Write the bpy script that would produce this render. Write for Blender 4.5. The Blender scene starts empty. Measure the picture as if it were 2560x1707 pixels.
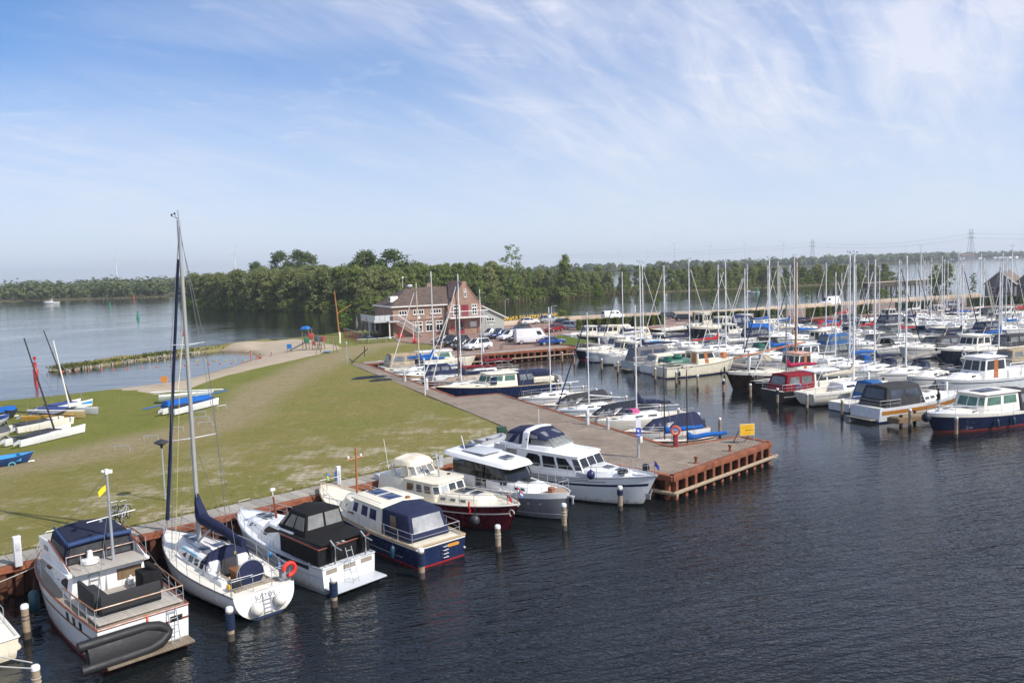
import bpy, bmesh, math, random
from mathutils import Vector, Matrix
R=math.radians
scene=bpy.context.scene
C=scene.collection
# ---------------------------------------------------------------- camera
CAM_H=13.5; FPX=2066.0; ROLL=0.03; PITCH=math.atan((853.5-668.6)/FPX)
cd=bpy.data.cameras.new('camera'); cam=bpy.data.objects.new('camera',cd); C.objects.link(cam)
cd.sensor_width=36; cd.lens=36*FPX/2560; cd.clip_start=.5; cd.clip_end=30000
cam.matrix_world=Matrix.Translation((0,0,CAM_H))@Matrix.Rotation(math.pi/2-PITCH,4,'X')@Matrix.Rotation(-ROLL,4,'Z')
scene.camera=cam
# ---------------------------------------------------------------- sun, sky, exposure
SUN_EL=R(43); SUN_H=Vector((.88,-.47,0)).normalized()
sd=bpy.data.lights.new('sun','SUN'); sd.energy=4.4; sd.angle=R(.53); sd.color=(1,.94,.86)
sun=bpy.data.objects.new('sun',sd); C.objects.link(sun); sun.location=(60,-40,80)
tosun=Vector((SUN_H.x*math.cos(SUN_EL),SUN_H.y*math.cos(SUN_EL),math.sin(SUN_EL)))
sun.rotation_euler=(-tosun).to_track_quat('-Z','Y').to_euler()
w=bpy.data.worlds.new('World'); scene.world=w; w.use_nodes=True
def nodes(nt):
    nt.nodes.clear()
    def N(t,inp=None,**kw):
        n=nt.nodes.new(t)
        for k,v in kw.items(): setattr(n,k,v)
        for k,v in (inp or {}).items():
            if isinstance(v,bpy.types.NodeSocket): nt.links.new(v,n.inputs[k])
            else: n.inputs[k].default_value=v
        return n
    return N
def build_world():
    nt=w.node_tree; N=nodes(nt)
    sky=N('ShaderNodeTexSky',sky_type='NISHITA',sun_disc=False,sun_elevation=SUN_EL,sun_rotation=math.atan2(SUN_H.x,SUN_H.y),altitude=0,air_density=1.0,dust_density=.25,ozone_density=4.0)
    tc=N('ShaderNodeTexCoord'); sp=N('ShaderNodeSeparateXYZ',{0:tc.outputs['Generated']})
    def M(op,a,b=0.,c=0.): return N('ShaderNodeMath',{0:a,1:b,2:c},operation=op).outputs[0]
    zc=M('ADD',M('MAXIMUM',sp.outputs[2],0.),.24)
    u=M('DIVIDE',sp.outputs[0],zc); v=M('DIVIDE',sp.outputs[1],zc)
    cv=N('ShaderNodeCombineXYZ',{0:u,1:v,2:0.})
    def layer(rot,sx,sy,sc,det,rough,lo,hi,off,dist=.6):
        mp=N('ShaderNodeMapping',{0:cv.outputs[0],1:off,2:(0,0,R(rot)),3:(1/sx,1/sy,1)},vector_type='TEXTURE')
        n=N('ShaderNodeTexNoise',{'Vector':mp.outputs[0],'Scale':sc,'Detail':det,'Roughness':rough,'Distortion':dist})
        return N('ShaderNodeMapRange',{0:n.outputs[0],1:lo,2:hi,3:0.,4:1.}).outputs[0]
    streak=layer(50,.42,1.3,1.75,7,.54,.36,.84,(3.1,1.7,0),.9)
    wisp=layer(20,.55,1.2,4.2,9,.66,.54,.80,(8.2,4.4,0),1.6)
    fine=layer(56,.5,2.0,4.4,7,.60,.22,.80,(1.0,5.0,0),1.1)
    cover=layer(0,.55,.55,.75,3,.5,.28,.58,(0.2,6.6,0),.2)
    a=M('MULTIPLY',M('MULTIPLY',streak,M('ADD',.35,M('MULTIPLY',fine,.75))),M('ADD',.12,cover))
    m=M('ADD',M('ADD',a,M('MULTIPLY',cover,M('ADD',.16,M('MULTIPLY',fine,.30)))),M('MULTIPLY',wisp,.34))
    m=M('MINIMUM',m,.82)
    mr=N('ShaderNodeMapRange',{0:sp.outputs[2],1:.0,2:.10,3:.2,4:1.})
    m=M('MULTIPLY',m,mr.outputs[0])
    up=M('MULTIPLY_ADD',M('MAXIMUM',sp.outputs[2],0.),1.15,.09); dv=N('ShaderNodeVectorMath',{0:N('ShaderNodeCombineXYZ',{0:sp.outputs[0],1:sp.outputs[1],2:up}).outputs[0]},operation='NORMALIZE'); nt.links.new(dv.outputs[0],sky.inputs[0])
    hs=N('ShaderNodeHueSaturation',{'Hue':.503,'Saturation':1.24,'Color':sky.outputs[0]})
    mix=N('ShaderNodeMix',{0:m,6:hs.outputs[0],7:(4.9,4.95,5.45,1)},data_type='RGBA')
    hz=N('ShaderNodeMapRange',{0:sp.outputs[2],1:-.02,2:.28,3:.80,4:0.},interpolation_type='SMOOTHSTEP')
    mix=N('ShaderNodeMix',{0:hz.outputs[0],6:mix.outputs[2],7:(4.55,4.75,5.0,1)},data_type='RGBA')
    bg=N('ShaderNodeBackground',{0:mix.outputs[2],1:.15})
    N('ShaderNodeOutputWorld',{0:bg.outputs[0]})
build_world()
vs=scene.view_settings; vs.view_transform='Standard'; vs.look='None'; vs.exposure=.32; vs.gamma=1; vs.use_curve_mapping=False
scene.cycles.max_bounces=8; scene.cycles.volume_bounces=2; scene.cycles.transparent_max_bounces=16
scene.cycles.use_denoising=True
# ---------------------------------------------------------------- helpers
def ray(px,py):
    u=(px-1280)/FPX; v=-(py-853.5)/FPX; ca,sa=math.cos(ROLL),math.sin(ROLL)
    u2=u*ca+v*sa; v2=-u*sa+v*ca; c,s=math.cos(PITCH),math.sin(PITCH)
    return Vector((u2,c+v2*s,-s+v2*c))
def G(px,py,z=0.):
    "photo pixel -> the point of the level z that it shows"
    d=ray(px,py); t=(z-CAM_H)/d.z; return Vector((d.x*t,d.y*t,z))
MAR0=Vector((10.3,53.8)); MA=Vector((.908,.419)); MBV=Vector((-.419,.908))
def mar(a,b,z=0.):
    "marina grid: a runs east along the basin, b north"
    p=MAR0+MA*a+MBV*b; return Vector((p.x,p.y,z))
MAR_ANG=math.atan2(MA.y,MA.x)
def tag(o,label=None,cat=None,group=None,kind=None):
    if label: o['label']=label
    if cat: o['category']=cat
    if group: o['group']=group
    if kind: o['kind']=kind
    return o
def empty(name,loc=(0,0,0),rz=0,label=None,cat=None,group=None):
    o=bpy.data.objects.new(name,None); C.objects.link(o); o.location=loc; o.rotation_euler=(0,0,rz)
    o.empty_display_size=.3
    return tag(o,label,cat,group)
def copy_tree(o,parent=None):
    c=o.copy(); C.objects.link(c); c.parent=parent
    for ch in list(o.children): copy_tree(ch,c)
    return c
class MB:
    def __init__(s): s.v=[]; s.f=[]
    def add(s,vs,fs):
        o=len(s.v); s.v+=[tuple(p) for p in vs]; s.f+=[tuple(i+o for i in f) for f in fs]; return s
    def hexa(s,p): return s.add(p,[(0,3,2,1),(4,5,6,7),(0,1,5,4),(1,2,6,5),(2,3,7,6),(3,0,4,7)])
    def box(s,c,d,rz=0,top=1.):
        x,y,z=d[0]/2,d[1]/2,d[2]/2; ca,sa=math.cos(rz),math.sin(rz); pts=[]
        for dz,k in ((-z,1.),(z,top)):
            for dx,dy in ((-x,-y),(x,-y),(x,y),(-x,y)):
                dx*=k; dy*=k; pts.append((c[0]+dx*ca-dy*sa,c[1]+dx*sa+dy*ca,c[2]+dz))
        return s.hexa(pts)
    def prism(s,poly,z0,z1):
        n=len(poly); a=[(p[0],p[1],z0) for p in poly]+[(p[0],p[1],z1) for p in poly]
        return s.add(a,[tuple(range(n-1,-1,-1)),tuple(range(n,2*n))]+[(i,(i+1)%n,n+(i+1)%n,n+i) for i in range(n)])
    def loft(s,rings,close=True,cap=True):
        n=len(rings[0]); o=[p for r in rings for p in r]; f=[]
        for j in range(len(rings)-1):
            for i in range(n if close else n-1):
                k=(i+1)%n; f.append((j*n+i,j*n+k,(j+1)*n+k,(j+1)*n+i))
        if cap and close: f.append(tuple(range(n-1,-1,-1))); f.append(tuple((len(rings)-1)*n+i for i in range(n)))
        return s.add(o,f)
    def tube(s,pts,r,n=6,r2=None,cap=True):
        pts=[Vector(p) for p in pts]; m=len(pts); rings=[]
        for i,p in enumerate(pts):
            d=(pts[min(i+1,m-1)]-pts[max(i-1,0)])
            if d.length<1e-6: d=Vector((0,0,1))
            d.normalize(); a=d.cross(Vector((0,0,1)) if abs(d.z)<.95 else Vector((1,0,0))).normalized(); b=d.cross(a)
            rr=r if r2 is None else r+(r2-r)*i/(m-1)
            rings.append([p+(a*math.cos(2*math.pi*k/n)+b*math.sin(2*math.pi*k/n))*rr for k in range(n)])
        return s.loft(rings,True,cap)
    def lathe(s,prof,c=(0,0,0),n=14):
        return s.loft([[(c[0]+r*math.cos(2*math.pi*k/n),c[1]+r*math.sin(2*math.pi*k/n),c[2]+z) for k in range(n)] for r,z in prof])
    def ball(s,c,r,n=10,m=6,sz=1.):
        return s.lathe([(max(r*math.sin(math.pi*j/m),.002),-r*sz*math.cos(math.pi*j/m)) for j in range(m+1)],c,n)
    def torus(s,c,R0,r,ax='y',n=20,m=8,arc=1.):
        rings=[]
        for i in range(n+(0 if arc>=1 else 1)):
            a=2*math.pi*arc*i/n
            ring=[]
            for k in range(m):
                q=2*math.pi*k/m; d=R0+r*math.cos(q); h=r*math.sin(q)
                p={'y':(d*math.cos(a),h,d*math.sin(a)),'x':(h,d*math.cos(a),d*math.sin(a)),'z':(d*math.cos(a),d*math.sin(a),h)}[ax]
                ring.append((c[0]+p[0],c[1]+p[1],c[2]+p[2]))
            rings.append(ring)
        if arc>=1: rings.append(rings[0])
        return s.loft(rings,True,arc<1)
    def quad(s,a,b,c,d): return s.add([a,b,c,d],[(0,1,2,3)])
    def mesh(s,name,mat,bev=0,seg=2,angle=38,weld=True,smooth=True):
        me=bpy.data.meshes.new(name); me.from_pydata(s.v,[],s.f)
        if bev or weld:
            bm=bmesh.new(); bm.from_mesh(me)
            if weld: bmesh.ops.remove_doubles(bm,verts=bm.verts,dist=1e-4)
            bmesh.ops.recalc_face_normals(bm,faces=bm.faces)
            if bev:
                ed=[e for e in bm.edges if len(e.link_faces)==2 and e.calc_face_angle(0)>R(25)]
                if ed: bmesh.ops.bevel(bm,geom=ed,offset=bev,segments=seg,profile=.5,affect='EDGES',clamp_overlap=True)
            bm.to_mesh(me); bm.free()
        if smooth and len(me.polygons):
            me.polygons.foreach_set('use_smooth',[True]*len(me.polygons)); me.set_sharp_from_angle(angle=R(angle))
        me.materials.append(mat); return me
    def build(s,name,mat,parent=None,**kw):
        o=bpy.data.objects.new(name,s.mesh(name,mat,**kw)); C.objects.link(o); o.parent=parent; return o
def link(name,me,parent=None,loc=(0,0,0),rz=0):
    o=bpy.data.objects.new(name,me); C.objects.link(o); o.parent=parent; o.location=loc; o.rotation_euler=(0,0,rz); return o
def lerp(a,b,t): return a+(b-a)*t
# ---------------------------------------------------------------- materials
MATS={}
def paint(col,rough=.4,metal=0.,var=.10,scale=2.5,bump=0.,bscale=30.,spec=.5,grime=0.,scum=0.):
    key=('p',)+tuple(round(c,3) for c in col)+(rough,metal,var,scale,bump,bscale,spec,grime,scum)
    if key in MATS: return MATS[key]
    m=bpy.data.materials.new('paint'); m.use_nodes=True; N=nodes(m.node_tree)
    tc=N('ShaderNodeTexCoord')
    n=N('ShaderNodeTexNoise',{'Vector':tc.outputs['Object'],'Scale':scale,'Detail':5.,'Roughness':.6})
    mr=N('ShaderNodeMapRange',{0:n.outputs[0],1:.3,2:.7,3:1-var,4:1+var*.6})
    base=N('ShaderNodeMix',{0:1.,6:(*col,1),7:mr.outputs[0]},data_type='RGBA',blend_type='MULTIPLY').outputs[2]
    if grime:
        mp=N('ShaderNodeMapping',{0:tc.outputs['Object'],3:(3.,3.,.5)})
        g=N('ShaderNodeTexNoise',{'Vector':mp.outputs[0],'Scale':2.2,'Detail':6.,'Roughness':.7})
        gm=N('ShaderNodeMapRange',{0:g.outputs[0],1:.52,2:.8,3:0.,4:grime})
        base=N('ShaderNodeMix',{0:gm.outputs[0],6:base,7:(.16,.14,.10,1)},data_type='RGBA').outputs[2]
    if scum:
        sp=N('ShaderNodeSeparateXYZ',{0:tc.outputs['Object']}); mp=N('ShaderNodeMapping',{0:tc.outputs['Object'],3:(5.,5.,1.2)}); g=N('ShaderNodeTexNoise',{'Vector':mp.outputs[0],'Scale':1.3,'Detail':5.,'Roughness':.7})
        h=N('ShaderNodeMath',{0:g.outputs[0],1:.75,2:-.12},operation='MULTIPLY_ADD'); d=N('ShaderNodeMath',{0:h.outputs[0],1:sp.outputs[2]},operation='SUBTRACT'); gm=N('ShaderNodeMapRange',{0:d.outputs[0],1:-.10,2:.12,3:0.,4:scum})
        base=N('ShaderNodeMix',{0:gm.outputs[0],6:base,7:(.30,.25,.15,1)},data_type='RGBA').outputs[2]
    rr=N('ShaderNodeMapRange',{0:n.outputs[0],1:.3,2:.7,3:max(rough-.08,.02),4:min(rough+.1,1.)})
    b=N('ShaderNodeBsdfPrincipled',{'Base Color':base,'Roughness':rr.outputs[0],'Metallic':metal,'Specular IOR Level':spec})
    if bump:
        n2=N('ShaderNodeTexNoise',{'Vector':tc.outputs['Object'],'Scale':bscale,'Detail':4.})
        bp=N('ShaderNodeBump',{'Strength':bump,'Distance':.05,'Height':n2.outputs[0]}); m.node_tree.links.new(bp.outputs[0],b.inputs['Normal'])
    N('ShaderNodeOutputMaterial',{0:b.outputs[0]}); MATS[key]=m; return m
def fabric(col,sag=.5):
    return paint(col,.85,0,.24,1.3,1.,2.6,.2)
def glassy(col=(.02,.025,.03),rough=.06):
    "dark window as seen from outside: glossy pane over a dim room"
    return paint(col,rough,0,.5,1.2,0,30,.6)
def plastic_clear():
    "clear vinyl window of a canopy"
    if 'vinyl' in MATS: return MATS['vinyl']
    m=bpy.data.materials.new('vinyl'); m.use_nodes=True; N=nodes(m.node_tree)
    tc=N('ShaderNodeTexCoord'); n=N('ShaderNodeTexNoise',{'Vector':tc.outputs['Object'],'Scale':3.,'Detail':3.})
    bp=N('ShaderNodeBump',{'Strength':.35,'Distance':.06,'Height':n.outputs[0]})
    t=N('ShaderNodeBsdfTransparent',{0:(.72,.74,.72,1)}); g=N('ShaderNodeBsdfPrincipled',{'Base Color':(.30,.31,.30,1),'Roughness':.12,'Normal':bp.outputs[0]})
    mx=N('ShaderNodeMixShader',{0:.42,1:t.outputs[0],2:g.outputs[0]}); N('ShaderNodeOutputMaterial',{0:mx.outputs[0]}); MATS['vinyl']=m; return m
def planks(c1,c2,w=.08,axis=1,rough=.6):
    key=('pl',c1,c2,w,axis)
    if key in MATS: return MATS[key]
    m=bpy.data.materials.new('planks'); m.use_nodes=True; N=nodes(m.node_tree)
    tc=N('ShaderNodeTexCoord'); sp=N('ShaderNodeSeparateXYZ',{0:tc.outputs['Object']})
    d=N('ShaderNodeMath',{0:sp.outputs[axis],1:w},operation='DIVIDE'); fr=N('ShaderNodeMath',{0:d.outputs[0]},operation='FRACT')
    seam=N('ShaderNodeMath',{0:fr.outputs[0],1:.09},operation='LESS_THAN')
    fl=N('ShaderNodeMath',{0:d.outputs[0]},operation='FLOOR'); wn=N('ShaderNodeTexWhiteNoise',{'W':fl.outputs[0]},noise_dimensions='1D')
    n=N('ShaderNodeTexNoise',{'Vector':tc.outputs['Object'],'Scale':5.,'Detail':6.})
    f=N('ShaderNodeMath',{0:wn.outputs[0],1:n.outputs[0]},operation='MULTIPLY')
    a=N('ShaderNodeMix',{0:f.outputs[0],6:(*c1,1),7:(*c2,1)},data_type='RGBA')
    b=N('ShaderNodeMix',{0:seam.outputs[0],6:a.outputs[2],7:(.06,.05,.04,1)},data_type='RGBA')
    bs=N('ShaderNodeBsdfPrincipled',{'Base Color':b.outputs[2],'Roughness':rough}); N('ShaderNodeOutputMaterial',{0:bs.outputs[0]}); MATS[key]=m; return m
WHITE=paint((.76,.76,.74),.28,0,.05,1.2,grime=.16); CREAM=paint((.74,.68,.53),.32,0,.05,1.2,grime=.14); GELCREAM=paint((.76,.72,.62),.3,0,.05,1.2,grime=.12)
HULLOF={id(WHITE):paint((.76,.76,.74),.2,0,.05,1.2,grime=.2,scum=.65),id(CREAM):paint((.74,.68,.53),.25,0,.05,1.2,grime=.18,scum=.6),id(GELCREAM):paint((.76,.72,.62),.22,0,.05,1.2,grime=.18,scum=.6)}
HULLOF={m.name:v for m,v in ((WHITE,HULLOF[id(WHITE)]),(CREAM,HULLOF[id(CREAM)]),(GELCREAM,HULLOF[id(GELCREAM)]))}
LIGHTGREY=paint((.48,.50,.52),.35,0,.06); GREY=paint((.24,.25,.27),.4); DARK=paint((.03,.03,.035),.5); BLACK=paint((.012,.012,.014),.45)
NAVY=paint((.012,.022,.065),.22,0,.12); NAVYCLOTH=fabric((.020,.026,.062)); BLACKCLOTH=fabric((.012,.012,.013)); GREYCLOTH=fabric((.10,.10,.105)); BLUECLOTH=fabric((.012,.10,.36))
CREAMCLOTH=fabric((.70,.63,.50)); REDCLOTH=fabric((.32,.02,.045)); TANCLOTH=fabric((.36,.28,.18)); MAROONCLOTH=fabric((.16,.018,.025))
STEEL=paint((.42,.43,.44),.42,.35,.05); ALU=paint((.40,.41,.43),.5,.35,.06); WINDOW=glassy(); TEAK=planks((.30,.24,.17),(.44,.38,.30),.07); WOOD=paint((.26,.11,.035),.35,0,.25,4.); REDWOOD=paint((.20,.045,.02),.35,0,.25,4.)
RUST=paint((.24,.085,.045),.8,0,.45,1.6,.6,12.,.25); RUSTDARK=paint((.10,.042,.026),.85,0,.55,1.3,.6,8.,.2); PILE=paint((.34,.26,.18),.85,0,.35,6.,.5,18.,.2); PILEDARK=paint((.07,.055,.04),.8,0,.3,6.); BLUEROPE=paint((.015,.028,.065),.8,0,.5,14.,.6,40.,.2)
RED=paint((.45,.02,.02),.35); REDHULL=paint((.085,.008,.014),.25,0,.12); ORANGE=paint((.75,.13,.03),.45); YELLOW=paint((.72,.40,.03),.45); GREEN=paint((.02,.20,.10),.4); FENDER=paint((.012,.05,.09),.4); FENDERWHITE=paint((.74,.70,.62),.35)
ROPE=paint((.45,.42,.36),.9,0,.2); CABLE=paint((.25,.25,.25),.4,.6)
# ================================================================ terrain
import numpy as np
rng=random.Random(7)
QZ=1.35
def water_mat():
    m=bpy.data.materials.new('water'); m.use_nodes=True; N=nodes(m.node_tree)
    tc=N('ShaderNodeTexCoord')
    def wv(rot,sx,sy,sc,det,rough=.55,dist=.4):
        mp=N('ShaderNodeMapping',{0:tc.outputs['Object'],2:(0,0,R(rot)),3:(1/sx,1/sy,1)},vector_type='TEXTURE')
        return N('ShaderNodeTexNoise',{'Vector':mp.outputs[0],'Scale':sc,'Detail':det,'Roughness':rough,'Distortion':dist}).outputs[0]
    a=wv(18,.42,1.7,1.15,3.); b=wv(-12,.8,1.7,3.4,2.); c=wv(5,.5,1.,.16,3.)
    calm=N('ShaderNodeMapRange',{0:wv(30,.6,1.,.035,3.),1:.34,2:.64,3:.28,4:1.1}).outputs[0]
    ab=N('ShaderNodeMath',{0:b,1:.35,2:a},operation='MULTIPLY_ADD').outputs[0]
    h=N('ShaderNodeMath',{0:ab,1:calm},operation='MULTIPLY').outputs[0]
    spy=N('ShaderNodeSeparateXYZ',{0:tc.outputs['Object']}); lee=N('ShaderNodeMapRange',{0:spy.outputs[1],1:44.,2:92.,3:1.,4:.27},interpolation_type='SMOOTHSTEP').outputs[0]
    qd=N('ShaderNodeMath',{0:spy.outputs[0],1:.671,2:40.4},operation='MULTIPLY_ADD'); qd=N('ShaderNodeMath',{0:spy.outputs[1],1:-.741,2:qd.outputs[0]},operation='MULTIPLY_ADD'); nearq=N('ShaderNodeMapRange',{0:qd.outputs[0],1:7.,2:21.,3:.38,4:1.},interpolation_type='SMOOTHSTEP').outputs[0]
    lee=N('ShaderNodeMath',{0:lee,1:nearq},operation='MULTIPLY').outputs[0]
    h=N('ShaderNodeMath',{0:h,1:lee},operation='MULTIPLY').outputs[0]
    h=N('ShaderNodeMath',{0:c,1:.5,2:h},operation='MULTIPLY_ADD').outputs[0]
    bp=N('ShaderNodeBump',{'Strength':1.,'Distance':.20,'Height':h})
    bs=N('ShaderNodeBsdfPrincipled',{'Base Color':(.006,.0085,.0095,1),'Roughness':.045,'IOR':1.333,'Normal':bp.outputs[0]})
    N('ShaderNodeOutputMaterial',{0:bs.outputs[0]}); return m
me=MB(); me.add([(-9000,-200,0),(9000,-200,0),(9000,14000,0),(-9000,14000,0)],[(0,1,2,3)])
tag(me.build('water',water_mat(),weld=False,smooth=False),kind='structure')

def inpoly(P,poly):
    x,y=P[:,0],P[:,1]; r=np.zeros(len(P),bool); n=len(poly)
    for i in range(n):
        (x1,y1),(x2,y2)=poly[i],poly[(i+1)%n]
        c=((y1>y)!=(y2>y)); xi=(x2-x1)*(y-y1)/((y2-y1) if y2!=y1 else 1e-9)+x1; r^=c&(x<xi)
    return r
def segdist(P,line,closed=False):
    best=np.full(len(P),1e9); near=np.zeros_like(P); m=len(line)
    for i in range(m if closed else m-1):
        a=np.array(line[i],float); b=np.array(line[(i+1)%m],float); ab=b-a
        t=np.clip(((P-a)@ab)/max(ab@ab,1e-9),0,1); q=a+t[:,None]*ab; d=np.hypot(*(P-q).T)
        k=d<best; best[k]=d[k]; near[k]=q[k]
    return best,near
def g2(px,py,z=0.): p=G(px,py,z); return (p.x,p.y)
def vnoise(x,y,s,seed=0):
    def h(i,j): v=np.sin(i*127.1+j*311.7+seed*74.7)*43758.5453; return v-np.floor(v)
    x=x/s; y=y/s; i=np.floor(x); j=np.floor(y); u=x-i; v=y-j; u=u*u*(3-2*u); v=v*v*(3-2*v)
    return (h(i,j)*(1-u)+h(i+1,j)*u)*(1-v)+(h(i,j+1)*(1-u)+h(i+1,j+1)*u)*v
QD=Vector((.741,.671)); QN=Vector((.671,-.741)); QP=Vector((-3.9,51.0))
def quay(t,n=0.,z=QZ): p=QP+QD*t+QN*n; return Vector((p.x,p.y,z))
COAST=[(-140,30),(-85,72),(-57.5,91.6),(-49.6,97.4),(-44.3,103),(-42.8,112.2),(-41.8,126.1),(-42.0,136),(-46.,144.5),(-52.9,149.5),(-58.9,141.8),(-67.0,123.4),(-69.6,122.6),(-70.2,125.2),(-66.9,134.9),(-58.6,149.2),(-48.6,162.),(-42.5,170.5),(-36,182),(-27,192)]
LAND=COAST+[(-5,178),(0,172),(20,150),(20,40),(-140,-90)]
LAWN_IN=COAST+[(-27.5,178),(-21.8,151.5),(-20,143),(-13.5,136.),(-10.9,127),(-9.2,116),(-19.,112.),(-19.6,109.2),(1.2,62.6),(-1.2,54.4),(-61.,.3),(-140,-71)]
SAND=[g2(395,993,1.),g2(470,976,1.1),g2(540,950,1.1),g2(640,925,1.1),g2(760,896,1.2),g2(856,872,1.2),g2(828,862,1.2),g2(785,854,1.1),g2(735,853,.9),g2(685,858,.8),(-46,153),(-51,152),(-54,148),(-46,140),(-46,110),(-52,98)]
TRACK=[g2(-200,1215,QZ),g2(0,1172,QZ),g2(300,1118,QZ),g2(520,1066,QZ),g2(620,1005,QZ),g2(690,955,QZ),g2(800,905,QZ),g2(905,868,QZ),g2(985,858,QZ)]
def land_mat(kind):
    m=bpy.data.materials.new(kind); m.use_nodes=True; N=nodes(m.node_tree)
    tc=N('ShaderNodeTexCoord'); at=N('ShaderNodeAttribute',attribute_name='mask'); sp=N('ShaderNodeSeparateColor',{0:at.outputs[0]})
    def nz(sc,det=6.,ro=.6): return N('ShaderNodeTexNoise',{'Vector':tc.outputs['Object'],'Scale':sc,'Detail':det,'Roughness':ro}).outputs[0]
    def mr(v,a,b,c=0.,d=1.): return N('ShaderNodeMapRange',{0:v,1:a,2:b,3:c,4:d}).outputs[0]
    def mx(f,a,b,bt='MIX'):
        return N('ShaderNodeMix',{0:f,6:a if not isinstance(a,tuple) else (*a,1),7:b if not isinstance(b,tuple) else (*b,1)},data_type='RGBA',blend_type=bt).outputs[2]
    if kind=='lawn':
        base=mx(mr(nz(.35),.3,.7),(.148,.178,.026),(.220,.220,.046))
        dry=mx(mr(nz(.5,8.),.3,.7),(.285,.225,.080),(.225,.200,.055))
        f=N('ShaderNodeMath',{0:sp.outputs[1],1:mr(nz(.11,5.),.34,.62,.35,1.15)},operation='MULTIPLY').outputs[0]
        col=mx(f,base,dry)
        tr=N('ShaderNodeMath',{0:sp.outputs[0],1:mr(nz(.6,7.,.7),.25,.55,.45,1.)},operation='MULTIPLY').outputs[0]
        col=mx(tr,col,(.37,.285,.175))
        # pale grass-paver patches that show through near the quay
        mp=N('ShaderNodeMapping',{0:tc.outputs['Object'],2:(0,0,R(42.2)),3:(2.2,2.2,1)})
        ck=N('ShaderNodeTexChecker',{'Vector':mp.outputs[0],'Scale':1.}).outputs[1]
        pv=N('ShaderNodeMath',{0:mr(nz(.40,7.,.70),.50,.60),1:sp.outputs[2]},operation='MULTIPLY').outputs[0]
        pv=N('ShaderNodeMath',{0:pv,1:mr(ck,0,1,.55,1.)},operation='MULTIPLY').outputs[0]
        sf=N('ShaderNodeMath',{0:mr(nz(.9,10.,.82),.55,.585,0.,.55),1:sp.outputs[1]},operation='MULTIPLY').outputs[0]
        col=mx(sf,col,(.37,.315,.175)); col=mx(mr(nz(1.5,10.,.82),.575,.60,0.,.5),col,(.105,.13,.02)); col=mx(mr(nz(.55,10.,.8),.60,.63,0.,.45),col,(.30,.24,.13))
        # daisies
        dz=N('ShaderNodeMath',{0:mr(nz(9.,2.,.8),.66,.70),1:mr(nz(.14,3.),.58,.66)},operation='MULTIPLY').outputs[0]
        col=mx(dz,col,(.62,.60,.52)); col=mx(mr(nz(1.6,8.,.75),.45,.75,0.,.6),col,(.13,.138,.026)); col=mx(mr(nz(.8,9.,.78),.52,.72,0.,.55),col,(.28,.245,.10)); col=mx(mr(nz(4.2,6.,.8),.50,.72,0.,.6),col,(.12,.125,.024)); col=mx(mr(nz(3.1,6.,.8),.54,.74,0.,.6),col,(.32,.28,.13)); col=mx(mr(nz(14.,4.,.8),.3,.8,0.,.5),col,(.07,.075,.015))
        col=mx(pv,col,(.47,.41,.31))
        ro=.95; bs,bd=nz(2.6,8.,.78),.42
    else:
        col=mx(mr(nz(.4),.3,.7),(.44,.37,.275),(.37,.30,.21)); wet=N('ShaderNodeMath',{0:sp.outputs[0],1:1.},operation='MULTIPLY').outputs[0]
        col=mx(wet,col,(.17,.125,.075)); col=mx(mr(nz(6.,6.,.8),.5,.8,0.,.5),col,(.22,.17,.11)); ro=.95; bs,bd=nz(5.,5.),.15
    bp=N('ShaderNodeBump',{'Strength':.6,'Distance':bd,'Height':bs})
    b=N('ShaderNodeBsdfPrincipled',{'Base Color':col,'Roughness':ro,'Specular IOR Level':.15,'Normal':bp.outputs[0]}); N('ShaderNodeOutputMaterial',{0:b.outputs[0]}); return m
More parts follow.
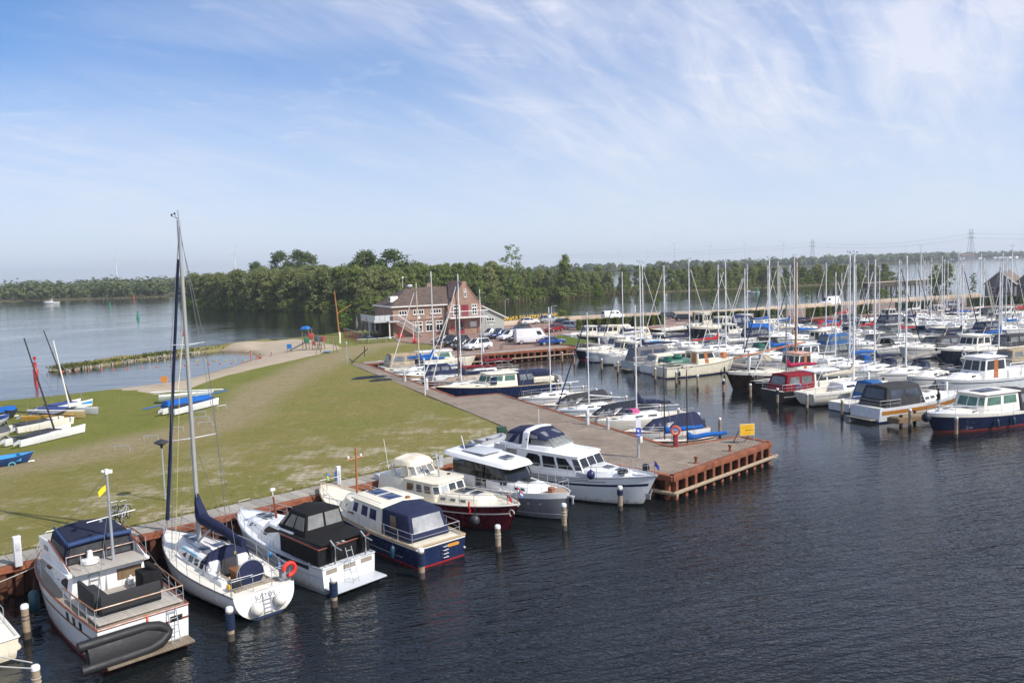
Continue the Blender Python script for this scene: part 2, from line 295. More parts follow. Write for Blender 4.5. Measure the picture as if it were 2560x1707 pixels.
def build_land():
    st=1.0; xs=np.arange(-118,4,st); ys=np.arange(-10,194,st); X,Y=np.meshgrid(xs,ys); P=np.c_[X.ravel(),Y.ravel()]
    jig=np.c_[vnoise(P[:,0],P[:,1],.7,3),vnoise(P[:,0],P[:,1],.7,9)]-.5; P=P+jig*.5
    d,near=segdist(P,SAND,True); k=d<.62; P[k]=near[k]
    dc,_=segdist(P,COAST); ins=inpoly(P,LAND); sg=np.where(ins,1,-1)*dc
    spit=(P[:,1]>118)&(P[:,0]<-47)&(P[:,1]-120>-(P[:,0]+47)*.0)
    sl=np.where(spit,.33,.135); z=np.clip(sg*sl,-.9,1.3); z=np.where(z>0,1.3*np.sin(np.clip(z/1.3,0,1)*math.pi/2),z)
    z=z+(vnoise(P[:,0],P[:,1],6,1)-.5)*.10*(z>.3)+(vnoise(P[:,0],P[:,1],1.7,4)-.5)*.04
    z=np.minimum(z,1.342)
    W=len(xs); H=len(ys); cen=lambda a:(a.reshape(H,W)[:-1,:-1]+a.reshape(H,W)[1:,:-1]+a.reshape(H,W)[:-1,1:]+a.reshape(H,W)[1:,1:])/4
    cx,cy=cen(P[:,0]).ravel(),cen(P[:,1]).ravel(); cP=np.c_[cx,cy]
    insand=inpoly(cP,SAND); inl=inpoly(cP,LAWN_IN); near_c=segdist(cP,COAST)[0]<7
    idx=np.arange(H*W).reshape(H,W); Q=np.c_[idx[:-1,:-1].ravel(),idx[:-1,1:].ravel(),idx[1:,1:].ravel(),idx[1:,:-1].ravel()]
    dt,_=segdist(P,TRACK); tr=np.clip(1.7-dt/(1.7+1.9*vnoise(P[:,0],P[:,1],9,5)),0,1)
    # dry side: between the track and the quay; green towards the beach
    side=np.zeros(len(P))
    tl=np.array(TRACK)
    for i in range(len(P)):
        j=np.argmin(np.hypot(*(tl-P[i]).T)); a=tl[max(j-1,0)]; b=tl[min(j+1,len(tl)-1)]; ab=b-a
        side[i]=(ab[0]*(P[i,1]-a[1])-ab[1]*(P[i,0]-a[0]))/np.hypot(*ab)
    dry=np.where(spit,1.,np.clip(.5-side/6,.12,1.)); tr=np.where(spit,np.maximum(tr,.35),tr); dq,_=segdist(P,[(QP+QD*-80)[:],(QP+QD*8)[:]]); pav=np.clip(1.15-dq/16,0,1)*np.clip(.5-side/4,0,1)
    low=np.clip(1-z/.35,0,1)
    for nm,sel,mask in (('lawn',(inl&~insand),np.c_[np.maximum(tr,low*.9),dry,pav,np.ones(len(P))]),('beach',insand,np.c_[np.clip(1-z/.32,0,1),dry,pav,np.ones(len(P))])):
        q=Q[sel&((inl)|(near_c))]; u,inv=np.unique(q.ravel(),return_inverse=True)
        v=np.c_[P[u],z[u]+(.0 if nm=='lawn' else .004)]
        m=bpy.data.meshes.new(nm); m.from_pydata(v.tolist(),[],inv.reshape(-1,4).tolist())
        ca=m.color_attributes.new('mask','FLOAT_COLOR','POINT'); ca.data.foreach_set('color',mask[u].ravel())
        m.polygons.foreach_set('use_smooth',[True]*len(m.polygons)); m.materials.append(land_mat(nm))
        o=bpy.data.objects.new(nm,m); C.objects.link(o); tag(o,kind='structure')
build_land()
def lawn_tufts():
    "short grass tufts over the near lawn, ragged along the quay path"
    rr=random.Random(17); b=MB(); vs=[]; fs=[]
    for i in range(5200):
        if i<5000: t=rr.uniform(-40,5); n_=-1.74-abs(rr.gauss(0,.12)); p=quay(t,n_,1.29)
        else:
            t=rr.uniform(-46,6); n_=-1.9-38*rr.random()**1.4; p=quay(t,n_,1.27)
        if p.x<-62 or p.x>0.2 or p.y<25 or (p.x+.7)*.914+(p.y-62.5)*.406>-.6: continue
        h=rr.uniform(.03,.10)*(1.7 if i<5000 else 1.); a=rr.random()*6.28; w_=rr.uniform(.04,.12)
        dx,dy=math.cos(a)*w_,math.sin(a)*w_; o=len(vs); l=rr.uniform(-.05,.05)
        vs+=[(p.x-dx,p.y-dy,p.z),(p.x+dx,p.y+dy,p.z),(p.x+dx*.7+l,p.y+dy*.7,p.z+h),(p.x-dx*.6+l,p.y-dy*.6,p.z+h*.8)]; fs.append((o,o+1,o+2,o+3))
    b.add(vs,fs); tag(b.build('lawn_tufts',LEAF0((.22,.22,.05),(.36,.31,.11),.45),weld=False,smooth=False),'short grass tufts of the lawn','grass',kind='stuff')
def paving(c1,c2,sc=4.,rz=0.,bw=.5,joint=.03,dark=(.10,.085,.07)):
    m=bpy.data.materials.new('paving'); m.use_nodes=True; N=nodes(m.node_tree)
    tc=N('ShaderNodeTexCoord'); mp=N('ShaderNodeMapping',{0:tc.outputs['Object'],2:(0,0,rz)})
    br=N('ShaderNodeTexBrick',{'Vector':mp.outputs[0],'Color1':(*c1,1),'Color2':(*c2,1),'Mortar':(*dark,1),'Scale':sc,'Mortar Size':joint,'Brick Width':bw,'Row Height':.25})
    n=N('ShaderNodeTexNoise',{'Vector':tc.outputs['Object'],'Scale':.45,'Detail':7.,'Roughness':.65}); r=N('ShaderNodeMapRange',{0:n.outputs[0],1:.3,2:.72,3:.72,4:1.15})
    mx=N('ShaderNodeMix',{0:1.,6:br.outputs[0],7:r.outputs[0]},data_type='RGBA',blend_type='MULTIPLY')
    n2=N('ShaderNodeTexNoise',{'Vector':tc.outputs['Object'],'Scale':2.5,'Detail':6.}); r2=N('ShaderNodeMapRange',{0:n2.outputs[0],1:.62,2:.75,3:0.,4:.35})
    m2=N('ShaderNodeMix',{0:r2.outputs[0],6:mx.outputs[2],7:(.09,.08,.05,1)},data_type='RGBA')
    bp=N('ShaderNodeBump',{'Strength':.5,'Distance':.01,'Height':br.outputs[1]}); bp.invert=True
    b=N('ShaderNodeBsdfPrincipled',{'Base Color':m2.outputs[2],'Roughness':.9,'Specular IOR Level':.2,'Normal':bp.outputs[0]}); N('ShaderNodeOutputMaterial',{0:b.outputs[0]}); return m
PAVE=paving((.265,.21,.16),(.345,.28,.215),1.1,R(24.8),.5,.032,(.15,.12,.095)); REDPAVE=paving((.33,.21,.165),(.39,.255,.205),2.,R(24.8)); CONC=paving((.34,.29,.24),(.38,.33,.275),.4,R(24.8),.5,.008)
# --- basin quay: paved pier, walkway, T-head
BW=[(10.3,53.8),(-1.4,79.3),(-5.6,78.0),(-19.4,108.8)]            # water edge of the western basin wall
PIER=[(8.9,46.2),(17.0,54.25),(15.7,56.45),(10.3,53.8),(-1.4,79.3),(-5.6,78.0),(-19.4,108.8),(-21.6,109.4),(-.7,62.5),(.2,54.6)]
def poly_sheet(name,poly,z0,z1,mat,**kw):
    b=MB(); b.prism(poly,z0,z1); o=b.build(name,mat,weld=False,smooth=False,**kw); return tag(o,kind='structure')
poly_sheet('paved_pier',PIER,QZ-.30,QZ+.01,PAVE)
NQ=[(-19.4,108.8),(-9.4,113.8),(9.3,122.8),(11.2,118.)]
PARK=[(-19.4,108.8),(-9.4,113.8),(9.3,122.9),(3.2,140.),(12.6,151.6),(29.,155.6),(118,186),(200,214),(200,262),(132,231),(68,206.5),(51,194),(9,186),(-2,172.5),(-5,176),(-27,178),(-21.8,151.5),(-20,143),(-13.5,136),(-10.9,127),(-11.5,118.5),(-20.4,110.6)]
poly_sheet('parking_ground',PARK,QZ-.32,QZ-.01,REDPAVE)
WALK=[(-19.4,108.8),(-9.4,113.8),(9.3,122.9),(8.2,125.3),(-10.5,116.3),(-20.3,111.4)]
poly_sheet('quay_walkway',WALK,QZ-.012,QZ+.004,CONC)
# road strip along the flood wall and the grass corner by the blue car
p=[g2(1440,831,QZ),g2(1500,828,QZ)]
poly_sheet('grass_verge',[g2(1345,858,QZ),g2(1428,862,QZ),g2(1490,853,QZ),g2(1400,838,QZ),g2(1370,845,QZ)],QZ-.012,QZ+.004,paint((.10,.135,.025),.95,0,.4,1.5,.4,20,.1))
poly_sheet('road',[(2,181),(50.6,189.5),(68,201.5),(132,226),(190,250),(190,243),(133,219),(69,195),(52,183),(9,176)],QZ-.012,QZ+.006,paving((.27,.235,.20),(.31,.27,.23),.6,R(10)))
# --- steel quay fronts
def rust_wall(name,label,A,B,top=QZ,cap=.34,pw=.62,fender=False):
    A=Vector(A); B=Vector(B); d=(B-A); L=d.length; ang=math.atan2(d.y,d.x)
    r=empty(name,(A.x,A.y,0),ang,label,'quay wall')
    b=MB(); b.box((L/2,.0,top-.13),(L,cap,.30)); b.box((L/2,-cap/2-.02,top-.20),(L,.05,.10)); b.build('cap_beam',RUST,r,bev=.02)
    n=int(L/pw); me=MB(); w_=L/max(n,1)
    me.add([(0,.12,-1),(w_*.28,.12,-1),(w_*.42,-.14,-1),(w_*.86,-.14,-1),(w_,.12,-1),(0,.12,top-.25),(w_*.28,.12,top-.25),(w_*.42,-.14,top-.25),(w_*.86,-.14,top-.25),(w_,.12,top-.25)],[(i,i+1,i+6,i+5) for i in range(4)])
    m=me.mesh('sheet_pile',RUSTDARK,weld=False,smooth=False)
    for i in range(n): link('sheet_pile',m,r,(i*w_,0,0))
    return r,L
rust_wall('quay_wall','rusty steel quay wall with cap beam behind the nearest row of moored boats',quay(-62)[:2],quay(5.6)[:2])
def pier_front(A,B,label,n):
    A=Vector(A); B=Vector(B); d=B-A; L=d.length; ang=math.atan2(d.y,d.x)
    r=empty('pier_front',(A.x,A.y,0),ang,label,'pier edge')
    b=MB(); b.box((L/2,.06,QZ-.10),(L+.1,.42,.34)); b.build('cap_beam',RUST,r,bev=.02)
    pm=MB(); pm.box((0,.0,.1),(.26,.30,2.0)); m=pm.mesh('post',RUST,bev=.02)
    for i in range(n): link('post',m,r,(.3+(L-.6)*i/(n-1),.02,0))
    b=MB(); b.box((L/2,1.15,.0),(L-1.,.1,2.)); b.build('back_wall',RUSTDARK,r)
    b=MB(); b.tube([(-.3,-.22,.42),(L+.5,-.22,.42)],.12,10); b.build('fender_beam',PILE,r)
    return r
pier_front((8.9,46.2),(17.0,54.25),'rusty front edge of the paved pier with posts over a grey fender beam',12)
pier_front((17.0,54.25),(15.7,56.45),'short rusty end face of the paved pier beyond the yellow sign',3)
pier_front((.3,54.8),(8.9,46.2),'rusty side face of the pier beside the white cruiser with blue canopy',11)
pier_front((-9.6,113.7),(9.3,122.9),'rusty quay front with timber rubbing beam below the parked white car',20)
pier_front((9.4,122.8),(3.3,139.9),'rusty quay face running back past the grass corner',8)
pier_front((12.7,151.7),(29.,155.7),'rusty quay front in the shade below the clipped hedge',12)
pier_front((29.,155.7),(118,186),'long rusty far quay front behind the marina masts',40)
def rim(name,pts,label):
    for i in range(len(pts)-1):
        A=Vector(pts[i]); B=Vector(pts[i+1]); d=B-A; r=empty(name,(A.x,A.y,0),math.atan2(d.y,d.x),label[i],'kerb')
        b=MB(); b.box((d.length/2,0,QZ-.08),(d.length,.34,.26)); b.build('cap_beam',RUST,r,bev=.02)
        b=MB(); b.box((d.length/2,.1,.2),(d.length,.1,2.2)); b.build('sheet_wall',RUSTDARK,r)
rim('quay_kerb',[(15.7,56.45),(10.3,53.8)],['rusty kerb beside the two dinghies with blue sail covers'])
rim('quay_kerb',[(10.3,53.8),(-1.4,79.3)],['long rusty kerb along the paved quay with small sailboats'])
rim('quay_kerb',[(-1.4,79.3),(-5.6,78.0)],['short rusty kerb at the step in the quay by the dark blue barge'])
rim('quay_kerb',[(-5.6,78.0),(-19.4,108.8)],['rusty kerb along the narrow walkway by the lawn'])
rim('quay_kerb',[(-19.4,108.8),(-9.4,113.8)],['rusty kerb in the inner corner of the basin'])
# --- concrete walkway slabs along the near quay, each its own piece
def quay_path():
    r=empty('quay_path',(0,0,0)); tag(r,kind='structure')
    b=MB(); 
    A,B,D_,E=quay(-62,-.17),quay(5.6,-.17),quay(5.6,-1.75),quay(-62,-1.75)
    b.hexa([(p.x,p.y,.9) for p in (A,B,D_,E)]+[(p.x,p.y,QZ-.02) for p in (A,B,D_,E)]); b.build('path_bed',paint((.12,.10,.075),.9),r,smooth=False)
    ms=[]
    for k in range(5):
        s=MB(); s.box((0,0,0),(.585,1.52,.06)); ms.append(s.mesh('slab',paint((.275+.025*k,.25+.024*k,.21+.02*k),.92,0,.2,3.,.3,25,.15),bev=.008,seg=1))
    n=int(67.6/.6)
    for i in range(n):
        p=quay(-62+.3+.6*i,-.96,QZ+.005+rng.uniform(-.004,.004)); o=link('slab',rng.choice(ms),r,p,math.atan2(QD.y,QD.x)+rng.uniform(-.006,.006))
quay_path()
# --- spit stones and reeds
def spit_stuff():
    line=[(-68.5,123.6),(-66.5,129),(-61.5,140),(-55,151.5),(-48,158.8),(-40,166.5),(-35,176)]
    b=MB(); rr=random.Random(3)
    for i in range(520):
        t=rr.random()*(len(line)-1); j=int(t); f=t-j; p=Vector(line[j]).lerp(Vector(line[j+1]),f); d=(Vector(line[j+1])-Vector(line[j])).normalized(); nn=Vector((-d.y,d.x))
        s=rr.choice((-1,1)); off=s*rr.uniform(.8,2.1) ; q=p+nn*off; r0=rr.uniform(.10,.30)
        z=.62-.24*abs(off)
        pts=[(q.x+r0*math.cos(a)*rr.uniform(.7,1.2),q.y+r0*math.sin(a)*rr.uniform(.7,1.2)) for a in (0,1.2,2.4,3.6,5.)]
        c=(q.x,q.y,z+r0*rr.uniform(.5,.9)); b.add([(x,y,z-.2) for x,y in pts]+[(lerp(x,q.x,.35),lerp(y,q.y,.35),c[2]) for x,y in pts],[tuple(range(5,10))]+[(k,(k+1)%5,5+(k+1)%5,5+k) for k in range(5)])
    o=b.build('rip_rap',paint((.36,.33,.27),.9,0,.45,.6,.4,9,.2),smooth=False,weld=False); tag(o,'pale rip-rap stones along the narrow spit','stones',kind='stuff')
    b=MB()
    for i in range(5200):
        t=rr.random()*(len(line)-1); j=int(t); f=t-j; p=Vector(line[j]).lerp(Vector(line[j+1]),f); d=(Vector(line[j+1])-Vector(line[j])).normalized(); nn=Vector((-d.y,d.x))
        q=p+nn*rr.gauss(0,.85); h=rr.uniform(.10,.38)*(1.6 if rr.random()<.12 else 1); a=rr.random()*6.3; dx,dy=math.cos(a)*.14,math.sin(a)*.14; lx,ly=rr.uniform(-.2,.2),rr.uniform(-.2,.2)
        b.add([(q.x-dx,q.y-dy,.4),(q.x+dx,q.y+dy,.4),(q.x+lx+dx*.3,q.y+ly+dy*.3,.5+h),(q.x+lx-dx*.5,q.y+ly-dy*.5,.5+h*.9)],[(0,1,2,3)])
    o=b.build('spit_vegetation',LEAF((.075,.105,.022),(.14,.14,.04)),smooth=False,weld=False); tag(o,'tufts of grass and low weeds on the spit','grass',kind='stuff')
# ================================================================ vegetation
def LEAF(c1,c2,trans=.25):
    key=('leaf',c1,c2,trans)
    if key in MATS: return MATS[key]
    m=bpy.data.materials.new('leaf'); m.use_nodes=True; N=nodes(m.node_tree)
    oi=N('ShaderNodeObjectInfo'); tc=N('ShaderNodeTexCoord'); n=N('ShaderNodeTexNoise',{'Vector':tc.outputs['Object'],'Scale':.9,'Detail':4.,'Roughness':.7})
    f=N('ShaderNodeMath',{0:n.outputs[0],1:.55,2:N('ShaderNodeMath',{0:oi.outputs['Random'],1:.5},operation='MULTIPLY').outputs[0]},operation='MULTIPLY_ADD')
    c=N('ShaderNodeMix',{0:f.outputs[0],6:(*c1,1),7:(*c2,1)},data_type='RGBA')
    d=N('ShaderNodeBsdfPrincipled',{'Base Color':c.outputs[2],'Roughness':.65,'Specular IOR Level':.25}); t=N('ShaderNodeBsdfTranslucent',{0:c.outputs[2]})
    mx=N('ShaderNodeMixShader',{0:trans,1:d.outputs[0],2:t.outputs[0]}); N('ShaderNodeOutputMaterial',{0:mx.outputs[0]}); MATS[key]=m; return m
BARK=paint((.11,.085,.06),.9,0,.3,3.)
def crown_mesh(seed,h,r,z0,ncl,nlf,leaf,mat,form='round',spread=1.):
    "leaf faces gathered in clumps through the crown's volume"
    rr=random.Random(seed); b=MB(); vs=[]; fs=[]
    for c in range(ncl):
        u=rr.random(); 
        if form=='round': prof=math.sin(math.pi*min(max(.08+u*.9,0),1))**.6
        elif form=='cone': prof=(1-u)**.8*.95+.06
        elif form=='column': prof=math.sin(math.pi*(.06+u*.9))**.35
        else: prof=(math.sin(math.pi*min(.12+u*.86,1))**.5)*(1-.25*u)
        a=rr.random()*6.283; rad=r*prof*math.sqrt(rr.uniform(.12,1.))*rr.uniform(.8,1.12); cz=z0+(h-z0)*u
        cx,cy=rad*math.cos(a),rad*math.sin(a); cr=r*rr.uniform(.22,.40)*spread
        for k in range(nlf):
            d=Vector((rr.gauss(0,1),rr.gauss(0,1),rr.gauss(0,1))).normalized(); q=cr*rr.random()**.45
            p=Vector((cx,cy,cz))+Vector((d.x*q,d.y*q,d.z*q*.8)); 
            nrm=(d+Vector((rr.uniform(-.6,.6),rr.uniform(-.6,.6),rr.uniform(-.3,.9)))).normalized()
            t=nrm.cross(Vector((0,0,1)) if abs(nrm.z)<.9 else Vector((1,0,0))).normalized(); s=nrm.cross(t); L=leaf*rr.uniform(.6,1.35)
            o=len(vs); vs+=[p-t*L*.5,p+s*L*.38,p+t*L*.5,p-s*L*.38]; fs.append((o,o+1,o+2,o+3))
    b.add(vs,fs); return b.mesh('crown',mat,weld=False,smooth=False)
def trunk_mesh(seed,h,r,lean=.3,limbs=5,mat=BARK):
    rr=random.Random(seed+99); b=MB(); top=Vector((rr.uniform(-lean,lean),rr.uniform(-lean,lean),h*.8))
    pts=[Vector((0,0,-.3)),Vector((0,0,h*.2))+top*.05,top*.55+Vector((0,0,0)),top]; b.tube(pts,r,7,r*.25)
    for k in range(limbs):
        f=rr.uniform(.28,.75); p=top*f; a=rr.random()*6.28; L=h*rr.uniform(.18,.32)
        b.tube([p,p+Vector((math.cos(a)*L*.6,math.sin(a)*L*.6,L*.5)),p+Vector((math.cos(a)*L,math.sin(a)*L,L*1.1))],r*.42,5,r*.12)
    return b.mesh('trunk',mat)
WILLOW=LEAF((.105,.140,.038),(.265,.285,.105),.36); DARKLEAF=LEAF((.05,.085,.024),(.12,.155,.045),.3); MIDLEAF=LEAF((.095,.145,.028),(.245,.295,.075),.36); FRESH=LEAF((.075,.14,.014),(.14,.20,.03)); FARLEAF=LEAF((.09,.12,.045),(.17,.20,.085),.3)
def proto(seed,h,r,z0,ncl,nlf,leaf,mat,form,tr,spread=1.):
    return (crown_mesh(seed,h,r,z0,ncl,nlf,leaf,mat,form,spread),trunk_mesh(seed,h,tr))
TREES={'willow':[proto(i,12.,4.6,.2,95,60,.55,WILLOW,'bushy',.28) for i in range(4)],
       'alder':[proto(10+i,13.,3.6,.3,90,56,.52,MIDLEAF,'round',.22) for i in range(4)],
       'dark':[proto(20+i,14.,5.2,2.,100,56,.55,DARKLEAF,'round',.3) for i in range(2)],
       'cone':[proto(30+i,13.,2.5,.4,70,50,.46,MIDLEAF,'cone',.2) for i in range(2)],
       'column':[proto(40+i,7.,.75,1.6,42,30,.20,FRESH,'column',.07,1.2) for i in range(3)],
       'airy':[proto(50,16.,3.6,8.5,46,18,.42,MIDLEAF,'round',.16,.7)],
       'shrub':[proto(60+i,2.6,1.7,.1,34,34,.24,MIDLEAF,'bushy',.06) for i in range(2)],
       'young':[proto(70,5.6,1.4,1.9,36,30,.26,FRESH,'round',.08,1.1)]}
TREEBASE={'willow':12.,'alder':13.,'dark':14.,'cone':13.,'column':7.,'airy':16.,'shrub':2.6,'young':5.6}
def tree(kind,x,y,h,label,group=None,z=0.,name='tree',wide=1.,cat='tree'):
    cm,tm=rng.choice(TREES[kind]); s=h/TREEBASE[kind]
    o=empty(name,(x,y,z),rng.random()*6.28,label,cat,group); o.scale=(s*wide,s*wide,s)
    link('trunk',tm,o); link('crown',cm,o); return o
def along(pts,t):
    n=len(pts)-1; f=t*n; i=min(int(f),n-1); return Vector(pts[i]).lerp(Vector(pts[i+1]),f-i)
# banks under the woods
def bank(name,poly,z=.35,mat=None):
    b=MB(); n=len(poly); c=Vector((sum(p[0] for p in poly)/n,sum(p[1] for p in poly)/n))
    inn=[tuple(Vector(p)+(c-Vector(p)).normalized()*2.5) for p in poly]
    b.add([(p[0],p[1],-.5) for p in poly]+[(p[0],p[1],z) for p in inn],[tuple(range(n,2*n))]+[(i,(i+1)%n,n+(i+1)%n,n+i) for i in range(n)])
    return tag(b.build(name,mat or paint((.10,.095,.045),.95,0,.4,.2,.3,3,.1),weld=False,smooth=False),kind='structure')
ISL=[(-148,372),(-130,352),(-100,318),(-73,293),(-50,276),(-35,286),(-22,301),(0,324),(21,350),(66,384),(121,401),(169,426),(205,440),(216,450),(190,490),(120,500),(40,480),(-40,460),(-140,450),(-156,400)]
bank('island_ground',ISL)
front=[(-146,374),(-128,355),(-100,322),(-73,297),(-50,280),(-34,291),(-21,306),(1,329),(22,355),(66,390),(121,407),(169,432),(205,446)]
def woods():
    rr=random.Random(11)
    labs={'willow':'bushy grey-green willow in the wood along the far channel bank','alder':'upright leafy green tree in the wood along the far channel bank','cone':'slim pointed tree in the wood along the far channel bank'}
    for row,(n,off) in enumerate(((80,1.5),(70,7.),(58,14.),(48,24.),(40,36.))):
        for i in range(n):
            t=(i+rr.uniform(.1,.9))/n; p=along(front,t); k=min(int(t*12),11); d=(Vector(front[k+1])-Vector(front[k])).normalized(); nn=Vector((-d.y,d.x)); q=p+nn*(off+rr.uniform(-2,3)); 
            east=t>.58; h=(rr.uniform(11.5,15) if not east else rr.uniform(7.5,11.5))+row*.3
            if t>.66 and row==0 and rr.random()<.35: h*=.4
            if t>.86: h*=.8
            kind=rr.choices(('willow','alder','cone'),(5,4,1.6 if east else .3))[0]
            if .06<t<.30: kind='willow' if rr.random()<.8 else 'alder'
            tree(kind,q.x,q.y,h,labs[kind],'trees of the wood across the channel',.2,'wood_tree',1. if not east else .85)
    for i in range(95):
        t=(i+rr.uniform(.1,.9))/95; p=along(front,t); k=min(int(t*12),11); d=(Vector(front[k+1])-Vector(front[k])).normalized(); nn=Vector((-d.y,d.x)); q=p+nn*rr.uniform(-3.2,-.6)
        tree('shrub',q.x,q.y,rr.uniform(2.6,5.),'low leafy bush overhanging the water at the foot of the far wood','bushes at the foot of the far wood',.0,'waterside_bush',1.2,'bush')
    # reed fringe
    b=MB()
    for i in range(5000):
        t=.55+rr.random()*.45; p=along(front,t); k=min(int(t*12),11); d=(Vector(front[k+1])-Vector(front[k])).normalized(); nn=Vector((-d.y,d.x)); q=p+nn*rr.uniform(-4.2,.5); h=rr.uniform(.9,2.1); a=rr.random()*3.14; w_=.22
        dx,dy=math.cos(a)*w_,math.sin(a)*w_
        b.add([(q.x-dx,q.y-dy,0),(q.x+dx,q.y+dy,0),(q.x+dx*.2+rr.uniform(-.3,.3),q.y+dy*.2,h)],[(0,1,2)])
    tag(b.build('reed_fringe',LEAF((.12,.10,.04),(.20,.17,.08)),weld=False,smooth=False),'tan reed fringe at the foot of the far wood','reeds',kind='stuff')
woods()
# distinct trees
for px,top,dist,kind,lab,wd in ((700,635,420,'dark','dark round tree rising behind the willows left of the clubhouse, leftmost of three',1.),(745,632,425,'dark','dark round tree rising behind the willows, middle of three',1.),(770,640,430,'dark','dark round tree rising behind the willows, rightmost of three',1.),(915,634,300,'dark','tall dark round tree above the clubhouse roof, left of the pair',1.),(980,632,305,'dark','tall dark round tree above the clubhouse roof, right of the pair',1.1),(1280,612,330,'airy','tall thin-crowned tree that stands above the wood behind the flood wall',1.),(1410,640,342,'cone','tall pointed fresh green tree in the front of the wood, right of the thin-crowned tree',1.5),(640,660,410,'dark','dark round tree half hidden by willows above the island point',.9)):
    p=G(px,760,0); d=ray(px,top); t=dist/d.y; tp=d*t; tree(kind,tp.x,dist,CAM_H+tp.z,lab,None,.2,'tall_tree',wd)
# far belts of wood
def belt(name,label,pts,depth,h0,h1,n,leaf,seed,mat=FARLEAF):
    rr=random.Random(seed); b=MB(); vs=[]; fs=[]
    for i in range(n):
        t=(i+rr.random())/n; p=along(pts,t); q=p+Vector((rr.uniform(-depth*.3,depth*.3),rr.uniform(0,depth))); h=rr.uniform(h0,h1)*(.8+.4*math.sin(t*23+seed)**2); r=h*rr.uniform(.32,.5)
        for k in range(70):
            d=Vector((rr.gauss(0,1),rr.gauss(0,1),rr.gauss(0,1))).normalized(); u=rr.random()**.4
            c=Vector((q.x+d.x*r*u,q.y+d.y*r*u,h*.52+d.z*h*.48*u)); nn=(d+Vector((rr.uniform(-.5,.5),rr.uniform(-.5,.5),.3))).normalized(); tt=nn.cross(Vector((0,0,1))+Vector((.01,0,0))).normalized(); s=nn.cross(tt); L=leaf*rr.uniform(.6,1.3)
            o=len(vs); vs+=[c-tt*L,c+s*L*.8,c+tt*L,c-s*L*.8]; fs.append((o,o+1,o+2,o+3))
    b.add(vs,fs); return tag(b.build(name,mat,weld=False,smooth=False),label,'wood',kind='stuff')
LS=[(-480,640),(-420,600),(-360,590),(-300,589),(-238,590),(-200,625),(-165,700)]
bank('far_left_bank',LS+[(-150,900),(-500,900)],.6)
belt('far_wood','low wood along the left far shore',LS,60,9,15,330,1.1,2)
belt('far_wood','thin belt of far trees behind the left shore',[(-700,1050),(-100,1000)],80,10,16,200,1.8,4)
bank('far_centre_bank',[(-900,1400),(-200,1250),(200,1250),(600,1500),(900,1700),(1180,2350),(900,3400),(-1000,3400)],.5)
belt('far_wood','long hazy wood on the horizon behind the middle of the picture',[(-700,1300),(-100,1270),(250,1290),(600,1530),(900,1740)],160,11,16,560,2.4,5)
belt('far_wood','distant wooded shore right of the middle behind the masts',[(600,1560),(900,1760),(1090,2120),(1180,2400)],200,13,19,360,3.,6)
bank('far_right_bank',[(1100,2380),(1500,2290),(2600,2200),(4000,3000),(4000,5000),(900,5000)],.5)
belt('far_wood','low far shore wood at the right edge of the picture',[(1120,2450),(1500,2330),(2400,2260)],150,11,18,360,3.2,8)
LEAF0=LEAF
spit_stuff(); lawn_tufts()
# quay-side trees along the flood wall
for i,(px,py,h,kind,lab) in enumerate(((1336,800,7.5,'column','slender young column tree behind the yellow letters'),(1494,793,8.,'column','slender young column tree above the parked white camper van'),(1407,802,2.6,'shrub','round green bush on the wall top right of the yellow letters'),(1645,786,6.,'column','slender young column tree left of the twin masts at the flood wall'),(1786,778,6.5,'column','slender young column tree behind the red mast by the flood wall'),(2026,764,5.,'column','slender young tree behind the white van at the flood wall'),(2212,752,3.6,'shrub','round bush in front of the line of mooring dolphins'),(2333,745,6.5,'column','slender young column tree left of the grey wooden sheds'),(2443,741,7.,'column','slender young column tree against the grey wooden shed'),(2260,748,2.6,'shrub','small bush at the wall between two tall masts'))):
    p=G(px,py,1.4); tree(kind,p.x,p.y+2.2,h,lab,None,1.0,'quay_tree' if kind=='column' else 'bush',1.15,'tree' if kind=='column' else 'bush')
p=G(853,840,1.3); tree('young',p.x,p.y+2.5,5.8,'small bright green tree behind the orange wooden mast',None,1.2,'young_tree')
for px,py,h in ((2340,720,9),(2365,722,10)): p=G(px,py,0); tree('alder',p.x,p.y,h,'round tree at the waterside, %s of the pair left of the sheds'%('left' if px<2350 else 'right'),None,0,'waterside_tree')
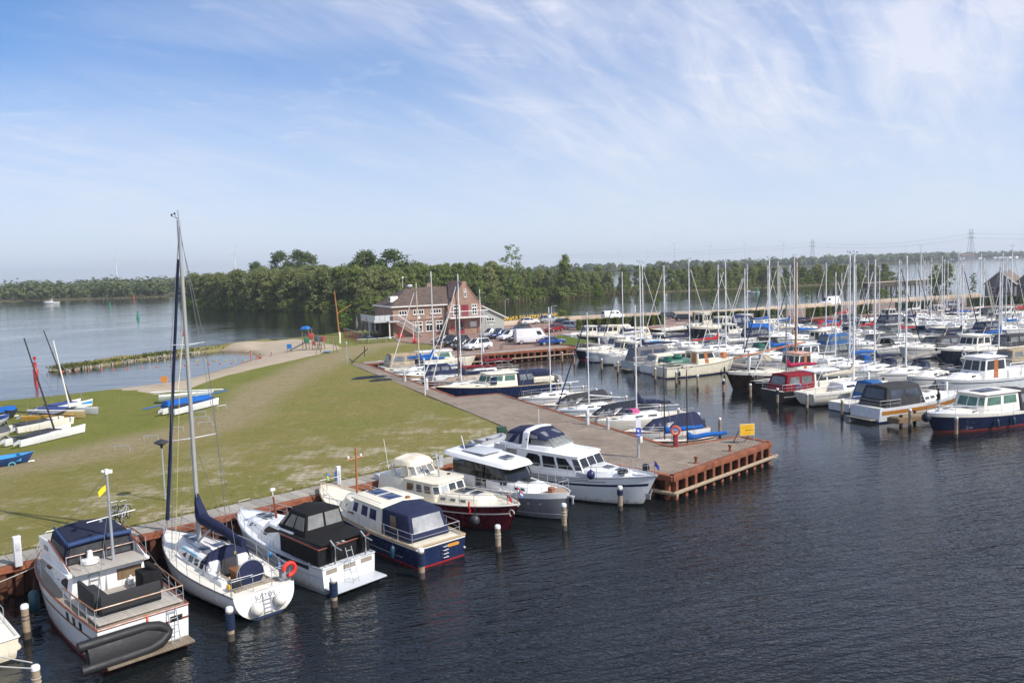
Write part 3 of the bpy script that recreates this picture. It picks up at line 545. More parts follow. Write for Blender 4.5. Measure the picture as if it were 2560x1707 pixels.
# clipped hedges: pale proud pillars between dark recessed panels
def hedge(A,B,n,label):
    A=Vector(A); B=Vector(B); d=(B-A); L=d.length; ang=math.atan2(d.y,d.x); r=empty('clipped_hedge',(A.x,A.y,QZ),ang,label,'hedge')
    rr=random.Random(int(A.x*7)); w_=L/n
    def block(x0,x1,y0,y1,h,mat,nm,k):
        b=MB(); b.box(((x0+x1)/2,(y0+y1)/2,h/2),(x1-x0-.12,y1-y0-.12,h-.1)); vs=[];fs=[]
        for i in range(k):
            f=rr.random()
            if f<.55: p=Vector((rr.uniform(x0,x1),y0,rr.uniform(0,h)))
            elif f<.8: p=Vector((rr.uniform(x0,x1),rr.uniform(y0,y1),h))
            else: p=Vector((rr.choice((x0,x1)),rr.uniform(y0,y1),rr.uniform(0,h)))
            nn=Vector((rr.uniform(-1,1),rr.uniform(-1,.2),rr.uniform(-.3,1))).normalized(); t=nn.cross(Vector((.1,.2,1))).normalized(); s=nn.cross(t); q=rr.uniform(.09,.17); o=len(vs)
            p=p+Vector((rr.gauss(0,.04),rr.gauss(0,.04),rr.gauss(0,.04))); vs+=[p-t*q,p+s*q,p+t*q,p-s*q]; fs.append((o,o+1,o+2,o+3))
        b.add(vs,fs); b.build(nm,mat,r,weld=False,smooth=False)
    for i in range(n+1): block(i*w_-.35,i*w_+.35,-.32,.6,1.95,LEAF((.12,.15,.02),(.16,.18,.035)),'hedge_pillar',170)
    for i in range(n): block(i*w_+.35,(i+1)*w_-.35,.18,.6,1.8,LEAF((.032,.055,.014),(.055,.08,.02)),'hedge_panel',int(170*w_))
def h2(px,py): return g2(px,py,QZ)
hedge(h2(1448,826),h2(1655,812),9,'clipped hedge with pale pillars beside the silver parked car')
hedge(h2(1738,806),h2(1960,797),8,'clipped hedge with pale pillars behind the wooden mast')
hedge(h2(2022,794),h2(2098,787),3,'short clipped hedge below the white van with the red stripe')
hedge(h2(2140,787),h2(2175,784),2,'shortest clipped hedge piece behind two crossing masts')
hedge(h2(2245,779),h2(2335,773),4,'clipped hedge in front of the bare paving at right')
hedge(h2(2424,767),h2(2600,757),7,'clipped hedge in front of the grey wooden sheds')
# ================================================================ boat kit  (local: x to the bow, y to port, z up from the waterline)
class Hull:
    def __init__(s,L,B,zs,zb,tm=.42,ws=.85,p=2.3,q=.85,rake=.9,srake=0.,flare=.3,fl=.10,sheer=2.,n=22,rnd=0.):
        s.__dict__.update(rnd=rnd,L=L,B=B,zs=zs,zb=zb,tm=tm,ws=ws,p=p,q=q,rake=rake,srake=srake,flare=flare,fl=fl,sheer=sheer,n=n)
    def b(s,t):
        h=s.B/2
        if t<=s.tm: return h*(s.ws+(1-s.ws)*math.sin(math.pi/2*t/s.tm))
        return max(h*max(1-((t-s.tm)/(1-s.tm))**s.p,0)**s.q,.035)
    def z(s,t): return s.zs+(s.zb-s.zs)*max(t,0)**s.sheer
    def P(s,t,k,side=1,off=0.):
        e=1-min(k,1.)
        x=-s.L/2+t*s.L-s.rake*e*t**6+s.srake*e*(1-t)**10
        w=1-(s.fl+s.flare*t**2.2)*e**1.4
        if s.rnd: w*=lerp(1.,math.sqrt(max(1-(min(e,1.04)*.93)**3.,.03)),s.rnd*max(1-t*1.6,.25))
        return Vector((x,side*(s.b(t)*w+off),k*s.z(t)))
    def ts(s): return [1-(1-i/s.n)**1.0 if i<s.n*.6 else lerp(.6,1,1-(1-(i/s.n-.6)/.4)**1.5) for i in range(s.n+1)]
    def t(s,x): return min(max((x+s.L/2)/s.L,0),1)
    def strip(s,k0,k1,name,mat,parent,off=0.,t0=0.,t1=1.,transom=True,m=4,sides=(1,-1),deep=0.):
        b=MB(); ts=[t0]+[t for t in s.ts() if t0<t<t1]+[t1]; ks=[lerp(k0,k1,i/m) for i in range(m+1)]
        for sd in sides:
            b.loft([[s.P(t,k,sd,off) for k in ks] for t in ts],False)
        if transom and t0==0:
            b.loft([[s.P(0,k,1,off)-Vector((off,0,0)) for k in ks],[s.P(0,k,-1,off)-Vector((off,0,0)) for k in ks]],False)
        return b.build(name,mat,parent,angle=50)
    def build(s,r,top,boot,kb=.10,rub=None,rubr=.035,stripes=(),ribs=7):
        top=HULLOF.get(top.name,top); s.strip(kb,1.,'hull',top,r,m=ribs); s.strip(-.35,kb,'boot_stripe',boot,r,m=2)
        if rub:
            b=MB()
            for sd in (1,-1): b.tube([s.P(t,.99,sd,.01) for t in s.ts()],rubr,6)
            b.tube([s.P(0,.99,1),s.P(0,.99,-1)],rubr,6); b.build('rub_rail',rub,r)
        for k0,k1,mt,t0,t1 in stripes: s.strip(k0,k1,'stripe',mt,r,.008,t0,t1,m=1,transom=False)
    def deck(s,r,mat,drop=.05,inset=.03,well=None,wellmat=None,camber=.05,bul=None,name='deck'):
        b=MB(); ts=s.ts()
        if well: x0,x1,hw,dep=well; t0,t1=s.t(x0),s.t(x1); ts=sorted(set([t for t in ts if abs(t-t0)>.01 and abs(t-t1)>.01]+[t0,t1]))
        rows=[]
        for t in ts:
            bb=max(s.b(t)-inset,.02); z=s.z(t)-drop; x=s.P(t,1).x; h=min(well[2],bb*.92) if well else bb*.5
            rows.append([Vector((x,y,z+camber*(1-(y/bb)**2))) for y in (bb,lerp(h,bb,.5),h,0.,-h,-lerp(h,bb,.5),-bb)])
        for i in range(len(rows)-1):
            for j in range(6):
                if well and j in (2,3) and ts[i]>=t0-1e-6 and ts[i+1]<=t1+1e-6: continue
                b.quad(rows[i][j],rows[i+1][j],rows[i+1][j+1],rows[i][j+1])
        o=b.build(name,mat,r,angle=60)
        if drop>.03:
            b=MB()
            for sd in (1,-1): b.loft([[s.P(t,1,sd),Vector((s.P(t,1).x,sd*max(s.b(t)-inset,.02),s.z(t))),Vector((s.P(t,1).x,sd*max(s.b(t)-inset,.02),s.z(t)-drop))] for t in ts],False)
            b.loft([[s.P(0,1,1),s.P(0,1,-1)],[s.P(0,1,1)+Vector((.05,0,0)),s.P(0,1,-1)+Vector((.05,0,0))],[s.P(0,1,1)+Vector((.05,0,-drop)),s.P(0,1,-1)+Vector((.05,0,-drop))]],False)
            b.build('bulwark',bul or mat,r,angle=60)
        if well:
            z=s.z(s.t((x0+x1)/2))-drop; b=MB(); b.box(((x0+x1)/2,0,z-dep),(x1-x0,hw*2,.04)); b.build('cockpit_sole',wellmat or mat,r)
            b=MB()
            c=[(x0,hw),(x1,hw),(x1,-hw),(x0,-hw)]; za=z+camber*.9
            for i in range(4):
                a,d=c[i],c[(i+1)%4]; b.quad((a[0],a[1],z-dep),(d[0],d[1],z-dep),(d[0],d[1],za),(a[0],a[1],za))
            b.build('cockpit_wall',mat,r)
        return o
    def zd(s,x,drop=.05): return s.z(s.t(x))-drop
    def rail(s,r,x0,x1,n,h=.6,inset=.12,sides=(1,-1),mat=None,wires=2,close=False,rad=.014,cap=None,name='railing',stern=False):
        b=MB(); mat=mat or STEEL; c2=MB()
        tips=[]
        for sd in sides:
            top=[]
            for i in range(n+1):
                x=lerp(x0,x1,i/n); t=s.t(x); y=sd*max(s.b(t)-inset,.05); z=s.z(t); top.append(Vector((x,y,z+h))); b.tube([(x,y,z-.03),(x,y,z+h)],rad,5)
            (c2 if cap else b).tube(top,rad*(2. if cap else 1.),6)
            for k in range(1,wires): b.tube([p-Vector((0,0,h*k/wires)) for p in top],rad*.6,4)
            tips.append(top)
        if close and len(tips)==2:
            (c2 if cap else b).tube([tips[0][-1],tips[1][-1]],rad*(2. if cap else 1.),6)
            if wires>1: b.tube([tips[0][-1]-Vector((0,0,h/2)),tips[1][-1]-Vector((0,0,h/2))],rad*.6,4)
        if stern and len(tips)==2:
            (c2 if cap else b).tube([tips[0][0],tips[1][0]],rad*(2. if cap else 1.),6)
            if wires>1: b.tube([tips[0][0]-Vector((0,0,h/2)),tips[1][0]-Vector((0,0,h/2))],rad*.6,4)
        o=b.build(name,mat,r)
        if cap: c2.build('handrail',cap,r)
        return o
def fpt(f,u,v):
    a=f[0].lerp(f[1],u); b=f[3].lerp(f[2],u); return a.lerp(b,v)
def fn(f): n=(f[1]-f[0]).cross(f[3]-f[0]); return n.normalized()
def win(face,pts,mat,parent,name='window',off=.012,frame=None,fw=.03):
    "flat piece set on a face; pts are (u,v) corners, or (u0,u1,v0,v1)"
    if len(pts)==4 and not isinstance(pts[0],tuple):
        u0,u1,v0,v1=pts; pts=[(u0,v0),(u1,v0),(u1,v1),(u0,v1)]
    n=fn(face); P=[fpt(face,u,v) for u,v in pts]; c=sum(P,Vector())/len(P)
    def slab(Q,o0,o1,nm,mt,par):
        b=MB(); k=len(Q); b.add([q+n*o0 for q in Q]+[q+n*o1 for q in Q],[tuple(range(k)),tuple(range(k,2*k))]+[(i,(i+1)%k,k+(i+1)%k,k+i) for i in range(k)]); return b.build(nm,mt,par)
    w_=slab(P,-.02,off,name,mat,parent)
    if frame:
        Q=[q+(q-c).normalized()*fw*1.4 for q in P]; slab(Q,-.02,off*.6,'window_frame',frame,w_)
    return w_
def house(parent,name,mat,bot,top,z0,z1,crown=.06,bev=.04,seg=2,roofmat=None,roofname='roof',over=0.,rt=.07,roofbev=.025):
    """shell from half outlines (front to back, y>=0). z0/z1 numbers or functions of x. returns faces"""
    f0=z0 if callable(z0) else (lambda x:z0); f1=z1 if callable(z1) else (lambda x:z1)
    Bp=[Vector((x,y,f0(x))) for x,y in bot]; Tp=[Vector((x,y,f1(x))) for x,y in top]; n=len(Bp)
    mir=lambda p:Vector((p.x,-p.y,p.z)); b=MB(); F={}
    for i in range(n-1):
        F[('s',i,1)]=[Bp[i],Bp[i+1],Tp[i+1],Tp[i]]; F[('s',i,-1)]=[mir(Bp[i+1]),mir(Bp[i]),mir(Tp[i]),mir(Tp[i+1])]
    F['front']=[mir(Bp[0]),Bp[0],Tp[0],mir(Tp[0])]; F['back']=[Bp[-1],mir(Bp[-1]),mir(Tp[-1]),Tp[-1]]
    for k,f in F.items(): b.quad(*f)
    for i in range(n-1):
        c0=Vector((Tp[i].x,0,Tp[i].z+crown)); c1=Vector((Tp[i+1].x,0,Tp[i+1].z+crown))
        b.quad(Tp[i],Tp[i+1],c1,c0); b.quad(c0,c1,mir(Tp[i+1]),mir(Tp[i]))
    b.add([mir(Tp[0]),Tp[0],Vector((Tp[0].x,0,Tp[0].z+crown))],[(0,1,2)]); b.add([Tp[-1],mir(Tp[-1]),Vector((Tp[-1].x,0,Tp[-1].z+crown))],[(0,1,2)])
    o=b.build(name,mat,parent,bev=bev,seg=seg); F['obj']=o; F['top']=Tp
    if roofmat:
        c=sum((p.x for p in Tp))/n; rb=MB(); ring=[]
        for p in Tp: ring.append(Vector((p.x+(over if p.x>c else -over),p.y+over,p.z+.01)))
        full=ring+[mir(p) for p in reversed(ring)]
        k=len(full); half=len(ring)
        lo=[q for q in full]; hi=[Vector((q.x,q.y,q.z+rt+crown*(1-(q.y/max(abs(max(ring,key=lambda a:a.y).y),.1))**2))) for q in full]
        rb.add(lo+hi,[tuple(range(k))]+[(i,(i+1)%k,k+(i+1)%k,k+i) for i in range(k)])
        mid=[Vector((q.x,0,q.z+rt+crown)) for q in ring]
        for i in range(half-1):
            rb.quad(hi[i],hi[i+1],mid[i+1],mid[i]); rb.quad(mid[i],mid[i+1],hi[k-2-i],hi[k-1-i])
        rb.add([hi[0],mid[0],hi[k-1]],[(0,1,2)]); rb.add([hi[half-1],hi[half],mid[-1]],[(0,1,2)])
        F['roof']=rb.build(roofname,roofmat,parent,bev=roofbev)
    return F
def fender(parent,p,h=.6,r=.13,mat=None,name='fender'):
    b=MB(); b.lathe([(.01,-h/2-.02),(r*.7,-h/2+.03),(r,-h/2+.12),(r,h/2-.12),(r*.7,h/2-.03),(.03,h/2+.03)],p,10); b.tube([(p[0],p[1],p[2]+h/2),(p[0],p[1]*.97,p[2]+h/2+.45)],.01,4); return b.build(name,mat or FENDER,parent)
def ballfender(parent,p,r,mat,name='ball_fender'):
    b=MB(); b.ball(p,r,14,10,1.1); b.tube([(p[0],p[1],p[2]+r),(p[0],p[1],p[2]+r*1.3)],r*.2,6); b.tube([(p[0],p[1],p[2]+r),(p[0],p[1]*.95,p[2]+r+.5)],.012,4); return b.build(name,mat,parent)
def hatch(parent,x,y,z,l,w_,mat=None,name='hatch',tilt=0.):
    b=MB(); b.box((x,y,z),(l+.07,w_+.07,.05)); f=b.build('hatch_frame',ALU,parent,bev=.01); b=MB(); b.box((x,y,z+.02),(l,w_,.05)); return b.build(name,mat or WINDOW,f,bev=.01)
def textobj(name,body,size,mat,parent,loc,rot,ext=.004,align='CENTER',font=None,shear=0.):
    cu=bpy.data.curves.new(name,'FONT'); cu.body=body; cu.size=size; cu.extrude=ext; cu.align_x=align; cu.align_y='CENTER'; cu.shear=shear; cu.resolution_u=2
    o=bpy.data.objects.new(name,cu); C.objects.link(o)
    me=bpy.data.meshes.new_from_object(o); bpy.data.objects.remove(o); bpy.data.curves.remove(cu); me.materials.clear(); me.materials.append(mat)
    o=link(name,me,parent,loc); o.rotation_euler=rot; return o
def put(name,label,stern,bow,cat='motorboat',group=None):
    S=Vector(stern); B=Vector(bow); d=B-S; m=(S+B)/2; return empty(name,(m.x,m.y,0),math.atan2(d.y,d.x),label,cat,group),d.length
def flag(parent,p,cols,w_=.5,h=.32,ang=0.,name='flag'):
    b=MB(); b.tube([(p[0],p[1],p[2]-1.0),(p[0],p[1],p[2]+.05)],.015,5); s=b.build('flagstaff',WOOD,parent); n=len(cols)
    for i,c in enumerate(cols):
        b=MB(); rows=[]
        for k in range(6):
            u=k/5; x=p[0]+math.cos(ang)*w_*u*.8; y=p[1]+math.sin(ang)*w_*u*.8+.04*math.sin(u*7); zz=p[2]-.28*u**1.3
            rows.append([(x,y,zz-h*i/n),(x,y,zz-h*(i+1)/n)])
        b.loft(rows,False); b.build(name,paint(c,.8),s)
def mast_set(r,x,z0,ht,rad=.09,mat=None,spread=((.45,1.0),(.72,.75)),sh=(1.5,0),chainz=1.0,bowx=None,bowz=None,sternx=None,sternz=None,furl=None,furlr=.09,wires=None,top=True):
    "mast with spreaders, shrouds, stays, furled foresail; returns the mast part"
    wires=wires or CABLE
    b=MB(); b.tube([(x,0,z0),(x,0,z0+ht*.6),(x,0,z0+ht)],rad,10,rad*.72); m=b.build('mast',mat or ALU,r)
    for f,l in spread:
        b=MB(); b.tube([(x-.25*l,l,z0+ht*f+.08),(x,0,z0+ht*f),(x-.25*l,-l,z0+ht*f+.08)],.021,6); b.build('spreader',mat or ALU,m)
    b=MB()
    for sd in (1,-1):
        pts=[(x,0,z0+ht*.97)]+[(x-.25*l,sd*l,z0+ht*f+.08) for f,l in reversed(spread)]+[(x-.1,sd*sh[0],chainz)]
        b.tube(pts,.015,4)
        b.tube([(x,0,z0+ht*spread[0][0] if spread else z0+ht*.6),(x-.45,sd*sh[0]*.98,chainz)],.011,4)
    if sternx is not None: b.tube([(x,0,z0+ht),(sternx+2.5,0,lerp(sternz,z0+ht,.18)),],.011,4); b.tube([(sternx+2.5,0,lerp(sternz,z0+ht,.18)),(sternx,.8,sternz)],.011,4); b.tube([(sternx+2.5,0,lerp(sternz,z0+ht,.18)),(sternx,-.8,sternz)],.011,4)
    if bowx is not None: b.tube([(x,0,z0+ht*.985),(bowx,0,bowz)],.011,4)
    b.build('shrouds',wires,m)
    if furl is not None and bowx is not None:
        T=Vector((x,0,z0+ht*.96)); Bq=Vector((bowx,0,bowz)); b=MB(); b.tube([Bq.lerp(T,f) for f in (.03,.08,.3,.6,.88,.92)],furlr,8,furlr*.55); b.build('furled_sail',furl,r)
    if top:
        b=MB(); t=z0+ht; b.tube([(x,0,t),(x,0,t+.45)],.012,4); b.tube([(x-.1,0,t+.06),(x+.45,.1,t+.2)],.01,4); b.box((x+.45,.1,t+.26),(.16,.02,.1)); b.tube([(x,.05,t),(x-.25,.25,t+.25)],.01,4); b.ball((x-.25,.25,t+.27),.05,6,4); b.build('wind_vane',DARK,m)
    return m
def boom_cover(r,x,z,length,mat,h0=.75,h1=.22,w0=.24,drop=0.,up=.95,name='sail_cover'):
    "stowed mainsail under its cover along the boom, climbing the mast"
    b=MB(); rings=[]
    for i in range(9):
        u=i/8; xx=x-.05-length*u; zz=z-drop*u; hh=lerp(h0,h1,u**.6)+(.0 if i else up*.9); wv=lerp(w0,.11,u)*(1. if i else .55)*(1+.12*math.sin(i*2.3))
        ring=[]
        for k in range(10):
            a=2*math.pi*k/10; ring.append((xx+(.0 if i else .03),wv*math.sin(a),zz+hh*.42+hh*.5*math.cos(a)-.03*math.sin(u*9)))
        rings.append(ring)
        if i==0:
            ring2=[]
            for k in range(10):
                a=2*math.pi*k/10; hh2=lerp(h0,h1,.08)+up*.35; ring2.append((x-.28,w0*math.sin(a),z+hh2*.42+hh2*.5*math.cos(a)))
            rings.append(ring2)
    b.loft(rings); return b.build(name,mat,r)
def boom(r,x,z,length,drop=0.,mat=None,rad=.06):
    b=MB(); b.tube([(x,0,z),(x-length,0,z-drop)],rad,8); return b.build('boom',mat or ALU,r)
def sprayhood(r,x0,x1,w_,z0,h,mat,name='sprayhood',winmat=True):
    F=house(r,name,mat,[(x0,w_*.82),(x0-.25,w_),(x1,w_)],[(x0-.55,w_*.62),(x0-.75,w_*.80),(x1,w_*.82)],z0,lambda x:z0+h,crown=.12,bev=.06)
    if winmat:
        v=plastic_clear(); g=glassy((.06,.07,.08),.1); win(F['front'],(.1,.9,.15,.85),g,F['obj'])
        for sd in (1,-1): win(F[('s',1,sd)],(.12,.6,.25,.85),g,F['obj'])
    return F
def lifering(parent,p,mat,Rr=.3,r=.07,ax='x',arc=1.,name='lifebuoy'):
    b=MB(); b.torus(p,Rr,r,ax,18,8,arc); return b.build(name,mat,parent)
MASTWHITE=paint((.78,.78,.76),.35,0,.05)
WHITECLOTH0=fabric((.62,.60,.56))
# ---------------------------------------------------------------- generic yachts for the basin
def sloop(root,L,B,o,lod=1):
    H=Hull(L,B,o.get('zs',L*.105),o.get('zb',L*.135),tm=.40,ws=.72,p=1.9,q=.95,rake=L*.07,srake=o.get('srake',-L*.03),flare=.15,fl=.12,sheer=1.7,n=14,rnd=.9)
    H.build(root,o.get('hull',WHITE),o.get('boot',NAVY),.10,o.get('rub'),.025,o.get('stripes',((.80,.86,o.get('band',NAVY),.02,.97),)),5)
    xw=-L*.43; H.deck(root,o.get('deck',GELCREAM),.04,.03,(xw,-L*.13,B*.22,.4),o.get('sole',TEAK))
    z0=H.zd(L*.1)+.02; hc=L*.042
    F=house(root,'coachroof',o.get('cabin',WHITE),[(L*.27,B*.10),(L*.18,B*.22),(-L*.13,B*.30)],[(L*.20,B*.08),(L*.13,B*.17),(-L*.12,B*.24)],lambda x:H.zd(x),lambda x:z0+hc-.012*x,.07,.04)
    for sd in (1,-1):
        win(F[('s',1,sd)],(.06,.38,.35,.75) if sd>0 else (.62,.94,.35,.75),WINDOW,F['obj']); win(F[('s',1,sd)],(.48,.86,.35,.75) if sd>0 else (.14,.52,.35,.75),WINDOW,F['obj'])
    hatch(F['obj'],L*.10,0,z0+hc+.06,.5,.5); hatch(root,L*.32,0,H.zd(L*.32)+.05,.45,.45)
    mx=L*.08; ht=o.get('mast',L*1.28); zc=z0+hc
    mast_set(root,mx,zc,ht-zc,o.get('mr',.075),o.get('mastmat',MASTWHITE),o.get('spread',((.5,B*.26),)),(B*.42,0),H.zd(mx),L*.49,H.zb+.15,-L*.485,H.zs,o.get('furl',WHITECLOTH0 if rng.random()<.6 else NAVYCLOTH if rng.random()<.3 else None),.075,top=True)
    bl=o.get('boomlen',L*.36)
    if o.get('cover'): boom(root,mx-.08,zc+.75,bl,o.get('bdrop',0.)); boom_cover(root,mx-.02,zc+.78,bl,o['cover'],.55,.26,.2,o.get('bdrop',0.),.7)
    elif o.get('bare'): boom(root,mx-.08,zc+.8,bl,o.get('bdrop',0.),rad=.07)
    if o.get('hood'): sprayhood(root,-L*.05,-L*.17,B*.29,zc-hc*.5,.55+hc*.4,o['hood'])
    if o.get('tent'):
        house(root,'boom_tent',o['tent'],[(mx-.3,B*.30),(-L*.38,B*.32)],[(mx-.3,.12),(-L*.38,.12)],zc-hc*.6,zc+.95,.02,.04)
    H.rail(root,-L*.47,L*.44,6,.55,.08,close=False,stern=True)
    if o.get('ring'): lifering(root,(-L*.485,B*.22,H.zs+.45),o['ring'],.24,.06)
    if o.get('fend'):
        for x in (-L*.18,L*.08): fender(root,(x,o['fend']*(H.b(H.t(x))+.12),.45),.55,.11,o.get('fmat',FENDER))
    if o.get('ob'): outboard(root,-L*.49,B*.2,H.zs)
    return H
def outboard(r,x,y,z,mat=None,s=1.):
    b=MB(); b.box((x-.1*s,y,z+.25*s),(.34*s,.26*s,.34*s),0,.85); b.box((x-.08*s,y,z-.15*s),(.14*s,.12*s,.5*s)); b.box((x-.02,y,z+.02),(.16*s,.2*s,.12*s)); b.tube([(x+.05,y,z+.2*s),(x+.4*s,y,z+.28*s)],.02,5); return b.build('outboard_motor',mat or DARK,r,bev=.04)
def cruiser(root,L,B,o):
    """displacement motor boat: trunk cabin forward, wheelhouse or canopy midships, cockpit aft"""
    zs,zb=o.get('zs',L*.105),o.get('zb',L*.155)
    H=Hull(L,B,zs,zb,tm=.40,ws=.88,p=2.5,q=.8,rake=L*.07,flare=.28,fl=.06,sheer=2.,n=14)
    S=o.get('sup',WHITE); hm=o.get('hull',WHITE)
    H.build(root,hm,o.get('boot',NAVY),.10,o.get('rub'),.04,o.get('stripes',((.74,.80,o.get('band',NAVY),.02,.97),)),5)
    H.deck(root,o.get('deck',GELCREAM),.06,.05,o.get('well') and (-L*.47,-L*.2,B*.36,.5),TEAK,bul=S)
    za=H.zd(0); ch=o.get('ch',.42)
    F=house(root,'trunk_cabin',S,[(L*.34,B*.12),(L*.24,B*.27),(-L*.02,B*.36)],[(L*.27,B*.10),(L*.20,B*.22),(-L*.02,B*.31)],lambda x:H.zd(x),lambda x:za+ch+.02*x,.06,.04)
    for sd in (1,-1):
        for u in (.12,.42,.70): 
            uu=(u,u+.2,.3,.75) if sd>0 else (1-u-.2,1-u,.3,.75); win(F[('s',1,sd)],uu,WINDOW,F['obj'],'porthole')
    hatch(F['obj'],L*.14,0,za+ch+.09,.5,.5)
    xa,xb=o.get('wx',(L*.02,-L*.26)); wh=o.get('wh',1.25); g=o.get('glass',WINDOW); zt=za+ch*.4+wh
    typ=o.get('type','wheelhouse')
    if typ in('wheelhouse','hardtop'):
        W=house(root,'wheelhouse',S,[(xa+.05,B*.26),(xa-.35,B*.37),(xb,B*.38)],[(xa-.55,B*.22),(xa-.85,B*.32),(xb+.05,B*.33)],za-.02,zt,.05,.04,roofmat=o.get('roof',S),over=.16)
        for k in range(2): win(W['front'],(.05+.47*k,.48+.47*k,.42,.88),g,W['obj'],'windscreen')
        for sd in (1,-1):
            win(W[('s',0,sd)],(.12,.88,.42,.88),g,W['obj'],'windscreen')
            for u0,u1 in ((.06,.46),(.54,.92)):
                uu=(u0,u1,.45,.88) if sd>0 else (1-u1,1-u0,.45,.88); win(W[('s',1,sd)],uu,g,W['obj'],frame=o.get('frame'))
            if o.get('door'): win(W[('s',1,sd)],(.40,.60,.05,.92),o['door'],W['obj'],'door',.02)
        win(W['back'],(.12,.46,.45,.86),g,W['obj']); win(W['back'],(.54,.88,.1,.9),o.get('door',g),W['obj'],'door')
        if o.get('solar'): 
            b=MB(); b.box(((xa+xb)/2-.1,0,zt+.16),(abs(xa-xb)*.5,B*.3,.03)); b.build('solar_panel',NAVY,W['roof'],bev=.006)
    if o.get('canopy'):
        cx0=xb-.02 if typ!='open' else xa; cx1=o.get('cx',-L*.45); cm=o['canopy']; z2=zt-(.02 if typ!='open' else .15)
        K=house(root,'canopy',cm,[(cx0,B*.38 if typ!='open' else B*.30),(cx0-(.5 if typ=='open' else .05),B*.42),(cx1,B*.41)],[(cx0-(.75 if typ=='open' else 0.),B*.27),(cx0-(1. if typ=='open' else .1),B*.33),(cx1+.5,B*.32)],za-.06,lambda x:z2-.0*x,.12,.08)
        v=o.get('vinyl',glassy((.16,.17,.17),.12))
        for sd in (1,-1):
            for u0,u1 in ((.08,.46),(.54,.9)): 
                uu=(u0,u1,.42,.85) if sd>0 else (1-u1,1-u0,.42,.85); win(K[('s',1,sd)],uu,v,K['obj'],'canopy_window')
        win(K['back'],(.12,.88,.4,.88),v,K['obj'],'canopy_window')
        if typ=='open': win(K['front'],(.05,.48,.35,.9),v,K['obj'],'windscreen'); win(K['front'],(.52,.95,.35,.9),v,K['obj'],'windscreen')
    if typ=='open' and not o.get('canopy'):
        W=house(root,'windscreen',g,[(xa,B*.26),(xa-.4,B*.38),(xa-1.3,B*.40)],[(xa-.45,B*.22),(xa-.8,B*.34),(xa-1.4,B*.38)],za+.1,za+.65,.02,.02)
    if o.get('mast'):
        b=MB(); b.tube([(o.get('mx',L*.02),0,za),(o.get('mx',L*.02)-.1,0,o['mast'])],.05,7,.035); m=b.build('signal_mast',o.get('mastmat',WOOD),root); b=MB(); b.tube([(o.get('mx',L*.02)-.06,.5,o['mast']*.8),(o.get('mx',L*.02)-.06,-.5,o['mast']*.8)],.02,5); b.build('crosstree',o.get('mastmat',WOOD),m)
    H.rail(root,o.get('railx',-L*.1),L*.455,5,.6,.1,close=True)
    H.rail(root,-L*.49,-L*.3,2,.6,.1,stern=True,name='stern_rail')
    if o.get('plat'):
        b=MB(); b.box((-L/2-.35,0,.28),(.75,B*.74,.07)); b.build('swim_platform',o['plat'],root,bev=.02)
    if o.get('fend'):
        for x in o.get('fx',(-L*.3,-L*.08,L*.14)): fender(root,(x,o['fend']*(H.b(H.t(x))+.13),.5),.6,.12,o.get('fmat',FENDER))
    if o.get('radar'): b=MB(); b.lathe([(.02,0),(.28,.03),(.28,.16),(.02,.2)],((xa+xb)/2,0,zt+.35),10); b.tube([((xa+xb)/2,0,zt),((xa+xb)/2,0,zt+.4)],.05,6); b.build('radar_dome',WHITE,root)
    return H
def inflatable(parent,name,mat,L=2.6,W=1.4,r=.2,top=False):
    "rubber dinghy, bow to +x, lying on z=0; parts under parent"
    b=MB(); y=W/2-r
    pts=[(-L/2-.25,y,r),(-L/2,y,r),(0,y,r),(L*.22,y*.98,r+.02),(L*.38,y*.72,r+.06),(L*.47,y*.3,r+.1),(L*.49,0,r+.11)]
    pts=pts+[(x,-yy,z) for x,yy,z in reversed(pts[:-1])]
    b.tube(pts,r,10); t=b.build(name,mat,parent)
    b=MB(); b.add([(-L/2,y,.10),(-L/2,0,-.02),(-L/2,-y,.10),(L*.22,y,.10),(L*.22,0,-.02),(L*.22,-y,.10),(L*.46,.12,.22),(L*.48,0,.18),(L*.46,-.12,.22)],[(0,3,4,1),(1,4,5,2),(3,6,7,4),(4,7,8,5)]); b.box((-L/2+.04,0,.3),(.06,y*2,.34)); b.box((0,0,.34),(.22,y*2,.05)); b.build('dinghy_floor',mat,t); return t
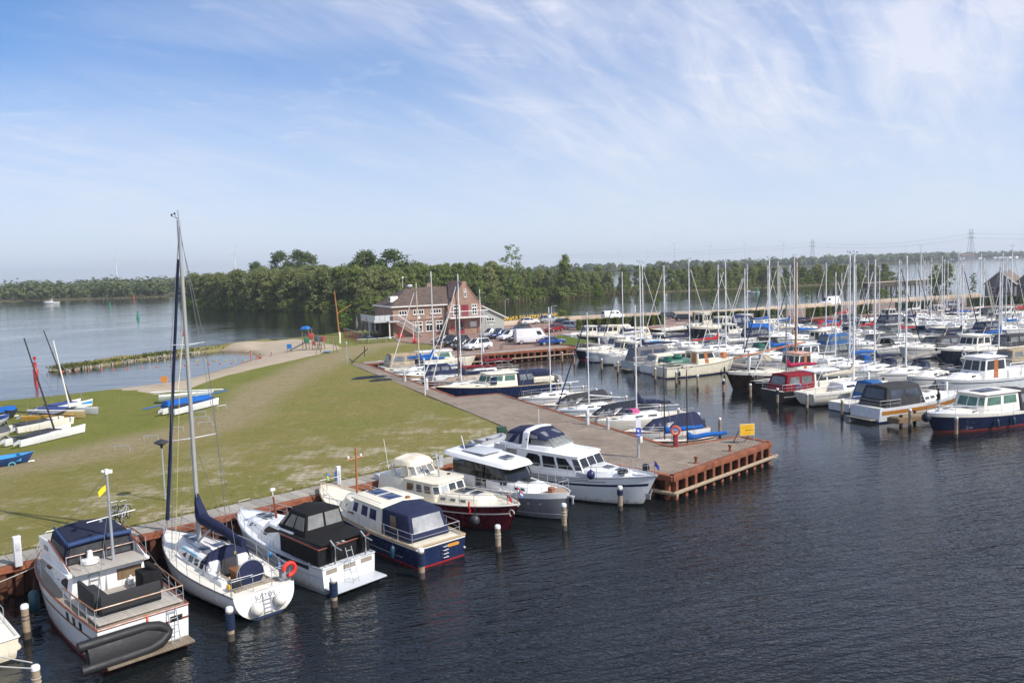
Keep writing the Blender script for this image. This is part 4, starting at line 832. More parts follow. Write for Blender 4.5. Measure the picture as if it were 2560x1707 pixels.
# ================================================================ the seven boats along the near quay
def ladder(parent,x,y,z0,z1,w_=.32,n=4,mat=None,lean=.0,name='ladder'):
    b=MB()
    for s in (-1,1): b.tube([(x,y+s*w_/2,z0),(x+lean,y+s*w_/2,z1)],.018,5)
    for i in range(n): f=(i+.5)/n; b.tube([(x+lean*f,y-w_/2,lerp(z0,z1,f)),(x+lean*f,y+w_/2,lerp(z0,z1,f))],.018,5)
    return b.build(name,mat or STEEL,parent)
def fore1():
    r,L=put('trawler_yacht','white aft-cabin motor yacht with navy tented flybridge and steel mast, nearest at left',(-13.5,28.6),(-20.6,36.0))
    H=Hull(L+.3,3.5,1.52,2.05,tm=.45,ws=.90,p=2.6,q=.8,rake=1.1,flare=.3,fl=.05,sheer=2.2); H.build(r,WHITE,paint((.22,.012,.015),.4),.10,REDWOOD,.045,((.66,.71,REDWOOD,0,.97),))
    H.strip(.66,.71,'transom_stripe',REDWOOD,r,.008,0,.002,m=1)
    H.deck(r,TEAK,.04,.04); TD=planks((.36,.33,.28),(.50,.46,.40),.09)
    b=MB(); b.box((-3.45,0,1.60),(3.3,2.95,.05)); b.build('aft_deck',TD,r,bev=.01)
    # saloon
    F=house(r,'saloon',WHITE,[(2.9,.55),(2.3,1.25),(-1.75,1.40)],[(2.2,.50),(1.7,1.10),(-1.85,1.28)],lambda x:H.zd(x),2.42,.02,.04)
    for sd in (1,-1):
        for u0,u1 in ((.03,.24),(.30,.55),(.62,.84)):
            uu=(u0,u1,.30,.86) if sd>0 else (1-u1,1-u0,.30,.86); win(F[('s',1,sd)],uu,WINDOW,F['obj'],frame=REDWOOD)
        win(F[('s',0,sd)],(.1,.9,.4,.85),WINDOW,F['obj'])
    win(F['front'],(.08,.92,.4,.85),WINDOW,F['obj'])
    win(F['back'],(.62,.94,.40,.86),paint((.22,.15,.09),.25),F['obj'],frame=REDWOOD); win(F['back'],(.10,.36,.40,.86),WHITE,F['obj'],'door',.03)
    b=MB(); b.box((-.1,0,2.50),(3.7,3.0,.13)); b.build('upper_deck_edge',WHITE,r,bev=.04); b=MB(); b.box((-.95,0,2.575),(2.5,2.62,.04)); b.build('upper_deck',TD,r,bev=.006)
    # flybridge: wedge coamings, tent
    for sd in (1,-1):
        b=MB(); y=sd*1.42; pts=[(-1.9,2.56),(1.6,2.56),(2.0,3.25),(.6,3.30)]
        b.add([(x,y,z) for x,z in pts]+[(x-.02,y-sd*.07,z) for x,z in pts],[(0,1,2,3),(7,6,5,4),(0,1,5,4),(1,2,6,5),(2,3,7,6),(3,0,4,7)]); w_=b.build('flybridge_coaming',WHITE,r,bev=.02)
        b=MB(); b.box((.95,y+sd*.01,2.98),(.5,.03,.17)); b.build('slot_window',GREY,w_)
    b=MB(); b.add([(2.0,1.42,3.25),(2.0,-1.42,3.25),(2.3,-1.2,2.5),(2.3,1.2,2.5)],[(0,1,2,3)]); b.build('flybridge_front',WHITE,r)
    K=house(r,'flybridge_tent',fabric((.017,.021,.042)),[(1.75,1.08),(1.3,1.33),(-.85,1.30)],[(1.35,.85),(1.1,1.12),(-.95,1.14)],2.6,lambda x:3.47+.12*(x+.95)/2.2,.10,.07)
    mesh_=paint((.05,.052,.055),.55,0,.6,2.,.5,6.)
    win(K['back'],(.05,.95,.06,.80),mesh_,K['obj'],'mesh_panel',.02)
    for sd in (1,-1): win(K[('s',1,sd)],(.12,.9,.2,.75),mesh_,K['obj'],'mesh_panel',.02)
    b=MB(); b.tube([(-1.0,1.16,3.44),(-1.02,0,3.50),(-1.0,-1.16,3.44)],.09,8); b.tube([(1.3,1.,3.62),(-1.0,1.15,3.44)],.05,6); b.build('tent_roll',paint((.012,.04,.13),.7),K['obj'])
    # wooden rails on the flybridge
    b=MB(); b.tube([(.7,1.38,3.34),(-1.85,1.38,2.72)],.03,6); b.tube([(.7,-1.38,3.34),(-1.85,-1.38,2.72)],.03,6); b.tube([(-1.0,1.25,2.98),(-1.0,-1.25,2.98)],.022,6); b.tube([(.3,-1.45,3.3),(-.5,-1.5,3.28),(-1.6,-1.5,3.2)],.025,6); b.build('wooden_rail',REDWOOD,r)
    for x,y in ((-1.0,1.25),(-1.0,-.2),(-1.0,-1.25),(-1.6,-1.5),(-.6,-1.5),(.2,-1.5)): b=MB(); b.tube([(x,y,2.55),(x,y,3.0 if y!=-1.5 else 3.24)],.014,5); b.build('rail_post',STEEL,r)
    # mast with crosstree
    b=MB(); b.tube([(-1.48,-.30,1.62),(-1.40,-.30,6.05)],.065,10,.05); m=b.build('mast',ALU,r)
    b=MB(); b.tube([(-1.42,.55,4.28),(-1.42,-1.25,4.38)],.022,6); b.box((-1.42,.05,4.25),(.1,.1,.1)); b.build('crosstree',ALU,m)
    b=MB(); b.box((-1.40,-.30,6.1),(.12,.12,.2)); b.lathe([(.02,0),(.1,.02),(.1,.14),(.02,.16)],(-1.40,-.42,6.0),8); b.ball((-1.40,-.16,6.12),.07,8,5); b.build('mast_head_lamp',WHITE,m)
    b=MB(); b.loft([[(-1.45,-.22,5.6),(-1.45,-.22,5.38)],[(-1.5,-.02,5.5),(-1.5,-.04,5.25)],[(-1.52,.1,5.38),(-1.52,.06,5.18)]],False); b.build('pennant',paint((.75,.6,.02),.8),m)
    b=MB(); b.tube([(-1.40,-.3,6.0),(1.9,1.3,2.6)],.008,4); b.tube([(-1.40,-.3,6.0),(1.9,-1.3,2.6)],.008,4); b.tube([(-1.41,-.3,5.),(-4.9,1.5,1.7)],.008,4); b.tube([(-1.41,-.3,5.),(-4.9,-1.5,1.7)],.008,4); b.build('stay',CABLE,m)
    b=MB(); b.lathe([(.02,0),(.33,.03),(.33,.17),(.12,.22),(.09,.5),(.02,.52)],(-1.15,.45,2.6),12); b.build('radar_dome',WHITE,r)
    for y in (.95,.12): b=MB(); b.tube([(-1.85,y,1.6),(-1.75,y,3.15)],.022,6); b.build('davit_post',STEEL,r)
    ladder(r,-2.0,.55,1.62,2.5,.35,4,lean=.15)
    # aft furniture
    b=MB(); b.box((-4.3,.15,1.92),(.55,2.1,.55)); b.box((-3.3,1.0,1.92),(1.8,.55,.55)); b.box((-4.55,.15,2.05),(.14,2.1,.72)); b.box((-3.3,1.24,2.08),(1.9,.14,.75)); b.build('black_sofa',paint((.025,.025,.027),.75,0,.25,8.,.5,30),r,bev=.05)
    b=MB(); b.box((-3.0,-1.05,2.0),(.85,.75,.78)); b.build('covered_box',BLACKCLOTH,r,bev=.05); b=MB(); b.tube([(-3.25,-1.25,2.4),(-3.0,-1.0,2.62),(-2.8,-1.1,2.5)],.12,7); b.build('folded_cloth',BLACKCLOTH,r)
    b=MB(); b.lathe([(.12,0),(.2,.22),(.21,.26),(.17,.24)],(-3.55,.45,1.64),12); b.build('blue_pot',paint((.01,.03,.16),.25),r)
    b=MB(); b.lathe([(.11,0),(.11,.26),(.04,.3),(.04,.36)],(-1.95,-.72,1.64),10); b.build('white_canister',WHITE,r)
    H.rail(r,-5.0,-1.9,4,.62,.06,stern=True,cap=WOOD,wires=2); H.rail(r,1.2,4.7,4,.6,.08,close=True)
    # transom fittings
    tf=[Vector((-5.28,1.56,0)),Vector((-5.28,-1.56,0)),Vector((-5.28,-1.56,1.5)),Vector((-5.28,1.56,1.5))]
    for u in (.36,.80): win(tf,(u,u+.12,.68,.80),WINDOW,r,'transom_window',.02,paint((.40,.27,.10),.3,.8),.03)
    b=MB(); b.box((-5.58,0,.30),(.66,3.0,.08)); b.build('swim_platform',planks((.17,.13,.085),(.27,.22,.155),.12),r,bev=.015)
    ladder(r,-5.62,-.95,.34,1.55,.3,5,lean=.28); 
    b=MB(); b.tube([(-5.28,-.1,1.55),(-5.32,-.1,1.1)],.04,6); b.build('orange_strap',ORANGE,r)
    for x in (-2.4,-3.05,-3.7): f=[H.P(H.t(x+.12),.72,1,.004),H.P(H.t(x-.12),.72,1,.004),H.P(H.t(x-.12),.90,1,.004),H.P(H.t(x+.12),.90,1,.004)]; win(f,(0,1,0,1),WINDOW,r,'porthole')
    for i in range(6): x=-4.85+.07*i; f=[H.P(H.t(x+.02),.20,1,.004),H.P(H.t(x-.02),.20,1,.004),H.P(H.t(x-.02),.52,1,.004),H.P(H.t(x+.02),.52,1,.004)]; win(f,(0,1,0,1),DARK,r,'louvre')
    fender(r,(1.6,1.85,.75),.85,.2,paint((.012,.07,.09),.35)); fender(r,(-.6,-1.95,.7),.7,.16)
    # tender lashed upright across the transom: its own thing
    t=empty('inflatable_tender',(0,0,0),0,'black inflatable dinghy lashed on its side across the stern of the trawler yacht','dinghy')
    k=inflatable(t,'tube',paint((.011,.011,.012),.6,0,.2,2.,.3,6.),2.75,1.16,.19)
    M_=Matrix.Translation(r.location)@Matrix.Rotation(r.rotation_euler.z,4,'Z')@Matrix.Translation((-5.66,.62,.30))@Matrix.Rotation(R(-90),4,'Z')@Matrix.Rotation(R(-106),4,'X')@Matrix.Translation((0,-.52,-.2))
    t.matrix_world=M_
    return r
fore1()
def fore2():
    r,L=put('sailing_yacht','white sailing yacht with very tall mast, navy boom cover and covered wheel, left foreground',(-10.35,32.15),(-16.9,39.0),'sailboat')
    H=Hull(L+.5,3.25,1.02,1.38,tm=.40,ws=.80,p=1.9,q=.92,rake=.75,srake=-.25,flare=.10,fl=.10,sheer=1.6,n=28,rnd=1.); H.build(r,WHITE,NAVY,.09,None,.02,((.12,.15,GREY,.0,.98),),9)
    H.deck(r,GELCREAM,.03,.03,(-4.45,-1.75,.78,.48),TEAK)
    b=MB()
    for sd in (1,-1): b.tube([H.P(t,1.0,sd,.0) for t in H.ts()],.03,6)
    b.build('toe_rail',paint((.10,.10,.12),.4),r)
    zc=1.62
    F=house(r,'coachroof',WHITE,[(3.0,.25),(2.1,.72),(.2,1.02),(-1.75,1.05)],[(2.6,.18),(1.85,.52),(.2,.80),(-1.75,.84)],lambda x:H.zd(x,.03),lambda x:1.58-.02*(x-1),.07,.05)
    for sd in (1,-1):
        for k,u0,u1 in ((1,.55,.85),(2,.08,.30),(2,.38,.60),(2,.68,.86)):
            uu=(u0,u1,.3,.78) if sd>0 else (1-u1,1-u0,.3,.78); win(F[('s',k,sd)],uu,WINDOW,F['obj'],off=.01)
    for x,y,w_ in ((2.15,0,.42),(1.55,.0,.4),(-.15,.35,.5),(-.15,-.35,.5)): hatch(F['obj'],x,y,1.665,.45,w_,paint((.04,.06,.10),.15))
    b=MB(); b.tube([(-1.2,.55,1.68),(1.5,.42,1.68)],.02,5); b.tube([(-1.2,-.55,1.68),(1.5,-.42,1.68)],.02,5); b.tube([(-.9,.2,1.68),(.8,.1,1.69)],.02,5); b.tube([(-.9,-.2,1.68),(.8,-.1,1.69)],.02,5); b.build('grab_rail',WOOD,F['obj'])
    b=MB(); b.box((.15,.86,1.62),(1.7,.06,.05)); b.build('blue_strap',paint((.10,.35,.55),.6),F['obj'])
    # cockpit
    for sd in (1,-1):
        b=MB(); b.hexa([(-1.8,sd*.80,1.0),(-3.55,sd*.80,1.0),(-3.55,sd*1.12,1.0),(-1.8,sd*1.12,1.0),(-1.8,sd*.80,1.32),(-3.45,sd*.80,1.24),(-3.45,sd*1.05,1.22),(-1.8,sd*1.05,1.30)]); b.build('coaming',WHITE,r,bev=.06)
        b=MB(); b.box((-2.75,sd*.55,.78),(1.9,.42,.40)); b.build('cockpit_seat',TEAK,r,bev=.02)
        b=MB(); b.lathe([(.11,0),(.09,.08),(.07,.1),(.09,.17),(.02,.18)],(-2.0,sd*.95,1.31),10); b.lathe([(.11,0),(.09,.08),(.07,.1),(.09,.17),(.02,.18)],(-3.0,sd*.95,1.27),10); b.build('winch',STEEL,r)
    b=MB(); b.box((-2.7,0,1.0),(.9,.3,.5)); b.box((-2.7,0,1.26),(1.0,.42,.04)); b.build('cockpit_table',WOOD,r,bev=.02)
    b=MB(); b.box((-1.78,0,1.15),(.06,.66,.8)); b.build('companionway',paint((.05,.05,.055),.4),r); [MB().box((-1.70,y,1.35),(.5,.5,.5)).build('bulkhead',WHITE,r,bev=.08) for y in (.62,-.62)]
    b=MB(); b.box((-3.62,0,.95),(.28,.34,.7)); p=b.build('steering_pedestal',WHITE,r,bev=.06)
    b=MB(); n=28; b.loft([[(-3.86+d,s*math.cos(2*math.pi*k/n),1.38+s*math.sin(2*math.pi*k/n)) for k in range(n)] for d,s in ((.05,.48),(.045,.56),(0,.57),(-.05,.56),(-.06,.4))]); b.build('wheel_cover',NAVYCLOTH,p)
    b=MB(); b.torus((-3.86,0,1.38),.58,.02,'x',26,6); b.build('steering_wheel',STEEL,p)
    b=MB(); b.box((-4.3,0,1.04),(.42,1.9,.10)); b.build('helm_seat',TEAK,r,bev=.03)
    b=MB(); b.box((-4.15,.75,1.22),(.3,.42,.3)); b.build('black_bag',BLACK,r,bev=.05); b=MB(); b.box((-4.1,1.05,1.18),(.28,.1,.2)); b.build('yellow_float',paint((.8,.45,.03),.5),r,bev=.03)
    b=MB(); b.tube([(-1.2,-.45,1.8),(-1.55,-.5,1.72),(-1.8,-.3,1.7)],.08,6); b.build('towel',paint((.5,.45,.05),.9),r)
    sprayhood(r,-1.0,-1.8,.95,1.50,.46,NAVYCLOTH)
    b=MB(); b.tube([(-1.8,1.0,1.3),(-1.8,.82,1.95),(-1.8,0,2.1),(-1.8,-.82,1.95),(-1.8,-1.0,1.3)],.03,6); b.build('hood_hoop',NAVYCLOTH,r)
    mx=1.06
    m=mast_set(r,mx,1.62,14.35,.105,ALU,((.33,1.0),(.62,.75)),(1.30,0),1.2,4.78,1.5,-4.75,1.15,NAVYCLOTH,.10)
    b=MB(); b.tube([(mx+.14,.02,2.2),(mx+.13,.02,15.7)],.014,4); b.tube([(mx-.16,.06,2.2),(mx-.15,.04,14.)],.012,4); b.tube([(mx+.5,.9,1.2),(mx+.12,.05,12.4)],.012,4,cap=False); b.build('halyard',paint((.55,.5,.22),.9),m)
    boom(r,mx-.1,2.72,4.3,.22); boom_cover(r,mx-.03,2.62,4.35,NAVYCLOTH,.62,.40,.26,.22,.95)
    b=MB(); b.tube([(mx-.12,0,1.75),(mx-1.5,0,2.62)],.045,6); b.build('boom_vang',ALU,r)
    H.rail(r,-4.75,4.45,8,.58,.06,stern=True); b=MB(); b.tube([(4.3,.35,1.95),(4.86,.0,2.0),(4.3,-.35,1.95)],.018,5); b.tube([(4.86,0,1.4),(4.86,0,2.0)],.018,5); b.build('pulpit',STEEL,r)
    for s in (1,-1): b=MB(); b.tube([(-4.8,s*1.25,1.05),(-4.82,s*1.25,1.72),(-4.88,s*.4,1.72),(-4.88,s*.4,1.05)],.02,5); b.build('pushpit',STEEL,r)
    lifering(r,(-4.92,-1.18,1.52),paint((.75,.035,.02),.5),.25,.085,'x',.8,'horseshoe_buoy')
    tf=[H.P(0,0,1),H.P(0,0,-1),H.P(0,1,-1),H.P(0,1,1)]; n=fn(tf)
    win(tf,[(.24,.18),(.74,.18),(.80,.45),(.78,.66),(.2,.66),(.18,.45)],paint((.66,.66,.65),.35),r,'transom_recess',.004)
    ballfender(r,tuple(fpt(tf,.20,.40)+n*.2),.25,FENDERWHITE); ballfender(r,tuple(fpt(tf,.78,.50)+n*.2),.25,FENDERWHITE)
    q=fpt(tf,.52,.1)+n*.06; q2=fpt(tf,.52,.95)+n*.06; b=MB()
    for s in (-.16,.16): b.tube([q+Vector((0,s,0)),q2+Vector((0,s,0))],.016,5)
    for i in range(4): b.tube([q.lerp(q2,.1+.18*i)+Vector((0,-.16,0)),q.lerp(q2,.1+.18*i)+Vector((0,.16,0))],.016,5)
    b.build('swim_ladder',STEEL,r)
    win(tf,(.34,.74,.60,.635),GREY,r,'transom_slot',.012)
    xax=(tf[1]-tf[0]).normalized(); yax=n.cross(xax).normalized(); rot=Matrix((xax,yax,n)).transposed().to_euler(); textobj('boat_name','JUSTUS',.27,paint((.16,.16,.17),.5),r,fpt(tf,.50,.77)+n*.012,rot)
    b=MB(); b.box((-4.75,-.95,1.35),(.26,.2,.42)); b.build('outboard_bracket',GREY,r,bev=.03)
    return r
fore2()
def fore3():
    r,L=put('motor_cruiser','white motor cruiser with black canvas canopy and black cockpit dodgers, third along the near quay',(-7.1,34.55),(-14.2,41.1))
    H=Hull(L-.6,3.05,1.12,1.78,tm=.42,ws=.90,p=2.4,q=.85,rake=1.0,flare=.34,fl=.05,sheer=1.8); H.build(r,WHITE,paint((.30,.31,.33),.4),.12,paint((.55,.56,.57),.3,.6),.04,((.60,.64,LIGHTGREY,0,.97),))
    off=.3; H.deck(r,paint((.62,.64,.66),.5),.05,.04)
    F=house(r,'fore_cabin',WHITE,[(3.3,.3),(2.5,.85),(.3,1.2)],[(2.8,.25),(2.2,.66),(.3,.98)],lambda x:H.zd(x),lambda x:1.80+.0*x,.06,.05)
    for sd in (1,-1):
        for u0,u1 in ((.06,.18),(.26,.38)):
            uu=(u0,u1,.3,.75) if sd>0 else (1-u1,1-u0,.3,.75); win(F[('s',1,sd)],uu,WINDOW,F['obj'])
    hatch(F['obj'],1.8,0,1.90,.5,.5); hatch(F['obj'],2.45,0,1.86,.35,.35)
    G_=house(r,'deckhouse',WHITE,[(1.5,.85),(.9,1.2),(-2.0,1.3)],[(.55,.72),(.1,1.0),(-2.0,1.12)],lambda x:H.zd(x),2.12,.05,.05)
    for sd in (1,-1): win(G_[('s',1,sd)],[(.06,.35),(.42,.35),(.52,.6),(.46,.86),(.05,.86),(.0,.62)] if sd>0 else [(1-u,v) for u,v in [(.06,.35),(.42,.35),(.52,.6),(.46,.86),(.05,.86),(.0,.62)]],paint((.045,.035,.03),.1),G_['obj'])
    win(G_['front'],(.08,.92,.2,.85),WINDOW,G_['obj'],'windscreen')
    # canopy
    K=house(r,'canopy_frame',BLACKCLOTH,[(-.2,.85),(-.75,1.05),(-2.9,1.10)],[(-1.25,.60),(-1.55,.82),(-2.75,.88)],2.0,3.02,.10,.06)
    v=glassy((.20,.20,.19),.15); vc=plastic_clear()
    for sd in (1,-1):
        for pts in ([(.10,.30),(.47,.30),(.47,.84),(.16,.84)],[(.53,.30),(.93,.30),(.93,.84),(.53,.84)]): win(K[('s',1,sd)],pts if sd>0 else [(1-u,v_) for u,v_ in pts],v,K['obj'],'canopy_window',.015)
        win(K[('s',0,sd)],(.1,.9,.25,.8),v,K['obj'],'canopy_window',.015)
    win(K['front'],(.04,.48,.2,.9),v,K['obj'],'canopy_window',.015); win(K['front'],(.52,.96,.2,.9),v,K['obj'],'canopy_window',.015); win(K['back'],(.06,.47,.32,.9),v,K['obj'],'canopy_window',.015); win(K['back'],(.53,.94,.32,.9),v,K['obj'],'canopy_window',.015)
    b=MB(); b.box((-2.6,0,2.02),(3.4,2.5,.06)); b.build('cockpit_tonneau',BLACKCLOTH,r,bev=.02)
    # dodgers round the aft cockpit
    for sd in (1,-1):
        b=MB(); pts=[(-.9,1.02),(-4.25,1.28)]
        b.hexa([(-1.3,sd*1.34,1.25),(-4.2,sd*1.36,1.15),(-4.2,sd*1.32,1.15),(-1.3,sd*1.30,1.25),(-1.3,sd*1.34,1.98),(-4.2,sd*1.36,1.86),(-4.2,sd*1.32,1.86),(-1.3,sd*1.30,1.98)]); b.build('dodger',BLACKCLOTH,r)
        b=MB(); b.tube([(-1.25,sd*1.33,2.0),(-4.25,sd*1.35,1.88)],.03,6); b.build('handrail',REDWOOD,r)
    b=MB(); b.hexa([(-4.22,1.34,1.15),(-4.22,-1.34,1.15),(-4.18,-1.34,1.15),(-4.18,1.34,1.15),(-4.22,1.34,1.80),(-4.22,-1.34,1.80),(-4.18,-1.34,1.80),(-4.18,1.34,1.80)]); b.build('stern_dodger',BLACKCLOTH,r); b=MB(); b.tube([(-4.24,1.35,1.86),(-4.24,-1.35,1.86)],.03,6); b.build('stern_handrail',REDWOOD,r)
    for y in (.75,-.85):
        b=MB(); b.tube([(-4.4,y,.95),(-4.62,y,1.3),(-4.62,y,1.95),(-4.3,y,2.15)],.035,6); b.tube([(-4.3,y,2.0),(-5.2,y+.1,1.95)],.025,6); b.build('davit',STEEL,r); b=MB(); b.box((-4.42,y,1.72),(.24,.28,.62)); b.build('motor_cover',BLACKCLOTH,r,bev=.07)
    for u0,u1 in ((-1.2,-3.6),): f=[H.P(H.t(u0),.80,1,.006),H.P(H.t(u1),.80,1,.006),H.P(H.t(u1),.94,1,.006),H.P(H.t(u0),.94,1,.006)]; win(f,(0,1,0,1),BLACK,r,'long_window',.01); f=[Vector((p.x,-p.y,p.z)) for p in (f[1],f[0],f[3],f[2])]; win(f,(0,1,0,1),BLACK,r,'long_window',.01)
    xs_=-(L-.6)/2; tf=[Vector((xs_,1.36,.1)),Vector((xs_,-1.36,.1)),Vector((xs_,-1.36,1.12)),Vector((xs_,1.36,1.12))]
    for u0,u1 in ((.06,.26),(.38,.62),(.72,.94)): win(tf,(u0,u1,.70,.90),paint((.30,.26,.20),.2),r,'transom_window',.015,WHITE,.03)
    b=MB(); b.box((xs_-.42,0,.26),(.95,2.65,.08)); b.build('swim_platform',LIGHTGREY,r,bev=.03); ladder(r,xs_-.55,.05,.3,1.75,.3,5,lean=.5)
    b=MB(); b.tube([(1.15,0,1.85),(1.35,0,2.95)],.06,8,.04); m=b.build('wooden_mast',REDWOOD,r); b=MB(); b.tube([(1.35,0,2.9),(1.38,0,3.25)],.02,5); b.box((1.38,0,3.28),(.12,.24,.12)); b.build('mast_camera',WHITE,m); b=MB(); b.tube([(1.3,.55,2.3),(1.3,-.55,2.35)],.02,5); b.build('crosstree',REDWOOD,m)
    H.rail(r,-.9,4.1,5,.58,.07,close=True,wires=2); fender(r,(-1.7,1.68,.62),.5,.12,paint((.012,.10,.30),.4)); ballfender(r,(-1.0,1.72,1.1),.13,paint((.01,.12,.32),.4))
    return r
fore3()
def fore4():
    r,L=put('navy_hulled_cruiser','navy hulled cruiser with cream cabin, blue aft canopy and two solar panels',(-3.55,37.25),(-10.9,45.6))
    H=Hull(L,3.1,1.02,1.75,tm=.42,ws=.90,p=2.6,q=.75,rake=.8,flare=.25,fl=.06,sheer=2.4); H.build(r,NAVY,paint((.34,.012,.016),.4),.065,paint((.42,.30,.18),.7,0,.2,14.),.05)
    H.strip(.86,1.0,'bulwark_band',GELCREAM,r,.006,m=1); H.deck(r,CREAM,.10,.06,bul=GELCREAM)
    F=house(r,'fore_cabin',CREAM,[(2.9,.3),(2.2,.8),(.2,1.15)],[(2.4,.25),(1.9,.62),(.2,.95)],lambda x:H.zd(x,.1),lambda x:1.72+.03*x,.07,.05)
    for sd in (1,-1):
        for u in (.25,.5,.72): uu=(u,u+.07,.4,.66) if sd>0 else (1-u-.07,1-u,.4,.66); win(F[('s',1,sd)],uu,WINDOW,F['obj'],'porthole')
    hatch(F['obj'],1.5,0,1.83,.45,.45)
    W=house(r,'cabin',GELCREAM,[(.9,1.0),(.6,1.22),(-2.4,1.27)],[(.45,.92),(.2,1.12),(-2.4,1.17)],lambda x:H.zd(x,.1),2.16,.09,.05,roofmat=CREAM,over=.10)
    curt=paint((.035,.06,.13),.12,0,.6,3.)
    for sd in (1,-1):
        for u0,u1 in ((.05,.20),(.34,.54),(.62,.84)): uu=(u0,u1,.40,.86) if sd>0 else (1-u1,1-u0,.40,.86); wq=win(W[('s',1,sd)],uu,curt,W['obj'],frame=WHITE)
        b=MB(); b.box((.38 if sd>0 else .38,sd*1.25,1.42),(.5,.04,.1)); b.build('name_plaque',WOOD,W['obj'],bev=.02)
    win(W['front'],(.06,.47,.4,.85),WINDOW,W['obj'],'windscreen'); win(W['front'],(.53,.94,.4,.85),WINDOW,W['obj'],'windscreen')
    for x in (-.15,-1.35): b=MB(); b.box((x,-.05,2.33),(.95,.72,.03)); b.build('solar_panel',paint((.012,.03,.10),.12),W['roof'],bev=.005); b=MB(); b.box((x,-.05,2.315),(1.06,.83,.03)); b.build('panel_frame',ALU,W['roof'])
    b=MB(); b.box((.45,.0,2.34),(.2,.2,.12)); b.build('roof_vent',WOOD,W['roof'],bev=.02); b=MB(); b.box((-2.2,-.5,2.34),(.2,.2,.12)); b.build('roof_vent',WOOD,W['roof'],bev=.02)
    b=MB()
    for sd in (1,-1): b.tube([(.2,sd*1.02,2.36),(-2.2,sd*1.06,2.36)],.016,5)
    b.build('roof_rail',STEEL,W['roof'])
    K=house(r,'aft_canopy',NAVYCLOTH,[(-2.42,1.24),(-2.5,1.26),(-4.75,1.14)],[(-2.42,1.12),(-2.5,1.14),(-4.35,.98)],H.zd(-3.5,.02),lambda x:2.24+.02*x+.0,.14,.10)
    v=glassy((.30,.30,.30),.15); br=paint((.14,.085,.05),.2)
    for sd in (1,-1): win(K[('s',1,sd)],(.30,.52,.26,.84) if sd>0 else (.48,.70,.26,.84),br,K['obj'],'canopy_window',.015)
    win(K['back'],(.10,.90,.26,.88),v,K['obj'],'canopy_window',.015)
    H.rail(r,-5.2,4.7,9,.55,.06,stern=True,close=True)
    tf=[Vector((-L/2,1.40,.1)),Vector((-L/2,-1.40,.1)),Vector((-L/2,-1.40,1.02)),Vector((-L/2,1.40,1.02))]
    win(tf,[(.62,.66),(.64,.58),(.84,.58),(.87,.66),(.84,.74),(.64,.74)],paint((.62,.27,.04),.35),r,'name_board',.03)
    b=MB()
    for i in range(4): z=.25+.17*i; b.tube([(-L/2,-.02,z),(-L/2-.14,-.02,z),(-L/2-.14,-.30,z),(-L/2,-.30,z)],.02,5)
    b.build('transom_step',STEEL,r)
    for y in (1.25,-1.3): b=MB(); b.ball((-L/2-.04,y,.40),.07,8,6); b.build('exhaust_outlet',STEEL,r)
    fender(r,(-4.1,1.72,.55),.6,.13,FENDER); H.strip(.30,.34,'white_line',LIGHTGREY,r,.01,.10,.5,m=1,transom=False)
    b=MB(); b.tube([(1.8,0,1.75),(1.75,0,4.35)],.065,8,.045); m=b.build('wooden_mast',paint((.38,.13,.04),.4,0,.2,5.),r); b=MB(); b.tube([(1.77,.55,3.75),(1.77,-.5,3.80)],.03,6); b.build('crosstree',paint((.38,.13,.04),.4,0,.2,5.),m)
    for y in (.45,-.3): b=MB(); b.lathe([(.02,0),(.07,.02),(.07,.12),(.02,.14)],(1.77,y,3.82),8); b.build('mast_lamp',WHITE,m)
    flag(r,(3.9,.62,2.75),((.05,.25,.5),(.6,.5,.05),(.3,.5,.3)),.3,.34,-2.2,'signal_flag')
    return r
fore4()
